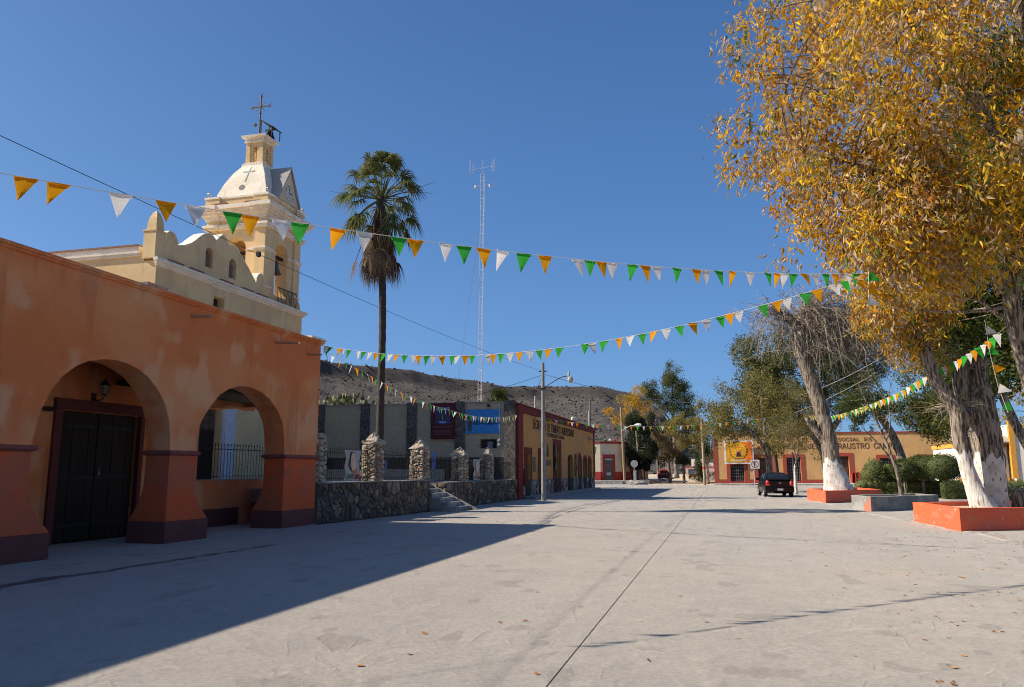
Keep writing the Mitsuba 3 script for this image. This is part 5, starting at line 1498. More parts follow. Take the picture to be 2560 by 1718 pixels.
# leaning pollarded tree in the far planter, bare and drooping
t = thing('bare_tree', 'leaning pollarded tree with a whitewashed foot and a mop of bare drooping twigs', 'tree')
TA = [(5.78, 44.0, 0.40, 0.80), (5.70, 44.0, 0.9, 0.66), (5.58, 44.0, 1.6, 0.52), (5.50, 44.0, 2.4, 0.43), (5.42, 44.0, 3.4, 0.38), (5.15, 44.0, 4.8, 0.37), (4.85, 44.0, 6.0, 0.38), (4.50, 44.0, 7.2, 0.37), (4.30, 44.0, 8.2, 0.40), (4.36, 44.0, 8.9, 0.42)]
mbx = MB()
limb(mbx, TA, 16, 44, 0.10, 3, 0.05)
arms = [[(4.36, 44, 8.6, 0.30), (4.05, 43.9, 9.4, 0.24), (3.6, 43.8, 9.95, 0.19), (3.05, 43.7, 10.2, 0.15)], [(4.45, 44, 8.7, 0.24), (4.62, 44.1, 9.4, 0.20), (4.75, 44.2, 10.0, 0.17)], [(4.4, 44, 8.6, 0.2), (4.3, 44.4, 9.3, 0.17), (4.35, 44.8, 9.8, 0.12)],
        [(5.35, 44, 3.0, 0.26), (4.95, 43.9, 3.5, 0.19), (4.55, 43.8, 4.0, 0.15), (4.36, 43.7, 4.35, 0.12)],
        [(4.5, 44, 8.0, 0.22), (5.1, 44.3, 8.6, 0.17), (5.9, 44.6, 8.9, 0.12), (6.8, 44.8, 8.8, 0.07), (7.6, 45, 8.4, 0.03)], [(4.7, 44, 7.2, 0.16), (5.6, 44.2, 7.9, 0.10), (6.5, 44.4, 7.8, 0.06), (7.2, 44.5, 7.3, 0.025)]]
for a in arms:
    limb(mbx, a, 9, 10, 0.16, 5)
part(t, 'trunk', mbx, 'whitewash', smooth=True)
rg = np.random.default_rng(121)
tw = MB()
src = [bez([(*q[:3], q[3]) for q in a], 12)[:, :3] for a in arms[:3] + arms[4:]] + [bez(TA, 44)[34:, :3]]
pr_ = np.array([0.10, 0.14, 0.12, 0.34, 0.16, 0.14])
for k in range(720):
    w_ = rg.choice(len(src), p=pr_ / pr_.sum())
    h = src[w_][rg.integers(len(src[w_]) // 3, len(src[w_]))] + rg.normal(size=3) * 0.06
    a = rg.normal(math.pi, 0.7) if w_ == 0 else (rg.normal(0.1, 0.9) if rg.random() < 0.8 else rg.random() * 6.28)
    reach = (0.6 + 1.6 * rg.random()) if w_ == 0 else (0.7 + 3.3 * rg.random() ** 1.1)
    rise = (0.3 + 1.9 * rg.random()) if w_ else (0.1 + 0.4 * rg.random())
    fall = 0.2 + 2.4 * rg.random() ** 1.3 if rg.random() < 0.7 else -0.6 * rg.random()
    tt = np.linspace(0, 1, 8)[:, None]
    hor = np.array([math.cos(a), math.sin(a) * 0.9, 0])
    p = np.array(h) + hor * reach * (1.25 * tt - 0.25 * tt ** 2.2) + np.array([0, 0, 1.0]) * (rise * 2.6 * tt * (1 - 0.8 * tt) - fall * tt ** 2.2)
    p[1:] += np.cumsum(rg.normal(size=(7, 3)) * 0.07, 0)
    tw.tube(p, np.linspace(0.024, 0.008, 8), 3, cap=False)
    for s in range(3):
        b = p[rg.integers(2, 7)]
        e = b + np.array([math.cos(a + rg.normal() * 0.9), math.sin(a + rg.normal() * 0.9), 0.1 + 0.6 * rg.normal()]) * (0.25 + 0.55 * rg.random())
        tw.tube([b, (b + e) / 2 + rg.normal(size=3) * 0.06, e], [0.012, 0.010, 0.006], 3, cap=False)
part(t, 'twigs', tw, 'vc_matte', smooth=True, kind='stuff', col=(0.31, 0.265, 0.21))

# whitewashed double tree in the near planter
t = thing('whitewashed_tree', 'stout forked tree with whitewashed foot and dark second stem in the nearest planter', 'tree')
mbx = MB()
TB = [(7.50, 26.5, 0.35, 0.40), (7.36, 26.5, 0.75, 0.29), (7.20, 26.5, 1.3, 0.225), (7.06, 26.5, 2.0, 0.20), (6.98, 26.5, 2.7, 0.20), (7.02, 26.5, 3.2, 0.25), (6.80, 26.5, 3.75, 0.21), (6.5, 26.5, 4.3, 0.20), (6.25, 26.5, 5.2, 0.19), (5.95, 26.5, 6.0, 0.17), (5.55, 26.5, 6.7, 0.13), (5.2, 26.5, 7.3, 0.06)]
limb(mbx, TB, 14, 50, 0.09, 31, 0.05)
TB2 = [(7.98, 27.18, 0.35, 0.46), (7.94, 27.17, 0.9, 0.41), (7.92, 27.15, 1.8, 0.40), (7.90, 27.15, 2.8, 0.43), (7.84, 27.15, 3.6, 0.42), (7.86, 27.2, 4.4, 0.28), (7.96, 27.2, 5.05, 0.23)]
limb(mbx, TB2, 16, 40, 0.10, 33, 0.08)
limb(mbx, [(7.75, 27.3, 3.3, 0.30), (7.38, 27.2, 4.0, 0.26), (7.34, 27.2, 4.9, 0.22)], 10, 14, 0.12, 35, 0.06)
limb(mbx, [(7.0, 26.55, 3.1, 0.17), (7.3, 26.85, 3.3, 0.19), (7.7, 27.1, 3.3, 0.2)], 9, 10, 0.12, 37)
part(t, 'trunk', mbx, 'whitewash', smooth=True)
rg = np.random.default_rng(131)
tw = MB()
for k in range(150):
    h = np.array([(7.34, 27.2, 4.85), (7.98, 27.3, 5.0), (6.9, 26.8, 3.5), (5.6, 26.9, 6.6), (6.1, 26.9, 5.6)][rg.choice(5, p=[0.2, 0.2, 0.2, 0.25, 0.15])])
    a = rg.random() * 2 * np.pi
    p = [h + rg.normal(size=3) * 0.1]
    d = np.array([math.cos(a), math.sin(a), 0.9 * rg.random() - 0.1])
    for s in range(6):
        d = d + rg.normal(size=3) * 0.25 + [0, 0, -0.12]
        p.append(p[-1] + d / np.linalg.norm(d) * (0.12 + 0.12 * rg.random()))
    tw.tube(np.array(p), np.linspace(0.018, 0.004, 7), 3, cap=False)
part(t, 'twigs', tw, 'vc_matte', smooth=True, kind='stuff', col=(0.24, 0.20, 0.15))
cl = [(5.6, 26.9, 6.9, 0.7, 0.6), (5.0, 27.0, 7.2, 0.6, 0.5), (6.3, 27.2, 6.6, 0.6, 0.6), (5.9, 26.6, 5.9, 0.5, 0.6), (6.4, 27.0, 5.3, 0.5, 0.5), (5.6, 27.4, 5.1, 0.4, 0.4), (5.0, 26.0, 6.0, 0.6, 0.6), (5.4, 26.4, 5.4, 0.5, 0.5), (4.6, 25.9, 6.5, 0.6, 0.6), (5.9, 26.4, 6.6, 0.6, 0.6), (6.2, 26.4, 5.8, 0.5, 0.6), (5.4, 26.2, 7.2, 0.6, 0.5), (6.6, 26.7, 6.2, 0.6, 0.6), (6.9, 26.8, 7.0, 0.7, 0.6)]
v, f, c = leaf_cloud(cl, 8000, 0.15, GOLD, rg, 0.6, 0.3, GW, 0.3, 0.25, 18, 0.14)
part(t, 'crown', (v, f), 'leaf', col=c, kind='stuff')
stp = thing('tree_stump', 'short pale sawn stump in the near planter beside the double tree', 'stump')
mbx = MB()
limb(mbx, [(8.62, 27.2, 0.38, 0.24), (8.62, 27.2, 0.7, 0.2), (8.63, 27.2, 1.02, 0.2)], 12, 8, 0.15, 41, 0.06)
part(stp, 'bark', mbx, 'bark', smooth=True)
part(stp, 'cut_face', MB().add(*lathe([(0.19, 1.015), (0.1, 1.03), (0.0, 1.03)], 12, (8.63, 27.2, 0))), 'vc_matte', col=(0.42, 0.33, 0.22))

# sapling in the grey box
rg = np.random.default_rng(141)
SP = [(7.15, 36.2, 0.3, 0.085), (7.13, 36.2, 1.0, 0.075), (7.05, 36.2, 1.6, 0.07), (6.85, 36.2, 2.4, 0.06), (6.62, 36.2, 3.1, 0.05), (6.35, 36.2, 3.9, 0.035), (6.0, 36.2, 4.7, 0.02), (5.8, 36.2, 5.3, 0.008)]
cl = [(6.5 + 0.5 * rg.normal(), 36.2 + 0.5 * rg.normal(), 4.2 + 0.6 * rg.normal(), 0.35, 0.35) for _ in range(26)]
tree('sapling', 'thin crooked sapling with nearly bare twigs in the grey concrete box', [SP, [(6.72, 36.2, 2.8, 0.04), (6.95, 36.2, 3.6, 0.025), (6.9, 36.1, 4.5, 0.01)], [(6.6, 36.2, 3.2, 0.03), (6.95, 36.3, 3.9, 0.018), (7.3, 36.4, 4.4, 0.006)]], cl, 160, 0.08, OLIVE, 142, twr=0.012, rough=0.05)
# whitewashed young tree behind the car
cl = [(4.9 + 0.9 * rg.normal(), 57 + 0.8 * rg.normal(), 4.6 + 0.9 * rg.normal(), 0.5, 0.5) for _ in range(34)]
tree('young_tree', 'slim young tree with a whitewashed stem beside the parked black car', [[(4.78, 57, 0, 0.13), (4.76, 57, 0.9, 0.10), (4.78, 57, 1.8, 0.075), (5.05, 57, 2.7, 0.06), (5.1, 57, 3.6, 0.04), (5.0, 57, 4.8, 0.015)], [(4.9, 57, 2.3, 0.05), (4.75, 57, 3.2, 0.035), (4.3, 57, 4.2, 0.015)], [(5.1, 57, 3.1, 0.04), (5.6, 57, 3.9, 0.02), (6.0, 57, 4.3, 0.008)]],
     cl, 5200, 0.12, OLIVE + BROWN, 144, twr=0.012, mat='whitewash', rough=0.05)
# olive-gold tree behind the car
rg = np.random.default_rng(151)
cl = clumps_in((2.7, 63, 6.0), (4.6, 3.6, 3.0), 70, 0.5, 0.95, rg, 0.15)
tree('street_tree', 'airy olive-gold tree with forked dark limbs in front of the tan hall', [[(3.45, 62, 0, 0.30), (3.4, 62, 1.2, 0.26), (3.35, 62, 2.6, 0.23), (3.3, 62, 3.6, 0.2), (3.2, 62, 5.0, 0.12), (3.0, 62, 7.0, 0.04)], [(3.38, 62, 2.7, 0.17), (2.7, 62, 3.9, 0.13), (2.0, 62, 4.7, 0.09), (0.9, 62, 5.6, 0.03)], [(3.3, 62, 3.8, 0.14), (4.2, 62.5, 5.0, 0.09), (5.2, 63, 6.0, 0.03)]],
     cl, 24000, 0.18, OLIVE, 152, droop=0.45, aspect=0.34, sprays=14, tight=0.16)
# big green tree behind the bare one
rg = np.random.default_rng(161)
cl = clumps_in((7.4, 68, 9.6), (6.4, 4.5, 4.6), 110, 0.7, 1.35, rg, 0.15)
cl += clumps_in((3.0, 66, 8.6), (2.2, 2.5, 3.0), 24, 0.5, 0.9, rg, 0.1)
tree('green_tree', 'wide grey-green tree with dark spreading limbs behind the leaning bare tree', [[(8.3, 68, 0, 0.5), (8.2, 68, 2.0, 0.42), (7.8, 68, 4.0, 0.36), (7.6, 68, 6.0, 0.26), (7.5, 68, 10, 0.08)], [(8.0, 68, 3.0, 0.34), (6.8, 67, 5.0, 0.28), (5.4, 66.5, 6.8, 0.2), (4.0, 66, 8.8, 0.1), (3.0, 66, 10.4, 0.03)], [(7.9, 68, 3.6, 0.28), (9.2, 68, 5.6, 0.22), (10.8, 68.5, 8.0, 0.12), (11.8, 69, 10, 0.04)]],
     cl, 52000, 0.22, GREYGREEN, 162, droop=0.35, aspect=0.36, sprays=18, tight=0.2)
# trees behind the hedge
rg = np.random.default_rng(171)
cl = clumps_in((14.2, 55, 6.3), (3.0, 2.6, 2.6), 46, 0.6, 1.05, rg, 0.2)
tree('garden_tree', 'round green tree with an olive edge above the clipped hedge', [[(15.0, 55, 0, 0.3), (15.1, 55, 1.6, 0.26), (14.9, 55, 3.2, 0.2), (14.4, 55, 5.5, 0.1)]], cl, 24000, 0.17, GREEN + OLIVE[:2], 172, droop=0.3, aspect=0.42, sprays=16, tight=0.15)
cl = clumps_in((8.9, 52.5, 5.4), (1.7, 1.5, 1.0), 14, 0.4, 0.75, rg, 0.2)
tree('garden_tree', 'dark leaning trunk with a small leafy top behind the thin sapling', [[(10.9, 52.5, 0, 0.32), (10.7, 52.5, 1.5, 0.28), (10.4, 52.5, 3.0, 0.25), (9.7, 52.5, 4.6, 0.22), (8.8, 52.5, 5.6, 0.12)], [(10.5, 52.5, 1.4, 0.08), (9.6, 52.4, 2.8, 0.06), (8.6, 52.3, 4.0, 0.03)]], cl, 5200, 0.15, GREEN, 174, droop=0.3, aspect=0.42)
cl = clumps_in((12.2, 42, 8.0), (3.6, 3.0, 2.6), 46, 0.6, 1.1, rg, 0.2)
tree('garden_tree', 'dense dark green tree above the pollarded double tree', [[(14.9, 43, 0, 0.34), (14.6, 43, 1.8, 0.27), (13.9, 43, 3.6, 0.22), (13.2, 42.6, 5.4, 0.18), (12.6, 42.2, 7.4, 0.1)]], cl, 28000, 0.16, GREEN + [(0.30, 0.20, 0.04)], 176, [0.3, 0.3, 0.22, 0.1, 0.08], droop=0.3, aspect=0.42, sprays=16, tight=0.14)
cl = clumps_in((17.4, 50, 5.2), (2.4, 2.0, 1.8), 24, 0.5, 0.9, rg, 0.2)
tree('garden_tree', 'small golden-green tree between the trunks at the right edge', [[(17.6, 50, 0, 0.2), (17.5, 50, 2, 0.15), (17.3, 50, 5, 0.06)]], cl, 5200, 0.16, OLIVE + GOLD[:2], 178, aspect=0.4)

# street trees beyond the crossing
rg = np.random.default_rng(181)
eu = [(-8.7, 150, 17.6, 2.2, 2.2), (-8.2, 150, 20.0, 1.9, 1.7), (-9.6, 151, 18.8, 1.3, 1.2), (-12.5, 150, 17.0, 1.5, 1.3), (-13.0, 150, 15.4, 1.3, 0.9), (-11.6, 150, 15.0, 1.2, 0.9), (-7.0, 150, 17.0, 1.6, 1.4), (-6.3, 150, 14.6, 1.6, 1.3), (-5.6, 150, 12.6, 1.2, 0.9), (-8.4, 150, 14.2, 1.6, 1.3), (-10.2, 150, 13.4, 1.2, 1.0), (-7.2, 150, 11.0, 1.3, 0.9), (-5.2, 150, 10.4, 0.9, 0.6)]
cl = []
for c in eu:
    cl += clumps_in(c[:3], (c[3] * 1.25, c[3], c[4] * 1.3), 9, 0.35, 0.95, rg, 0.05)
tree('eucalyptus_tree', 'tall eucalyptus with separate grey-green leaf masses rising over the street trees', [[(-8.2, 150, 0, 0.5), (-8.4, 150, 6, 0.36), (-8.6, 150, 12, 0.25), (-8.5, 150, 18, 0.1)], [(-8.5, 150, 10, 0.2), (-11, 150, 13.5, 0.13), (-12.8, 150, 16, 0.05)], [(-8.4, 150, 9, 0.18), (-6.6, 150, 12.5, 0.12), (-6, 150, 15, 0.05)]],
     cl, 22000, 0.32, [(0.12, 0.14, 0.06), (0.17, 0.185, 0.085), (0.09, 0.11, 0.05)], 182, droop=0.5, aspect=0.3, sprays=12, tight=0.3)
cl = clumps_in((-14.2, 131, 11.6), (4.4, 3, 3.6), 30, 0.8, 1.4, rg, 0.2)
tree('street_tree', 'golden leafy street tree in front of the hill, left of the eucalyptus', [[(-13.5, 131, 0, 0.35), (-13.8, 131, 5, 0.28), (-14, 131, 11, 0.1)]], cl, 9000, 0.26, OLIVE[:2] + OLIVE[3:4] + GOLD[:2], 184, droop=0.4)
cl = clumps_in((-9.6, 122, 8.4), (2.4, 2, 4.2), 26, 0.5, 0.9, rg, 0.1)
tree('bare_street_tree', 'greyish half-bare street tree below the eucalyptus', [[(-9.3, 122, 0, 0.28), (-9.5, 122, 4, 0.2), (-9.6, 122, 11, 0.05)]], cl, 2600, 0.18, [(0.26, 0.22, 0.18), (0.30, 0.24, 0.17)], 186, twr=0.035)
cl = [(-10.3 + 1.5 * rg.normal() * (1.0 - 0.4 * (z - 3) / 6), 101 + 1.2 * rg.normal(), z, 0.55, 0.9) for z in 2.6 + 6.0 * rg.random(46)]
tree('dark_evergreen', 'dark shaggy evergreen beside the wooden pole at the street corner', [[(-10.2, 101, 0, 0.3), (-10.2, 101, 3, 0.25), (-10.4, 101, 6.5, 0.18), (-11.0, 101, 9.6, 0.14), (-11.3, 101, 10.0, 0.05)]], cl, 13000, 0.34, [(0.035, 0.055, 0.03), (0.055, 0.075, 0.04), (0.075, 0.09, 0.055)], 188, droop=-0.35, aspect=0.16)
cl = clumps_in((-7.0, 106, 5.3), (2.3, 2, 2.5), 26, 0.5, 0.85, rg, 0.2)
tree('street_tree', 'reddish-brown leafy street tree right of the dark evergreen', [[(-6.7, 106, 0, 0.22), (-6.8, 106, 2.5, 0.18), (-7, 106, 5.5, 0.06)]], cl, 9000, 0.2, BROWN, 190, droop=0.4)
cl = clumps_in((-9.9, 100.3, 2.55), (1.3, 1.2, 1.0), 30, 0.35, 0.55, rg, 0.2)
tree('clipped_tree', 'small dark clipped tree behind the stop sign', [[(-9.8, 100.3, 0, 0.14), (-9.8, 100.3, 2.6, 0.1)]], cl, 7000, 0.16, [(0.02, 0.03, 0.018), (0.03, 0.04, 0.022)], 192, aspect=0.5)
cl = clumps_in((-5.0, 104, 3.0), (1.0, 1, 0.6), 10, 0.35, 0.5, rg, 0.2)
tree('clipped_tree', 'low umbrella-shaped clipped tree at the street side by the red pickup', [[(-4.8, 104, 0, 0.2), (-4.8, 104, 2.8, 0.14)]], cl, 2600, 0.16, [(0.05, 0.065, 0.04), (0.07, 0.085, 0.05)], 193, aspect=0.5)
cl = clumps_in((-3.6, 98, 6.4), (3.1, 2.6, 2.2), 40, 0.5, 0.9, rg, 0.15)
tree('street_tree', 'olive-yellow street tree with a bare forked trunk left of the tan hall', [[(-1.7, 98, 0, 0.22), (-1.8, 98, 1.8, 0.18), (-2.3, 98, 3.4, 0.15), (-3.2, 98, 5.5, 0.07)], [(-1.8, 98, 2.2, 0.13), (-1.2, 98, 4.0, 0.09), (-1.0, 98, 6, 0.04)]], cl, 14000, 0.2, OLIVE, 194, droop=0.4)
cl = [(-2.55 + 0.55 * rg.normal(), 110 + 0.5 * rg.normal(), z, 0.55 * (1 - 0.3 * z / 6), 0.7) for z in 0.4 + 5.2 * rg.random(40)]
tree('cypress_shrub', 'dense upright green cypress at the right of the dirt street', [[(-2.5, 110, 0, 0.15), (-2.5, 110, 5.4, 0.05)]], cl, 9000, 0.2, [(0.045, 0.075, 0.035), (0.06, 0.09, 0.04)], 195, droop=-0.3, aspect=0.3)
for i, (x, y, z) in enumerate(((19.5, 128, 12.5), (22.5, 132, 8.5))):
    cl = [(x + 0.2 * rg.normal(), y + 0.2 * rg.normal(), zz, 0.15 + 1.5 * (1 - (zz - 2) / (z - 2)), 0.28) for zz in np.linspace(2, z, 30)]
    tree('conifer', ('tall pointed conifer far behind the tan hall', 'shorter pointed conifer right of the tall one behind the tan hall')[i], [[(x, y, 0, 0.25), (x, y, z, 0.03)]], cl, 3600, 0.34, [(0.055, 0.075, 0.05), (0.07, 0.09, 0.06)], 196 + i, droop=0.2, aspect=0.25)
cl = clumps_in((2.0, 131, 5.0), (7, 3, 2.4), 34, 0.8, 1.3, rg, 0.2)
tree('street_tree', 'low mass of pale olive trees at the end of the dirt street', [[(1.5, 131, 0, 0.3), (1.8, 131, 5, 0.1)]], cl, 7000, 0.28, OLIVE, 199, droop=0.3)

# ================================================================== HEDGE with clipped shapes
hd_ = thing('clipped_hedge', 'long clipped green hedge with round topiary heads growing from it', 'hedge')
rg = np.random.default_rng(201)
hd0, hd1 = np.array([8.1, 51.4]), np.array([13.4, 52.4])
dv = (hd1 - hd0) / np.linalg.norm(hd1 - hd0)
lumps = []
for x in np.arange(0, 5.6, 0.35):
    p = hd0 + dv * x
    for z in (0.3, 0.7):
        lumps.append((*p, z, 0.45, 0.34))
        lumps.append((p[0] + 0.2, p[1] + 0.9, z, 0.45, 0.34))
for x, z, r in ((0.8, 1.7, 0.62), (0.55, 1.25, 0.6), (1.05, 1.2, 0.55), (1.6, 1.55, 0.5), (2.0, 0.95, 0.45), (2.35, 1.1, 0.4), (2.9, 1.0, 0.35)):
    p = hd0 + dv * x
    lumps.append((p[0], p[1] + 0.2, z, r, r))
core = MB()
ico2 = trimesh.creation.icosphere(subdivisions=2)
for l in lumps:
    core.add(np.array(ico2.vertices) * np.array([l[3], l[3], l[4]]) * 0.86 + l[:3], ico2.faces)
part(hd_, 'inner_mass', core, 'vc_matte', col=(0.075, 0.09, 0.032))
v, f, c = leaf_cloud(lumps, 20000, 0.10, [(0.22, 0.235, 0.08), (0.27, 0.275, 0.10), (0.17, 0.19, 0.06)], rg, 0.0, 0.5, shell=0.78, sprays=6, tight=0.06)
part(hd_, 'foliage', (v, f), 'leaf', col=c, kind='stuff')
for (x, y, z, r, rz, lab) in ((10.35, 51.0, 1.65, 0.75, 0.6, 'round dark topiary head on a stem beside the light hedge'), (11.45, 51.6, 1.75, 0.95, 0.75, 'broad dark topiary bush in the middle of the hedge row'),
                              (12.35, 50.6, 1.75, 1.0, 0.8, 'egg-shaped topiary bush with a sunlit rim'), (15.6, 55.2, 1.6, 0.7, 0.55, 'small dark round topiary behind the lamp post')):
    tp = thing('topiary', lab, 'topiary')
    part(tp, 'stem', MB().tube([(x, y, 0), (x, y, z)], 0.09, 7), 'bark')
    n0 = np.array(ico2.vertices)
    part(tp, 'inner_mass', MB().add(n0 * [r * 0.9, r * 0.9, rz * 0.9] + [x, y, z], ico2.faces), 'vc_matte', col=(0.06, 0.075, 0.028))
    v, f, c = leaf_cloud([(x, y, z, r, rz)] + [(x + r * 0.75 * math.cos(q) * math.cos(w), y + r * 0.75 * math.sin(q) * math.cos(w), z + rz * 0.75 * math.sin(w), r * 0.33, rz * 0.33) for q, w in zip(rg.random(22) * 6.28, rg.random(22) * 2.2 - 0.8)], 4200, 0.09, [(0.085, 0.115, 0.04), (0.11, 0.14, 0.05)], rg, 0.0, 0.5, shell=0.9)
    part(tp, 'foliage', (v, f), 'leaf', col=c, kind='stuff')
h2 = thing('clipped_hedge', 'low clipped hedge behind the iron bench at the right edge', 'hedge')
lumps = [(11.6 + 0.35 * i, 40.2 + 0.12 * i, z, 0.5, 0.4) for i in range(14) for z in (0.3, 0.75)]
core = MB()
for l in lumps:
    core.add(np.array(ico2.vertices) * np.array([l[3], l[3], l[4]]) * 0.85 + l[:3], ico2.faces)
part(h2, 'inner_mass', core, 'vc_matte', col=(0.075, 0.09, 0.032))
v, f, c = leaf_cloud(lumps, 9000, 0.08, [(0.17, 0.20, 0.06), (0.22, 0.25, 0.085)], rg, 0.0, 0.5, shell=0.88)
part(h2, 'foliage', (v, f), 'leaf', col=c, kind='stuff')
h3 = thing('dark_hedge_block', 'square dark green hedge block in shade at the end of the hedge', 'hedge')
lumps = [(12.2 + 0.4 * i, 49.2 + 0.08 * i, z, 0.42, 0.36) for i in range(5) for z in (0.3, 0.7)]
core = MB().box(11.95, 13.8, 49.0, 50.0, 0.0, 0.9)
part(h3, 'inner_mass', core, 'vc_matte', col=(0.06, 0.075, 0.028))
v, f, c = leaf_cloud(lumps, 4000, 0.08, [(0.085, 0.115, 0.04), (0.11, 0.14, 0.05)], rg, 0.0, 0.5, shell=0.85)
part(h3, 'foliage', (v, f), 'leaf', col=c, kind='stuff')

# ================================================================== PALM in the churchyard
pm = thing('fan_palm', 'tall fan palm with a skirt of dead fronds rising from the churchyard', 'palm')
mbx = MB()
TP = [(-13.28, 29.2, 0.9, 0.19), (-13.27, 29.2, 3.1, 0.16), (-13.27, 29.2, 6.5, 0.145), (-13.35, 29.2, 9.6, 0.15), (-13.45, 29.2, 11.0, 0.17), (-13.52, 29.2, 13.0, 0.2)]
q = bez(TP, 60)
q[:, 3] *= 1 + 0.06 * np.sin(np.arange(60) * 2.4)
mbx.tube(q[:, :3], q[:, 3], 12)
part(pm, 'trunk', mbx, 'vc_matte', smooth=True, col=(0.050, 0.042, 0.036))
rg = np.random.default_rng(211)
CPM = np.array([-13.5, 29.2, 12.9])


def frond(az_, el, L, R, rng, dead=False):
    """a petiole and a fan of drooping blades -> (v, f, c)"""
    d = np.array([math.cos(az_) * math.cos(el), math.sin(az_) * math.cos(el), math.sin(el)])
    side = np.array([-math.sin(az_), math.cos(az_), 0])
    upv = np.cross(d, side) * -1
    if upv[2] < 0:
        upv = -upv
    mbf = MB()
    hub = CPM + [0, 0, 0.35 * math.sin(el)] + d * L - np.array([0, 0, 0.12 * L * L * math.cos(el) ** 2])
    base = CPM + d * 0.15
    pet = (0.20, 0.22, 0.08) if not dead else (0.16, 0.12, 0.085)
    b = bez([(*base, 0.03), (*((base + hub) / 2 + [0, 0, 0.08]), 0.022), (*hub, 0.016)], 6)
    mbf.tube(b[:, :3], b[:, 3], 4, c=pet)
    hd2 = hub - b[-2, :3]
    hd2 /= np.linalg.norm(hd2)
    nb = 26
    for k in range(nb):
        a = (k / (nb - 1) - 0.5) * math.radians(205 if not dead else 130)
        r = R * (0.80 + 0.2 * math.cos(a)) * (0.9 + 0.2 * rng.random())
        bd = hd2 * math.cos(a) + side * math.sin(a) + upv * 0.10 * rng.normal()
        bd /= np.linalg.norm(bd)
        pts = []
        for t in np.linspace(0, 1, 6):
            dr_ = 0.9 * r * max(0, t - 0.35) ** 1.7 * (1.2 if not dead else 1.6)
            pts.append(hub + bd * r * (t - 0.28 * max(0, t - 0.45)) - np.array([0, 0, dr_]))
        pts = np.array(pts)
        wv_ = np.array([0.010, 0.034, 0.036, 0.028, 0.016, 0.003]) * R
        tang = np.cross(bd, upv)
        tang /= np.linalg.norm(tang)
        v = np.vstack([pts - tang * wv_[:, None], pts + tang * wv_[:, None]])
        f = [(i, i + 1, 7 + i, 6 + i) for i in range(5)]
        if dead:
            c = np.array([(0.20, 0.15, 0.10), (0.13, 0.10, 0.075), (0.26, 0.19, 0.12)][rng.integers(3)])
        else:
            c = np.array([(0.11, 0.14, 0.05), (0.15, 0.165, 0.06), (0.085, 0.11, 0.04), (0.26, 0.23, 0.10)][rng.integers(4)])
        mbf.add(v, f, c)
    return mbf


for k in range(44):
    el = math.radians([72, 62, 50, 38, 25, 12, 0, -12, -25, -38][k % 10] + rg.normal() * 6)
    part(pm, 'frond', frond(k * 2.399963 + 0.2 * rg.normal(), el, 1.05 + 0.4 * rg.random(), 0.82 + 0.2 * rg.random(), rg), 'leaf')
for k in range(34):
    part(pm, 'dead_frond', frond(k * 2.399963, math.radians(-66 - 14 * rg.random()), 0.5 + 2.0 * rg.random(), 0.8, rg, True), 'leaf')
for k in range(4):
    a = (0.1, 2.9, 3.2, 0.4)[k]
    d = np.array([math.cos(a), math.sin(a) * 0.4, 0.25])
    b = bez([(*CPM, 0.02), (*(CPM + d * 1.2), 0.015), (*(CPM + d * 2.4 + [0, 0, -0.4 * (k % 2)]), 0.005)], 8)
    part(pm, 'flower_stalk', MB().tube(b[:, :3], b[:, 3], 4), 'vc_matte', col=(0.12, 0.09, 0.06))

ico1 = trimesh.creation.icosphere(subdivisions=1)
# prickly pears and shrubs on the bank behind the wall
NOPAL = [(0.11, 0.145, 0.075), (0.15, 0.18, 0.10), (0.085, 0.115, 0.06)]
for i, (x, y, w, h, lab) in enumerate(((-24.6, 48.6, 1.7, 2.0, 'big prickly pear on the bank beside the arcade edge'), (-22.3, 49.0, 1.4, 1.25, 'prickly pear left of the palm trunk behind the wall'), (-20.4, 48.6, 1.2, 0.9, 'low prickly pear next to the palm trunk behind the wall'), (-16.4, 50, 0.8, 1.0, 'small spiky shrub on the bank right of the palm trunk'))):
    np_ = thing('prickly_pear', lab, 'cactus')
    mbx = MB()
    zb = 4.2
    for k in range(int(120 * w)):
        u = rg.random()
        p = np.array([x + w * rg.normal() * 0.55, y + 0.6 * rg.normal(), zb + 0.4 + h * (0.25 + 0.75 * u)])
        a = rg.random() * 3.14
        n0 = np.array(ico1.vertices) * [0.13, 0.035, 0.17]
        tl = rg.normal() * 0.5
        n1 = np.c_[n0[:, 0] * math.cos(tl) - n0[:, 2] * math.sin(tl), n0[:, 1], n0[:, 0] * math.sin(tl) + n0[:, 2] * math.cos(tl)]
        n2 = np.c_[n1[:, 0] * math.cos(a) - n1[:, 1] * math.sin(a), n1[:, 0] * math.sin(a) + n1[:, 1] * math.cos(a), n1[:, 2]]
        mbx.add(n2 + p, ico1.faces, np.array(NOPAL[rg.integers(3)]) * (0.8 + 0.5 * rg.random()))
    part(np_, 'pads', mbx, 'vc_matte', kind='stuff', smooth=True)
    part(np_, 'stem', MB().tube([(x, y, zb - 0.3), (x, y, zb + 0.9)], 0.12, 7), 'vc_matte', col=(0.2, 0.17, 0.13))
cl = [(-19.5 + 6 * rg.random(), 51 + 1.5 * rg.random(), 5.2 + 0.5 * rg.random(), 0.6, 0.5) for _ in range(14)]
v, f, c = leaf_cloud(cl, 3500, 0.14, [(0.24, 0.17, 0.09), (0.30, 0.20, 0.10), (0.18, 0.15, 0.08)], rg, -0.2, 0.15)
k_ = put('dry_grass', (v, f), 'leaf', col=c)
labels[k_] = {'label': 'dry tan brush on the bank behind the courtyard wall', 'category': 'brush', 'kind': 'stuff'}
cl = clumps_in((-20.4, 71, 8.4), (1.1, 1, 0.7), 10, 0.4, 0.6, rg)
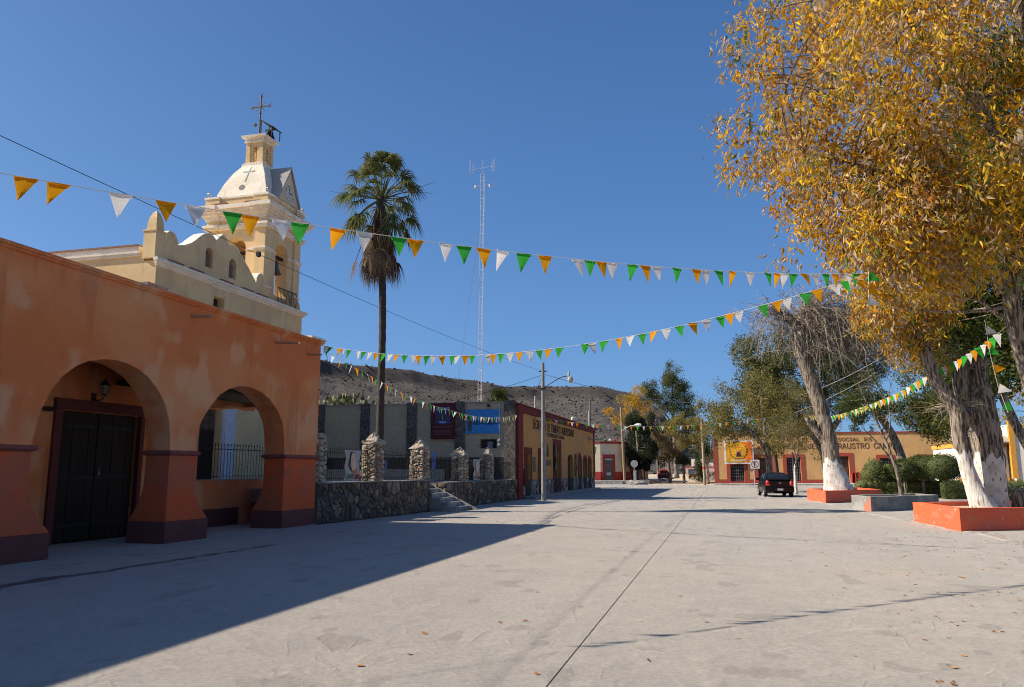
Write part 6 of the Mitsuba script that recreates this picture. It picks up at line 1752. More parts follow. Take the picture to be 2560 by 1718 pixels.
tree('mast_shrub', 'dark tree top at the foot of the lattice mast', [[(-20.4, 71, 0, 0.2), (-20.4, 71, 8.3, 0.1)]], cl, 2200, 0.2, GREEN, 221, aspect=0.4)

# ================================================================== MAST, POLES, CABLES
ms = thing('radio_mast', 'slender white lattice radio mast with ladder rungs and small antennas', 'mast')
MX, MY, ZM = -22.38, 72.0, 31.2
legs = [(-0.19, -0.1), (0.19, -0.1), (0.0, 0.24)]
for i, (a, b) in enumerate(legs):
    part(ms, 'leg', MB().tube([(MX + a, MY + b, 0), (MX + 0.2 + a, MY + b, ZM)], 0.026, 5), 'vc_paint', col=(0.62, 0.62, 0.62))
for k, z in enumerate(np.arange(1.0, ZM, 0.92)):
    o = 0.2 * z / ZM
    m = MB().tube([(MX + o - 0.19, MY - 0.1, z), (MX + o + 0.19, MY - 0.1, z)], 0.022, 4).tube([(MX + o + 0.19, MY - 0.1, z), (MX + o, MY + 0.24, z + 0.1)], 0.014, 4).tube([(MX + o - 0.19, MY - 0.1, z), (MX + o, MY + 0.24, z + 0.1)], 0.014, 4)
    part(ms, 'rung', m, 'vc_paint', col=(0.55, 0.55, 0.55))
o = MX + 0.2
m = MB().tube([(o, MY, ZM), (o, MY, ZM + 1.5)], 0.035, 5).tube([(o - 1.05, MY, ZM + 0.55), (o + 1.05, MY, ZM + 0.75)], 0.02, 5)
part(ms, 'top_pole', m, 'vc_paint', col=(0.45, 0.45, 0.46))
for s in (-1, 1):
    m = MB().tube([(o + s * 1.0, MY, ZM + 0.65), (o + s * 1.25, MY - 0.5, ZM + 0.6)], 0.014, 4)
    for q in range(4):
        m.tube([(o + s * (0.95 + 0.12 * q), MY - 0.15 * q, ZM + 0.2 - 0.08 * q), (o + s * (0.95 + 0.12 * q), MY - 0.15 * q, ZM + 1.2 + 0.1 * q)], 0.010, 4)
    part(ms, 'antenna', m, 'vc_paint', col=(0.45, 0.45, 0.46))
    part(ms, 'beacon', MB().add(*lathe([(0.0, -0.2), (0.13, -0.15), (0.13, 0.15), (0.0, 0.2)], 8, (o + s * 0.75, MY, ZM - 1.3))).tube([(o + s * 0.2, MY, ZM - 1.2), (o + s * 0.75, MY, ZM - 1.2)], 0.025, 4), 'vc_paint', col=(0.5, 0.5, 0.5))
part(ms, 'guy_wire', MB().tube([(MX + 0.1, MY, 27.0), (MX - 2.6, MY - 1.0, 5.0)], 0.012, 4), 'vc_matte', col=(0.15, 0.15, 0.16))


def cable(lab, a, b, sag, r=0.012, col=(0.03, 0.03, 0.035), n=40):
    k = thing('overhead_cable', lab, 'cable')
    t = np.linspace(0, 1, n)[:, None]
    p = np.array(a) * (1 - t) + np.array(b) * t
    p[:, 2] -= 4 * sag * (t * (1 - t))[:, 0]
    put(k, MB().tube(p, r, 5, cap=False), 'vc_matte', col=col)
    return k


pl = thing('concrete_pole', 'grey concrete street pole with a curved lamp arm in front of the ochre office', 'pole')
PX, PY = -9.27, 41.45
part(pl, 'shaft', MB().add(*lathe([(0.17, -0.03), (0.14, 0.02), (0.085, 7.42), (0.0, 7.44)], 8, (PX, PY, 0))), 'vc_matte', col=(0.24, 0.235, 0.23))
a = [(PX + 0.02, PY, 6.0), (PX + 0.35, PY, 6.22), (PX + 0.75, PY, 6.46), (PX + 1.05, PY, 6.6), (PX + 1.42, PY, 6.66)]
ar_ = part(pl, 'lamp_arm', MB().tube(a, 0.025, 6), 'iron')
lh = part(pl, 'lamp_head', MB().tube([(PX + 1.42, PY, 6.62), (PX + 1.45, PY, 6.9)], [0.07, 0.05], 8).add(*lathe([(0.05, 6.62), (0.13, 6.58), (0.15, 6.46), (0.15, 6.40), (0.13, 6.34)], 10, (PX + 1.52, PY, 0))), 'vc_paint', col=(0.38, 0.37, 0.33))
part(lh, 'lamp_globe', MB().add(*lathe([(0.11, 6.34), (0.08, 6.28), (0.0, 6.26)], 10, (PX + 1.52, PY, 0))), 'vc_paint', col=(0.5, 0.48, 0.42))
part(pl, 'bracket', MB().box(PX - 0.22, PX + 0.22, PY - 0.03, PY + 0.03, 6.92, 6.97).box(PX - 0.13, PX + 0.13, PY - 0.13, PY + 0.13, 5.95, 6.03), 'iron')
ck = thing('cable_clamp', 'small black clamp hanging on the long overhead cable before the church tower', 'clamp')
CA, CB = np.array((-9.3, 6.4, 6.44)), np.array((-9.3, 41.3, 6.95))
cable('long dark overhead cable crossing the sky from the left edge to the concrete pole', CA - (CB - CA) * 0.35, CB, 0.45, 0.006)
tt = (14.1 - CA[1] + 0.35 * (CB - CA)[1]) / (1.35 * (CB - CA)[1])
pc = (CA - (CB - CA) * 0.35) * (1 - tt) + CB * tt - [0, 0, 4 * 0.45 * tt * (1 - tt)]
put(ck, MB().box(pc[0] - 0.035, pc[0] + 0.035, pc[1] - 0.04, pc[1] + 0.04, pc[2] - 0.05, pc[2] + 0.05), 'iron')
cable('dark cable from the concrete pole down to the courtyard wall', (PX, PY, 6.75), (-16.5, 44.0, 5.5), 0.12)
cable('cable from the concrete pole down to the office roof', (PX, PY, 6.8), (-11.2, 46.0, 5.35), 0.1)
cable('second cable from the concrete pole to the office roof', (PX, PY, 6.6), (-11.2, 50.0, 5.35), 0.15)
cable('pale overhead cable from the concrete pole towards the dark pole across the street', (PX, PY, 6.8), (4.0, 70.0, 7.6), 0.9, 0.016, (0.42, 0.42, 0.42))
cable('pale overhead cable from the dark pole towards the leaning bare tree', (4.0, 70.0, 7.4), (9.0, 47.0, 7.9), 0.5, 0.014, (0.40, 0.40, 0.40))
cable('second pale cable slanting behind the leaning bare tree', (5.2, 60.0, 5.7), (10.0, 40.0, 7.9), 0.3, 0.012, (0.40, 0.40, 0.40))
cable('pair of pale cables slanting up through the tree branches at the right', (6.6, 33.0, 6.6), (9.8, 27.0, 11.0), 0.05, 0.012, (0.40, 0.40, 0.40))


def wood_pole(lab, p0, p1, r0, r1, col):
    k = thing('wooden_pole', lab, 'pole')
    q = bez([(*p0, r0), (*p1, r1)], 8)
    part(k, 'shaft', MB().tube(q[:, :3], q[:, 3], 8), 'vc_matte', smooth=True, col=col)
    return k


k = wood_pole('tan wooden pole with a white street lamp at the corner before the shop', (-11.5, 96.4, 0.3), (-11.75, 96.4, 9.3), 0.17, 0.13, (0.30, 0.21, 0.13))
part(k, 'lamp_arm', MB().tube([(-11.7, 96.3, 6.4), (-10.6, 95.6, 6.9), (-9.9, 95.3, 7.0)], 0.04, 5), 'galvanised')
part(k, 'lamp_head', MB().add(*(lambda v, f: (v[:, [2, 0, 1]] * [1.0, 1, 1] + [-9.7, 95.3, 7.0], f))(*lathe([(0.02, -0.35), (0.14, -0.2), (0.19, 0.2), (0.14, 0.45), (0.0, 0.5)], 8))), 'vc_paint', smooth=True, col=(0.75, 0.75, 0.74))
k = wood_pole('dark leaning wooden pole behind the parked car', (4.5, 70, 0), (4.0, 70, 8.0), 0.20, 0.15, (0.10, 0.055, 0.04))
part(k, 'insulator', MB().box(3.72, 4.28, 69.95, 70.05, 7.5, 7.6).box(3.86, 4.14, 69.8, 70.2, 7.75, 8.1), 'iron')
k = wood_pole('pale wooden pole with a red band left of the tan hall', (-1.9, 88.5, 0), (-2.0, 88.5, 7.2), 0.15, 0.12, (0.36, 0.27, 0.19))
part(k, 'red_band', MB().tube([(-1.92, 88.5, 1.75), (-1.92, 88.5, 1.95)], 0.17, 8), 'vc_matte', col=(0.4, 0.04, 0.03))
wood_pole('distant thin pole rising over the ochre office roof', (-13.6, 84, 0), (-13.6, 84, 9.0), 0.13, 0.1, (0.17, 0.15, 0.13))
wood_pole('thin dark post behind the leaning bare tree', (7.0, 84, 0), (6.9, 84, 3.4), 0.1, 0.08, (0.05, 0.035, 0.05))

# ================================================================== SIGNS
ns = thing('no_parking_sign', 'white square sign with a crossed red circle and black mark on a thin post', 'sign')
SX, SY = 3.05, 79.7
part(ns, 'post', MB().tube([(SX - 0.1, SY, 0), (SX - 0.1, SY, 5.6)], 0.04, 6), 'galvanised')
part(ns, 'plate', MB().box(SX - 0.42, SX + 0.42, SY - 0.08, SY - 0.05, 1.75, 2.6), 'vc_paint', col=(0.62, 0.62, 0.62))
ci = lambda r: ellipse(SX, 2.17, r, r, 28)
part(ns, 'red_circle', MB().add(*on_y(prism(unary_union([ci(0.34).difference(ci(0.28)), LineString([(SX - 0.22, 2.39), (SX + 0.22, 1.95)]).buffer(0.03)]), 0.01), SY - 0.081)), 'vc_paint', col=(0.30, 0.03, 0.03))
part(ns, 'black_mark', MB().add(*on_y(prism(unary_union([sbox(SX - 0.10, 1.95, SX - 0.03, 2.36), sbox(SX - 0.10, 2.30, SX + 0.12, 2.36), Polygon([(SX - 0.16, 2.24), (SX - 0.02, 2.24), (SX - 0.07, 2.42)])]), 0.008), SY - 0.0925)), 'vc_paint', col=(0.02, 0.02, 0.02))
part(ns, 'foot', MB().box(SX - 0.7, SX + 0.5, SY - 0.2, SY + 0.2, -0.02, 0.06), 'raw_concrete')
ss = thing('stop_sign', 'grey back of an octagonal stop sign on a post at the street corner', 'sign')
SX, SY = -9.75, 91.4
oc = ellipse(SX, 2.35, 0.44, 0.44, 8)
part(ss, 'plate', MB().add(*on_y(prism(shapely.affinity.rotate(oc, 22.5), 0.02), SY - 0.05)), 'vc_paint', col=(0.26, 0.27, 0.28))
part(ss, 'post', MB().box(SX - 0.035, SX + 0.035, SY - 0.047, SY + 0.02, -0.05, 2.75), 'galvanised')
part(ss, 'red_tag', MB().box(SX - 0.14, SX + 0.02, SY - 0.10, SY - 0.05, 1.62, 1.78), 'vc_paint', col=(0.22, 0.02, 0.04))
gu = thing('grey_post', 'short thick grey post beside the stop sign', 'post')
put(gu, MB().box(SX - 0.2, SX + 0.12, SY + 0.5, SY + 0.8, 0.0, 1.6), 'raw_concrete')

# ================================================================== STREET FURNITURE at the right edge
lp = thing('garden_lamp_post', 'slim dark green lamp post behind the near planter', 'lamp post')
LX, LY = 12.55, 42.0
part(lp, 'post', MB().add(*lathe([(0.13, 0), (0.12, 0.3), (0.075, 0.4), (0.06, 1.4), (0.045, 3.2), (0.04, 3.9)], 10, (LX, LY, 0))), 'vc_paint', smooth=True, col=(0.018, 0.032, 0.03))
part(lp, 'lamp_head', MB().add(*lathe([(0.04, 3.9), (0.14, 4.0), (0.18, 4.3), (0.20, 4.32), (0.02, 4.5), (0.0, 4.52)], 8, (LX, LY, 0))), 'vc_paint', col=(0.10, 0.10, 0.09))
bn = thing('iron_bench', 'ornate dark cast iron bench at the right edge before the low hedge', 'bench')
BX, BY = 11.3, 37.2
cB, sB = math.cos(-0.2), math.sin(-0.2)


def bpt(a, b, z):
    return (BX + a * cB - b * sB, BY + a * sB + b * cB, z)


for s in (0.0, 1.5):
    m = MB().tube([bpt(s, -0.25, 0), bpt(s, -0.2, 0.25), bpt(s, -0.26, 0.42), bpt(s, 0.2, 0.40), bpt(s, 0.3, 0.62), bpt(s, 0.36, 0.9)], 0.028, 6).tube([bpt(s, 0.3, 0), bpt(s, 0.2, 0.2), bpt(s, 0.2, 0.4)], 0.028, 6).tube([bpt(s, -0.26, 0.42), bpt(s, -0.3, 0.62), bpt(s, 0.0, 0.68), bpt(s, 0.3, 0.62)], 0.024, 6)
    part(bn, 'side_frame', m, 'vc_paint', col=(0.025, 0.035, 0.032))
for q in range(5):
    part(bn, 'seat_slat', MB().tube([bpt(0, -0.2 + 0.1 * q, 0.42), bpt(1.5, -0.2 + 0.1 * q, 0.42)], 0.03, 5), 'vc_paint', col=(0.03, 0.042, 0.038))
m = MB().tube([bpt(0, 0.36, 0.88), bpt(0.4, 0.37, 0.93), bpt(0.75, 0.38, 1.0), bpt(1.1, 0.37, 0.93), bpt(1.5, 0.36, 0.88)], 0.028, 6).tube([bpt(0, 0.26, 0.52), bpt(1.5, 0.26, 0.52)], 0.025, 6)
for q in range(6):
    a = np.linspace(0, 2 * np.pi, 11)
    m.tube([bpt(0.15 + 0.24 * q + 0.11 * math.cos(t), 0.31, 0.71 + 0.16 * math.sin(t)) for t in a], 0.016, 4, cap=False)
part(bn, 'backrest', m, 'vc_paint', col=(0.025, 0.035, 0.032))
bb_ = thing('cardboard_block', 'small pale block lying in the near planter at the right edge', 'block')
put(bb_, MB().box(8.9, 9.4, 26.5, 26.8, 0.4, 0.78), 'vc_matte', col=(0.5, 0.46, 0.4))

# ================================================================== CAR (black sedan seen from behind)
car = thing('black_sedan', 'shiny black sedan parked facing away beside the far kerb box', 'car')
CXc, CY0 = 3.31, 50.35           # middle of the rear bumper
CAR_A = math.radians(5.0)


def cpart(holder, name, mbx, mat, **kw):
    """a part built along +y from the bumper, then turned with the car"""
    v, f = mbx.get()[:2] if hasattr(mbx, 'get') else mbx
    x, y = rot2(v[:, 0], v[:, 1], CAR_A)
    return part(holder, name, (np.stack([CXc + x, CY0 + y, v[:, 2]], 1), f), mat, **kw)


def skin(rows, close=True):
    nv = len(rows[0])
    v = np.vstack(rows)
    f = [(i * nv + k, i * nv + (k + 1) % nv, (i + 1) * nv + (k + 1) % nv, (i + 1) * nv + k) for i in range(len(rows) - 1) for k in range(nv)]
    mbx = MB().add(v, np.array(f)[:, ::-1])
    if close:
        for e, sgn in ((0, 1), (len(rows) - 1, -1)):
            r = np.array(rows[e])
            mbx.add(np.vstack([r, r.mean(0)]), [(k, (k + 1) % nv, nv)[::sgn] for k in range(nv)])
    return mbx


def body_sec(y, z0, z1, hw):
    prof = [(0.84, 0.0), (0.95, 0.08), (0.99, 0.28), (1.0, 0.48), (0.985, 0.66), (0.955, 0.82), (0.90, 0.93), (0.80, 0.985), (0.60, 1.0)]
    r = [(hw * a, y, z0 + (z1 - z0) * b) for a, b in prof]
    return r + [(-x, yy, z) for x, yy, z in r[::-1]]


stn = [(-0.02, 0.36, 0.94, 0.70), (0.03, 0.30, 1.00, 0.76), (0.10, 0.26, 1.035, 0.80), (0.30, 0.22, 1.045, 0.825), (0.9, 0.20, 1.02, 0.84), (1.6, 0.19, 0.99, 0.845), (2.4, 0.19, 0.97, 0.845), (3.1, 0.19, 0.94, 0.84), (3.6, 0.20, 0.88, 0.82), (4.05, 0.23, 0.78, 0.77), (4.22, 0.30, 0.66, 0.66)]
cpart(car, 'body', skin([body_sec(*q) for q in stn]), 'car_paint', smooth=50)


def cab_sec(y, zt, hw):
    zb, hb = 0.95, 0.775
    h = max(zt - zb, 0.02)
    r = [(hb, y, zb), (hb + (hw - hb) * 0.5 + 0.012, y, zb + 0.5 * h), (hw + 0.01, y, zb + 0.82 * h), (hw - 0.035, y, zb + 0.93 * h), (hw - 0.12, y, zb + 0.985 * h), (hw * 0.5, y, zt + 0.012 * min(1, h / 0.3))]
    return r + [(-x, yy, z) for x, yy, z in r[::-1]]


cabs = [(0.50, 1.0, 0.74), (0.62, 1.09, 0.715), (0.78, 1.19, 0.685), (0.98, 1.305, 0.65), (1.18, 1.39, 0.625), (1.45, 1.445, 0.605), (1.8, 1.47, 0.595), (2.15, 1.465, 0.595), (2.45, 1.42, 0.605), (2.75, 1.28, 0.64), (3.05, 1.11, 0.69), (3.3, 0.98, 0.73)]
cpart(car, 'cabin', skin([cab_sec(*q) for q in cabs]), 'car_paint', smooth=50)


def glass(pts, n=6):
    """a pane over four corners (a: lower left, b: lower right, c: upper right, d: upper left), slightly bowed"""
    p = np.array(pts, float)
    nrm = np.cross(p[1] - p[0], p[3] - p[0])
    nrm /= np.linalg.norm(nrm)
    u, w = np.meshgrid(np.linspace(0, 1, n), np.linspace(0, 1, n), indexing='ij')
    v = ((1 - u) * (1 - w))[..., None] * p[0] + (u * (1 - w))[..., None] * p[1] + (u * w)[..., None] * p[2] + ((1 - u) * w)[..., None] * p[3]
    v = v + nrm * (0.02 + 0.05 * 16 * u * (1 - u) * w * (1 - w))[..., None] * 0.6
    i, j = np.meshgrid(np.arange(n - 1), np.arange(n - 1), indexing='ij')
    q = np.stack([i * n + j, (i + 1) * n + j, (i + 1) * n + j + 1, i * n + j + 1], -1).reshape(-1, 4)
    return MB().add(v.reshape(-1, 3), q)


cpart(car, 'rear_window', glass([(-0.635, 0.56, 1.075), (0.635, 0.56, 1.075), (0.525, 1.14, 1.385), (-0.525, 1.14, 1.385)]), 'dark_glass', smooth=True)
for s in (-1, 1):
    for q in ([(s * 0.768, 1.12, 1.03), (s * 0.768, 1.92, 1.02), (s * 0.622, 1.88, 1.40), (s * 0.640, 1.36, 1.36)], [(s * 0.768, 2.0, 1.02), (s * 0.768, 2.88, 1.0), (s * 0.640, 2.50, 1.34), (s * 0.622, 1.96, 1.40)]):
        cpart(car, 'side_window', glass(q[::-1] if s < 0 else q), 'dark_glass', smooth=True)
    rows = []
    for z, a, b, d in ((0.655, 0.60, 0.755, 0.02), (0.72, 0.565, 0.79, 0.0), (0.82, 0.555, 0.795, 0.0), (0.92, 0.59, 0.785, 0.01), (0.985, 0.64, 0.755, 0.035)):
        ya, yb = -0.035 + d, 0.20
        rows.append([(s * a, ya, z), (s * (b - 0.06), ya + 0.01, z), (s * (b + 0.012), ya + 0.09, z), (s * (b + 0.02), yb, z), (s * a, yb, z)][::s])
    tl = cpart(car, 'tail_light', skin(rows), 'vc_paint', smooth=True, col=(0.38, 0.008, 0.008))
    cpart(tl, 'indicator_lens', MB().box(s * 0.66 - 0.07, s * 0.66 + 0.07, -0.052, -0.02, 0.70, 0.76), 'vc_paint', col=(0.60, 0.12, 0.02))
    cpart(car, 'wing_mirror', MB().loft([(s * 0.93 - 0.09, s * 0.93 + 0.09, 2.66, 2.76, 0.99), (s * 0.93 - 0.10, s * 0.93 + 0.10, 2.65, 2.79, 1.06), (s * 0.93 - 0.07, s * 0.93 + 0.07, 2.66, 2.78, 1.13)]), 'car_paint')
    for y in (1.4, 2.35):
        cpart(car, 'door_handle', MB().box(s * 0.845 - 0.014, s * 0.845 + 0.014, y, y + 0.16, 0.82, 0.85), 'car_paint')
    for y in (0.82, 3.40):
        tw_ = lambda pf, n: (lambda v, f: MB().add(np.stack([s * (0.655 + v[:, 2]), y + v[:, 0], 0.31 + v[:, 1]], 1), f if s > 0 else f[:, ::-1]))(*lathe(pf, n))
        w = cpart(car, 'wheel', tw_([(0.0, 0.0), (0.26, 0.0), (0.305, 0.03), (0.31, 0.09), (0.305, 0.17), (0.27, 0.20), (0.20, 0.195)], 24), 'rubber', smooth=40)
        cpart(w, 'rim', tw_([(0.20, 0.195), (0.19, 0.17), (0.10, 0.16), (0.05, 0.18), (0.0, 0.185)], 16), 'vc_paint', col=(0.30, 0.30, 0.31))
cpart(car, 'bumper', skin([[(hw * a, y, z0 + (z1 - z0) * b) for a, b in ((1, 0), (1, 1), (-1, 1), (-1, 0))] for y, z0, z1, hw in ((-0.085, 0.40, 0.58, 0.60), (-0.07, 0.33, 0.62, 0.72), (-0.02, 0.30, 0.63, 0.79), (0.12, 0.30, 0.62, 0.835), (0.3, 0.30, 0.60, 0.845))]), 'car_paint', smooth=40)
cpart(car, 'number_plate', MB().box(-0.16, 0.16, -0.105, -0.088, 0.40, 0.52), 'vc_paint', col=(0.45, 0.47, 0.47))
cpart(car, 'boot_emblem', MB().add(*on_y(prism(Polygon([(-0.09, 0.85), (-0.02, 0.83), (0.08, 0.80), (0.09, 0.825), (0.0, 0.87)]), 0.012), -0.02)), 'metal')
cpart(car, 'boot_edge', skin([[(hw * a, y, z0 + 0.02 * b) for a, b in ((1, 0), (1, 1), (-1, 1), (-1, 0))] for y, z0, hw in ((0.0, 1.03, 0.62), (0.10, 1.05, 0.68), (0.3, 1.045, 0.70))]), 'car_paint')
cpart(car, 'lid_seam', MB().box(-0.53, 0.53, -0.03, -0.022, 0.66, 0.667), 'vc_matte', col=(0.0, 0.0, 0.0))
cpart(car, 'exhaust', MB().tube([(-0.45, -0.06, 0.27), (-0.45, 0.3, 0.27)], 0.03, 8), 'metal')
# far vehicles under the street trees
pk = thing('red_pickup', 'red pickup with a white load rack parked under the street trees', 'pickup')
QX, QY = -8.3, 118.0
part(pk, 'body', MB().loft([(QX - 0.9, QX + 0.9, QY, QY + 4.6, 0.45), (QX - 0.95, QX + 0.95, QY - 0.05, QY + 4.65, 0.75), (QX - 0.9, QX + 0.9, QY, QY + 4.6, 1.1)]), 'vc_paint', col=(0.32, 0.03, 0.03))
part(pk, 'cab', MB().loft([(QX - 0.85, QX + 0.85, QY + 1.2, QY + 2.9, 1.1), (QX - 0.7, QX + 0.7, QY + 1.6, QY + 2.7, 1.75)]), 'vc_paint', col=(0.33, 0.03, 0.03))
part(pk, 'windscreen', MB().box(QX - 0.66, QX + 0.66, QY + 1.25, QY + 1.45, 1.2, 1.6), 'dark_glass')
part(pk, 'grille', MB().box(QX - 0.7, QX + 0.7, QY - 0.08, QY - 0.051, 0.6, 0.95), 'vc_paint', col=(0.05, 0.05, 0.05))
rk = MB()
for x in np.linspace(QX - 0.85, QX + 0.85, 7):
    rk.box(x - 0.03, x + 0.03, QY + 2.95, QY + 3.0, 1.1, 2.7)
rk.box(QX - 0.9, QX + 0.9, QY + 2.94, QY + 3.02, 2.7, 2.85).box(QX - 0.9, QX + 0.9, QY + 2.95, QY + 3.0, 1.9, 2.0)
part(pk, 'load_rack', rk, 'vc_paint', col=(0.55, 0.55, 0.55))
for s in (-0.8, 0.8):
    for y in (0.8, 3.7):
        part(pk, 'wheel', MB().add(*(lambda v, f: (np.stack([QX + s - 0.1 + v[:, 2], QY + y + v[:, 0], 0.36 + v[:, 1]], 1), f))(*lathe([(0.0, 0.0), (0.34, 0.02), (0.36, 0.1), (0.34, 0.2), (0.0, 0.22)], 14))), 'rubber')
rw = thing('red_white_van', 'small red and white car far down the dirt street', 'car')
QX, QY = -5.2, 150.0
part(rw, 'body', MB().loft([(QX - 0.8, QX + 0.8, QY, QY + 3.6, 0.3), (QX - 0.85, QX + 0.85, QY, QY + 3.7, 0.85)]), 'vc_paint', col=(0.40, 0.06, 0.05))
part(rw, 'roof', MB().loft([(QX - 0.8, QX + 0.8, QY + 0.3, QY + 3.2, 0.852), (QX - 0.6, QX + 0.6, QY + 0.7, QY + 2.8, 1.45)]), 'vc_paint', col=(0.6, 0.6, 0.58))
for s in (-0.75, 0.75):
    part(rw, 'wheel', MB().add(*(lambda v, f: (np.stack([QX + s - 0.1 + v[:, 2], QY + 0.7 + v[:, 0], 0.3 + v[:, 1]], 1), f))(*lathe([(0.0, 0.0), (0.3, 0.02), (0.3, 0.2), (0.0, 0.22)], 12))), 'rubber')

# ================================================================== BUNTING
FC = {'O': (0.74, 0.33, 0.012), 'W': (0.70, 0.70, 0.70), 'G': (0.05, 0.40, 0.055)}


def pennant(p, d, w, h, rng, swing=0.0, twist=0.0):
    """a hemmed triangular flag hanging from p, its top edge along d (unit, horizontal)"""
    n = 5
    nrm = np.array([-d[1], d[0], 0])
    dd = d * math.cos(twist) + nrm * math.sin(twist)
    nn = np.array([-dd[1], dd[0], 0])
    v = []
    cur = 0.22 * rng.normal()
    cv = 0.09 * rng.normal()
    for i in range(n + 1):
        t = i / n
        hw_ = w / 2 * (1 - t)
        for s in (-1, 0, 1):
            lat = swing * t * t * h + cv * h * t
            out = cur * h * t + 0.05 * h * math.sin(3 * t + cur * 20) * (1 - abs(s)) + 0.03 * w * (1 - abs(s)) * (1 - t)
            v.append(p + dd * (s * hw_ + lat) + nn * out - np.array([0, 0, h * t * math.sqrt(max(0.1, 1 - swing * swing * t * t))]))
    f = [(3 * i + k, 3 * i + k + 1, 3 * i + k + 4, 3 * i + k + 3) for i in range(n) for k in range(2)]
    hem = [p + dd * (s * w / 2 * (1 - t * 0.5)) + nn * 0.006 - np.array([0, 0, h * t]) for t in (0.0, 0.16) for s in (-1, 1)]
    return MB().add(v, f).add(hem, [(0, 1, 3, 2)])


def bunting(lab, A, B, zfun, seq, ss_, w, h, seed, s_range=(0, 1), swing=0.0, twist=0.0, jit=0.12, cord=0.005):
    rng = np.random.default_rng(seed)
    k = thing('bunting', lab, 'bunting', None)
    A, B = np.array(A, float), np.array(B, float)
    t = np.linspace(*s_range, 70)
    pts = np.c_[A[0] + (B[0] - A[0]) * t, A[1] + (B[1] - A[1]) * t, [zfun(x) for x in t]]
    part(k, 'cord', MB().tube(pts, cord, 4, cap=False), 'vc_matte', col=(0.6, 0.6, 0.58))
    d = (B - A)[:2] / np.linalg.norm((B - A)[:2])
    d = np.array([d[0], d[1], 0])
    for c, s in zip(seq, ss_):
        p = np.array([A[0] + (B[0] - A[0]) * s, A[1] + (B[1] - A[1]) * s, zfun(s)])
        sw = swing(s) if callable(swing) else swing
        part(k, 'pennant', pennant(p, d, w * (0.95 + 0.1 * rng.random()), h * (0.94 + 0.12 * rng.random()), rng, sw + jit * rng.normal() * 0.5, twist + jit * 1.6 * rng.normal()), 'flag', smooth=True, col=np.array(FC[c]) * (0.9 + 0.2 * rng.random()))
    return k


S1 = [0.0068, 0.0271, 0.0679, 0.0996, 0.1214, 0.1494, 0.1635, 0.1891, 0.204, 0.238, 0.2621, 0.295, 0.3115, 0.3427, 0.3621, 0.3836, 0.4052, 0.4297, 0.4553, 0.4963, 0.5125, 0.5272, 0.5425, 0.571, 0.5891, 0.6058, 0.6367, 0.6672, 0.6823, 0.7033, 0.7272, 0.7576, 0.7899, 0.8073, 0.8208, 0.838, 0.8595, 0.88, 0.903, 0.9226, 0.9512, 0.9682, 0.9792]
bunting('nearest string of large pennants, highest of all, from left edge to the autumn tree', (-6.78, 5.97), (2.97, 16.29), lambda s: np.polyval([0.189, 0.91, -0.203, 4.537], s), 'OOWOWGOWGOWGOWGOWGOWGOWGOWGOWGOWGOWGOWGOWGO', S1, 0.222, 0.27, 301, (-0.22, 1.0), jit=0.05)
S2 = [0.0167, 0.0302, 0.0556, 0.0661, 0.083, 0.1097, 0.1235, 0.1413, 0.1567, 0.177, 0.1931, 0.2087, 0.2289, 0.2507, 0.2618, 0.2815, 0.2965, 0.3163, 0.3406, 0.3508, 0.369, 0.384, 0.4151, 0.4266, 0.4436, 0.4618, 0.4804, 0.5, 0.5175, 0.5347, 0.555, 0.6023, 0.6127, 0.6332, 0.6586, 0.6768, 0.6961, 0.7143, 0.7334, 0.7534, 0.7729, 0.7926, 0.812, 0.8249, 0.8375, 0.871, 0.8898, 0.9011, 0.9253, 0.9397, 0.9615, 0.9748, 0.9917]
bunting('string of pennants sagging from the arcade corner across to the autumn tree', (-11.8, 21.42), (2.83, 15.73), lambda s: np.polyval([-0.311, 0.441, 3.236, -3.473, 5.398], s), 'WGOWGWGWOGWOGWOGWOGWOGWOGWOWGOGGWGOWGOWGOWGOWGOWGOWGO', S2, 0.222, 0.26, 302, swing=lambda s: -0.45 * max(0, 1 - s / 0.45) + 0.30 * max(0, (s - 0.6) / 0.4), jit=0.08)
z3 = lambda s: float(np.interp(s, [0, 0.052, 0.089, 0.126, 0.175, 0.235, 0.272, 0.345, 0.389, 0.435, 0.509, 0.591, 0.681, 0.78, 0.89, 1.0], [5.282, 5.108, 5.016, 4.91, 4.758, 4.592, 4.481, 4.353, 4.282, 4.227, 4.188, 4.124, 4.142, 4.232, 4.406, 4.70]))
s3 = []
s_ = 0.012
rg = np.random.default_rng(5)
while s_ < 0.99:
    s3.append(s_)
    s_ += (0.34 + 0.12 * rg.random()) / 21.4
bunting('string of pennants along the churchyard from the arcade corner to the ochre office', (-11.75, 21.45), (-11.0, 42.8), z3, ('GWO' * 40)[:len(s3)], s3, 0.222, 0.27, 303, twist=0.25, jit=0.12)
S4 = [0.012, 0.027, 0.0459, 0.0588, 0.0748, 0.0891, 0.1113, 0.1226, 0.1384, 0.1698, 0.1876, 0.2032, 0.2197, 0.2368, 0.2524, 0.271, 0.2923, 0.3117, 0.3338, 0.3549, 0.3792, 0.4, 0.4205, 0.4452, 0.4654, 0.4888, 0.5126, 0.5358, 0.5583, 0.6097, 0.6374, 0.6636, 0.691, 0.7173, 0.7481, 0.7705, 0.7936, 0.8207, 0.8461, 0.8696, 0.8927, 0.9178, 0.9432, 0.9678]
bunting('far string of pennants crossing the street from the ochre office to the trees', (-10.95, 45.5), (6.21, 63.56), lambda s: np.polyval([0.068, -1.743, 5.735, -2.863, 4.802], s), ('OWGO' + 'WGOWOGWOGWOGWOGWOGWOGWOGOGWOGOWGOWGOWGOWGO')[:len(S4)], S4, 0.25, 0.28, 304, jit=0.05, cord=0.006)
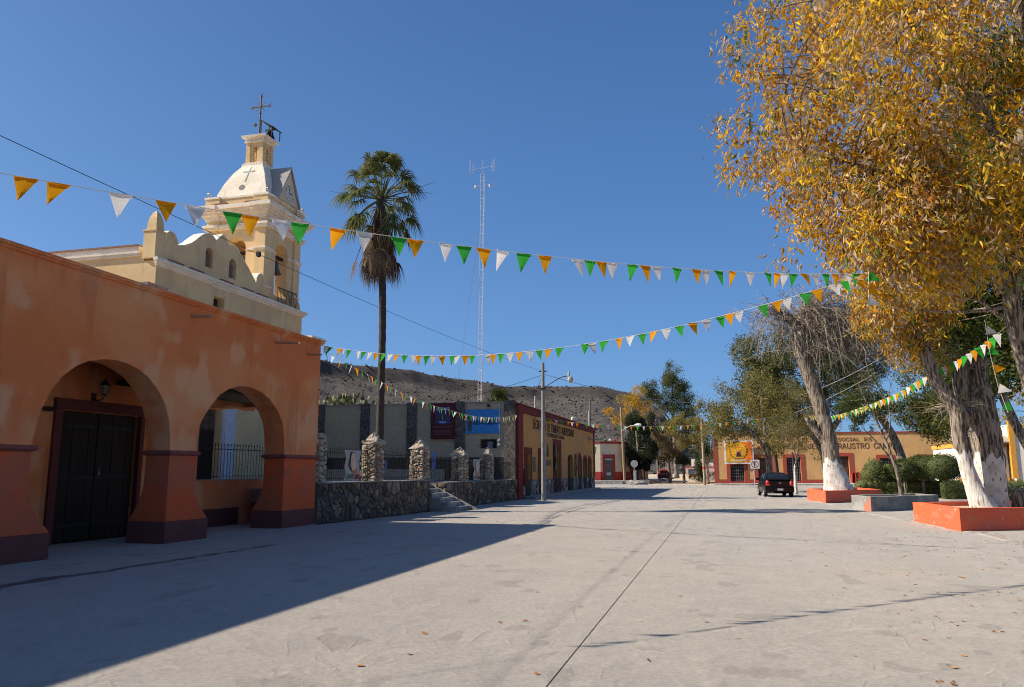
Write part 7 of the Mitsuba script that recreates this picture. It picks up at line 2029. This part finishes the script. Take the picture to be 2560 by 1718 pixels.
z5 = lambda s: float(np.interp(s, [0, 0.078, 0.283, 0.431, 0.535, 0.604, 0.669, 0.721, 0.771, 0.833, 0.901, 0.952, 0.984, 1.0], [5.86, 5.5, 4.85, 4.66, 4.60, 4.57, 4.575, 4.59, 4.68, 4.80, 4.84, 4.96, 5.09, 5.17]))
s5 = []
s_ = 0.01
while s_ < 0.985:
    s5.append(s_)
    s_ += (0.34 + 0.10 * rg.random()) / 41.95
bunting('dense string of pennants sagging along the row of trees at the right', (6.21, 63.56), (7.02, 21.61), z5, ('OGW' * 60)[:len(s5)], s5, 0.24, 0.32, 305, twist=0.55, jit=0.10)
# loose ends hanging down
def hanging(lab, pts, seq, w, h, seed):
    rng = np.random.default_rng(seed)
    k = thing('bunting', lab, 'bunting')
    p = np.array(pts, float)
    part(k, 'cord', MB().tube(p, 0.005, 4, cap=False), 'vc_matte', col=(0.6, 0.6, 0.58))
    n = len(seq)
    for i, c in enumerate(seq):
        t = (i + 0.5) / n
        q = np.array([np.interp(t, np.linspace(0, 1, len(p)), p[:, a]) for a in range(3)])
        mb2 = pennant(np.zeros(3), np.array([1.0, 0, 0]), w, h, rng, 0, 0)
        v, f, _ = mb2.get()
        a = math.radians(60 + 15 * rng.normal())
        v = np.c_[v[:, 0] * math.cos(a) - v[:, 2] * math.sin(a), v[:, 1], v[:, 0] * math.sin(a) + v[:, 2] * math.cos(a)]
        part(k, 'pennant', (v + q, f), 'flag', smooth=True, col=FC[c])
    return k


hanging('loose end of bunting dangling where the two strings meet the autumn tree', [(2.90, 16.0, 5.42), (2.88, 16.0, 5.1), (2.84, 16.0, 4.72)], 'GOW', 0.22, 0.24, 311)
hanging('loose bunting hanging straight down beside the trunk at the right edge', [(6.32, 21.0, 5.2), (6.36, 21.0, 4.4), (6.46, 21.0, 3.6), (6.62, 21.0, 2.95)], 'WGOWG', 0.24, 0.26, 312)

# ================================================================== FALLEN LEAVES
rg = np.random.default_rng(401)
n = 1100
x = np.concatenate([1.0 + 5.3 * rg.random(700) ** 0.6, 6.25 + 0.25 * np.abs(rg.normal(size=220)), -3 + 8.5 * rg.random(180)])
y = np.concatenate([4.5 + 22 * rg.random(700) ** 1.2, 15 + 11 * rg.random(220), 5 + 28 * rg.random(180)])
z = np.where(x > 6.38, 0.016, np.where(x > 6.2, 0.022, 0.004))
a = rg.random(n) * 6.283
L = 0.016 + 0.028 * rg.random(n)
Wd = L * (0.35 + 0.4 * rg.random(n))
lift = 0.004 + 0.014 * rg.random(n)
dx, dy = np.cos(a), np.sin(a)
v = np.stack([np.c_[x - dx * L, y - dy * L, z + lift * rg.random(n)], np.c_[x - dy * Wd, y + dx * Wd, z + lift], np.c_[x + dx * L, y + dy * L, z + lift * rg.random(n)], np.c_[x + dy * Wd, y - dx * Wd, z + 0.003]], 1).reshape(-1, 3)
f = (np.array([[0, 2, 1], [0, 3, 2]])[None] + (np.arange(n) * 4)[:, None, None]).reshape(-1, 3)
pal = np.array([(0.30, 0.13, 0.04), (0.22, 0.09, 0.035), (0.38, 0.20, 0.06), (0.16, 0.08, 0.04), (0.42, 0.30, 0.14)])
k_ = put('fallen_leaves', (v, f), 'vc_matte', col=np.repeat(pal[rg.integers(0, 5, n)], 4, 0))
labels[k_] = {'label': 'dry brown and orange leaves scattered over the paving on the right', 'category': 'leaves', 'kind': 'stuff'}
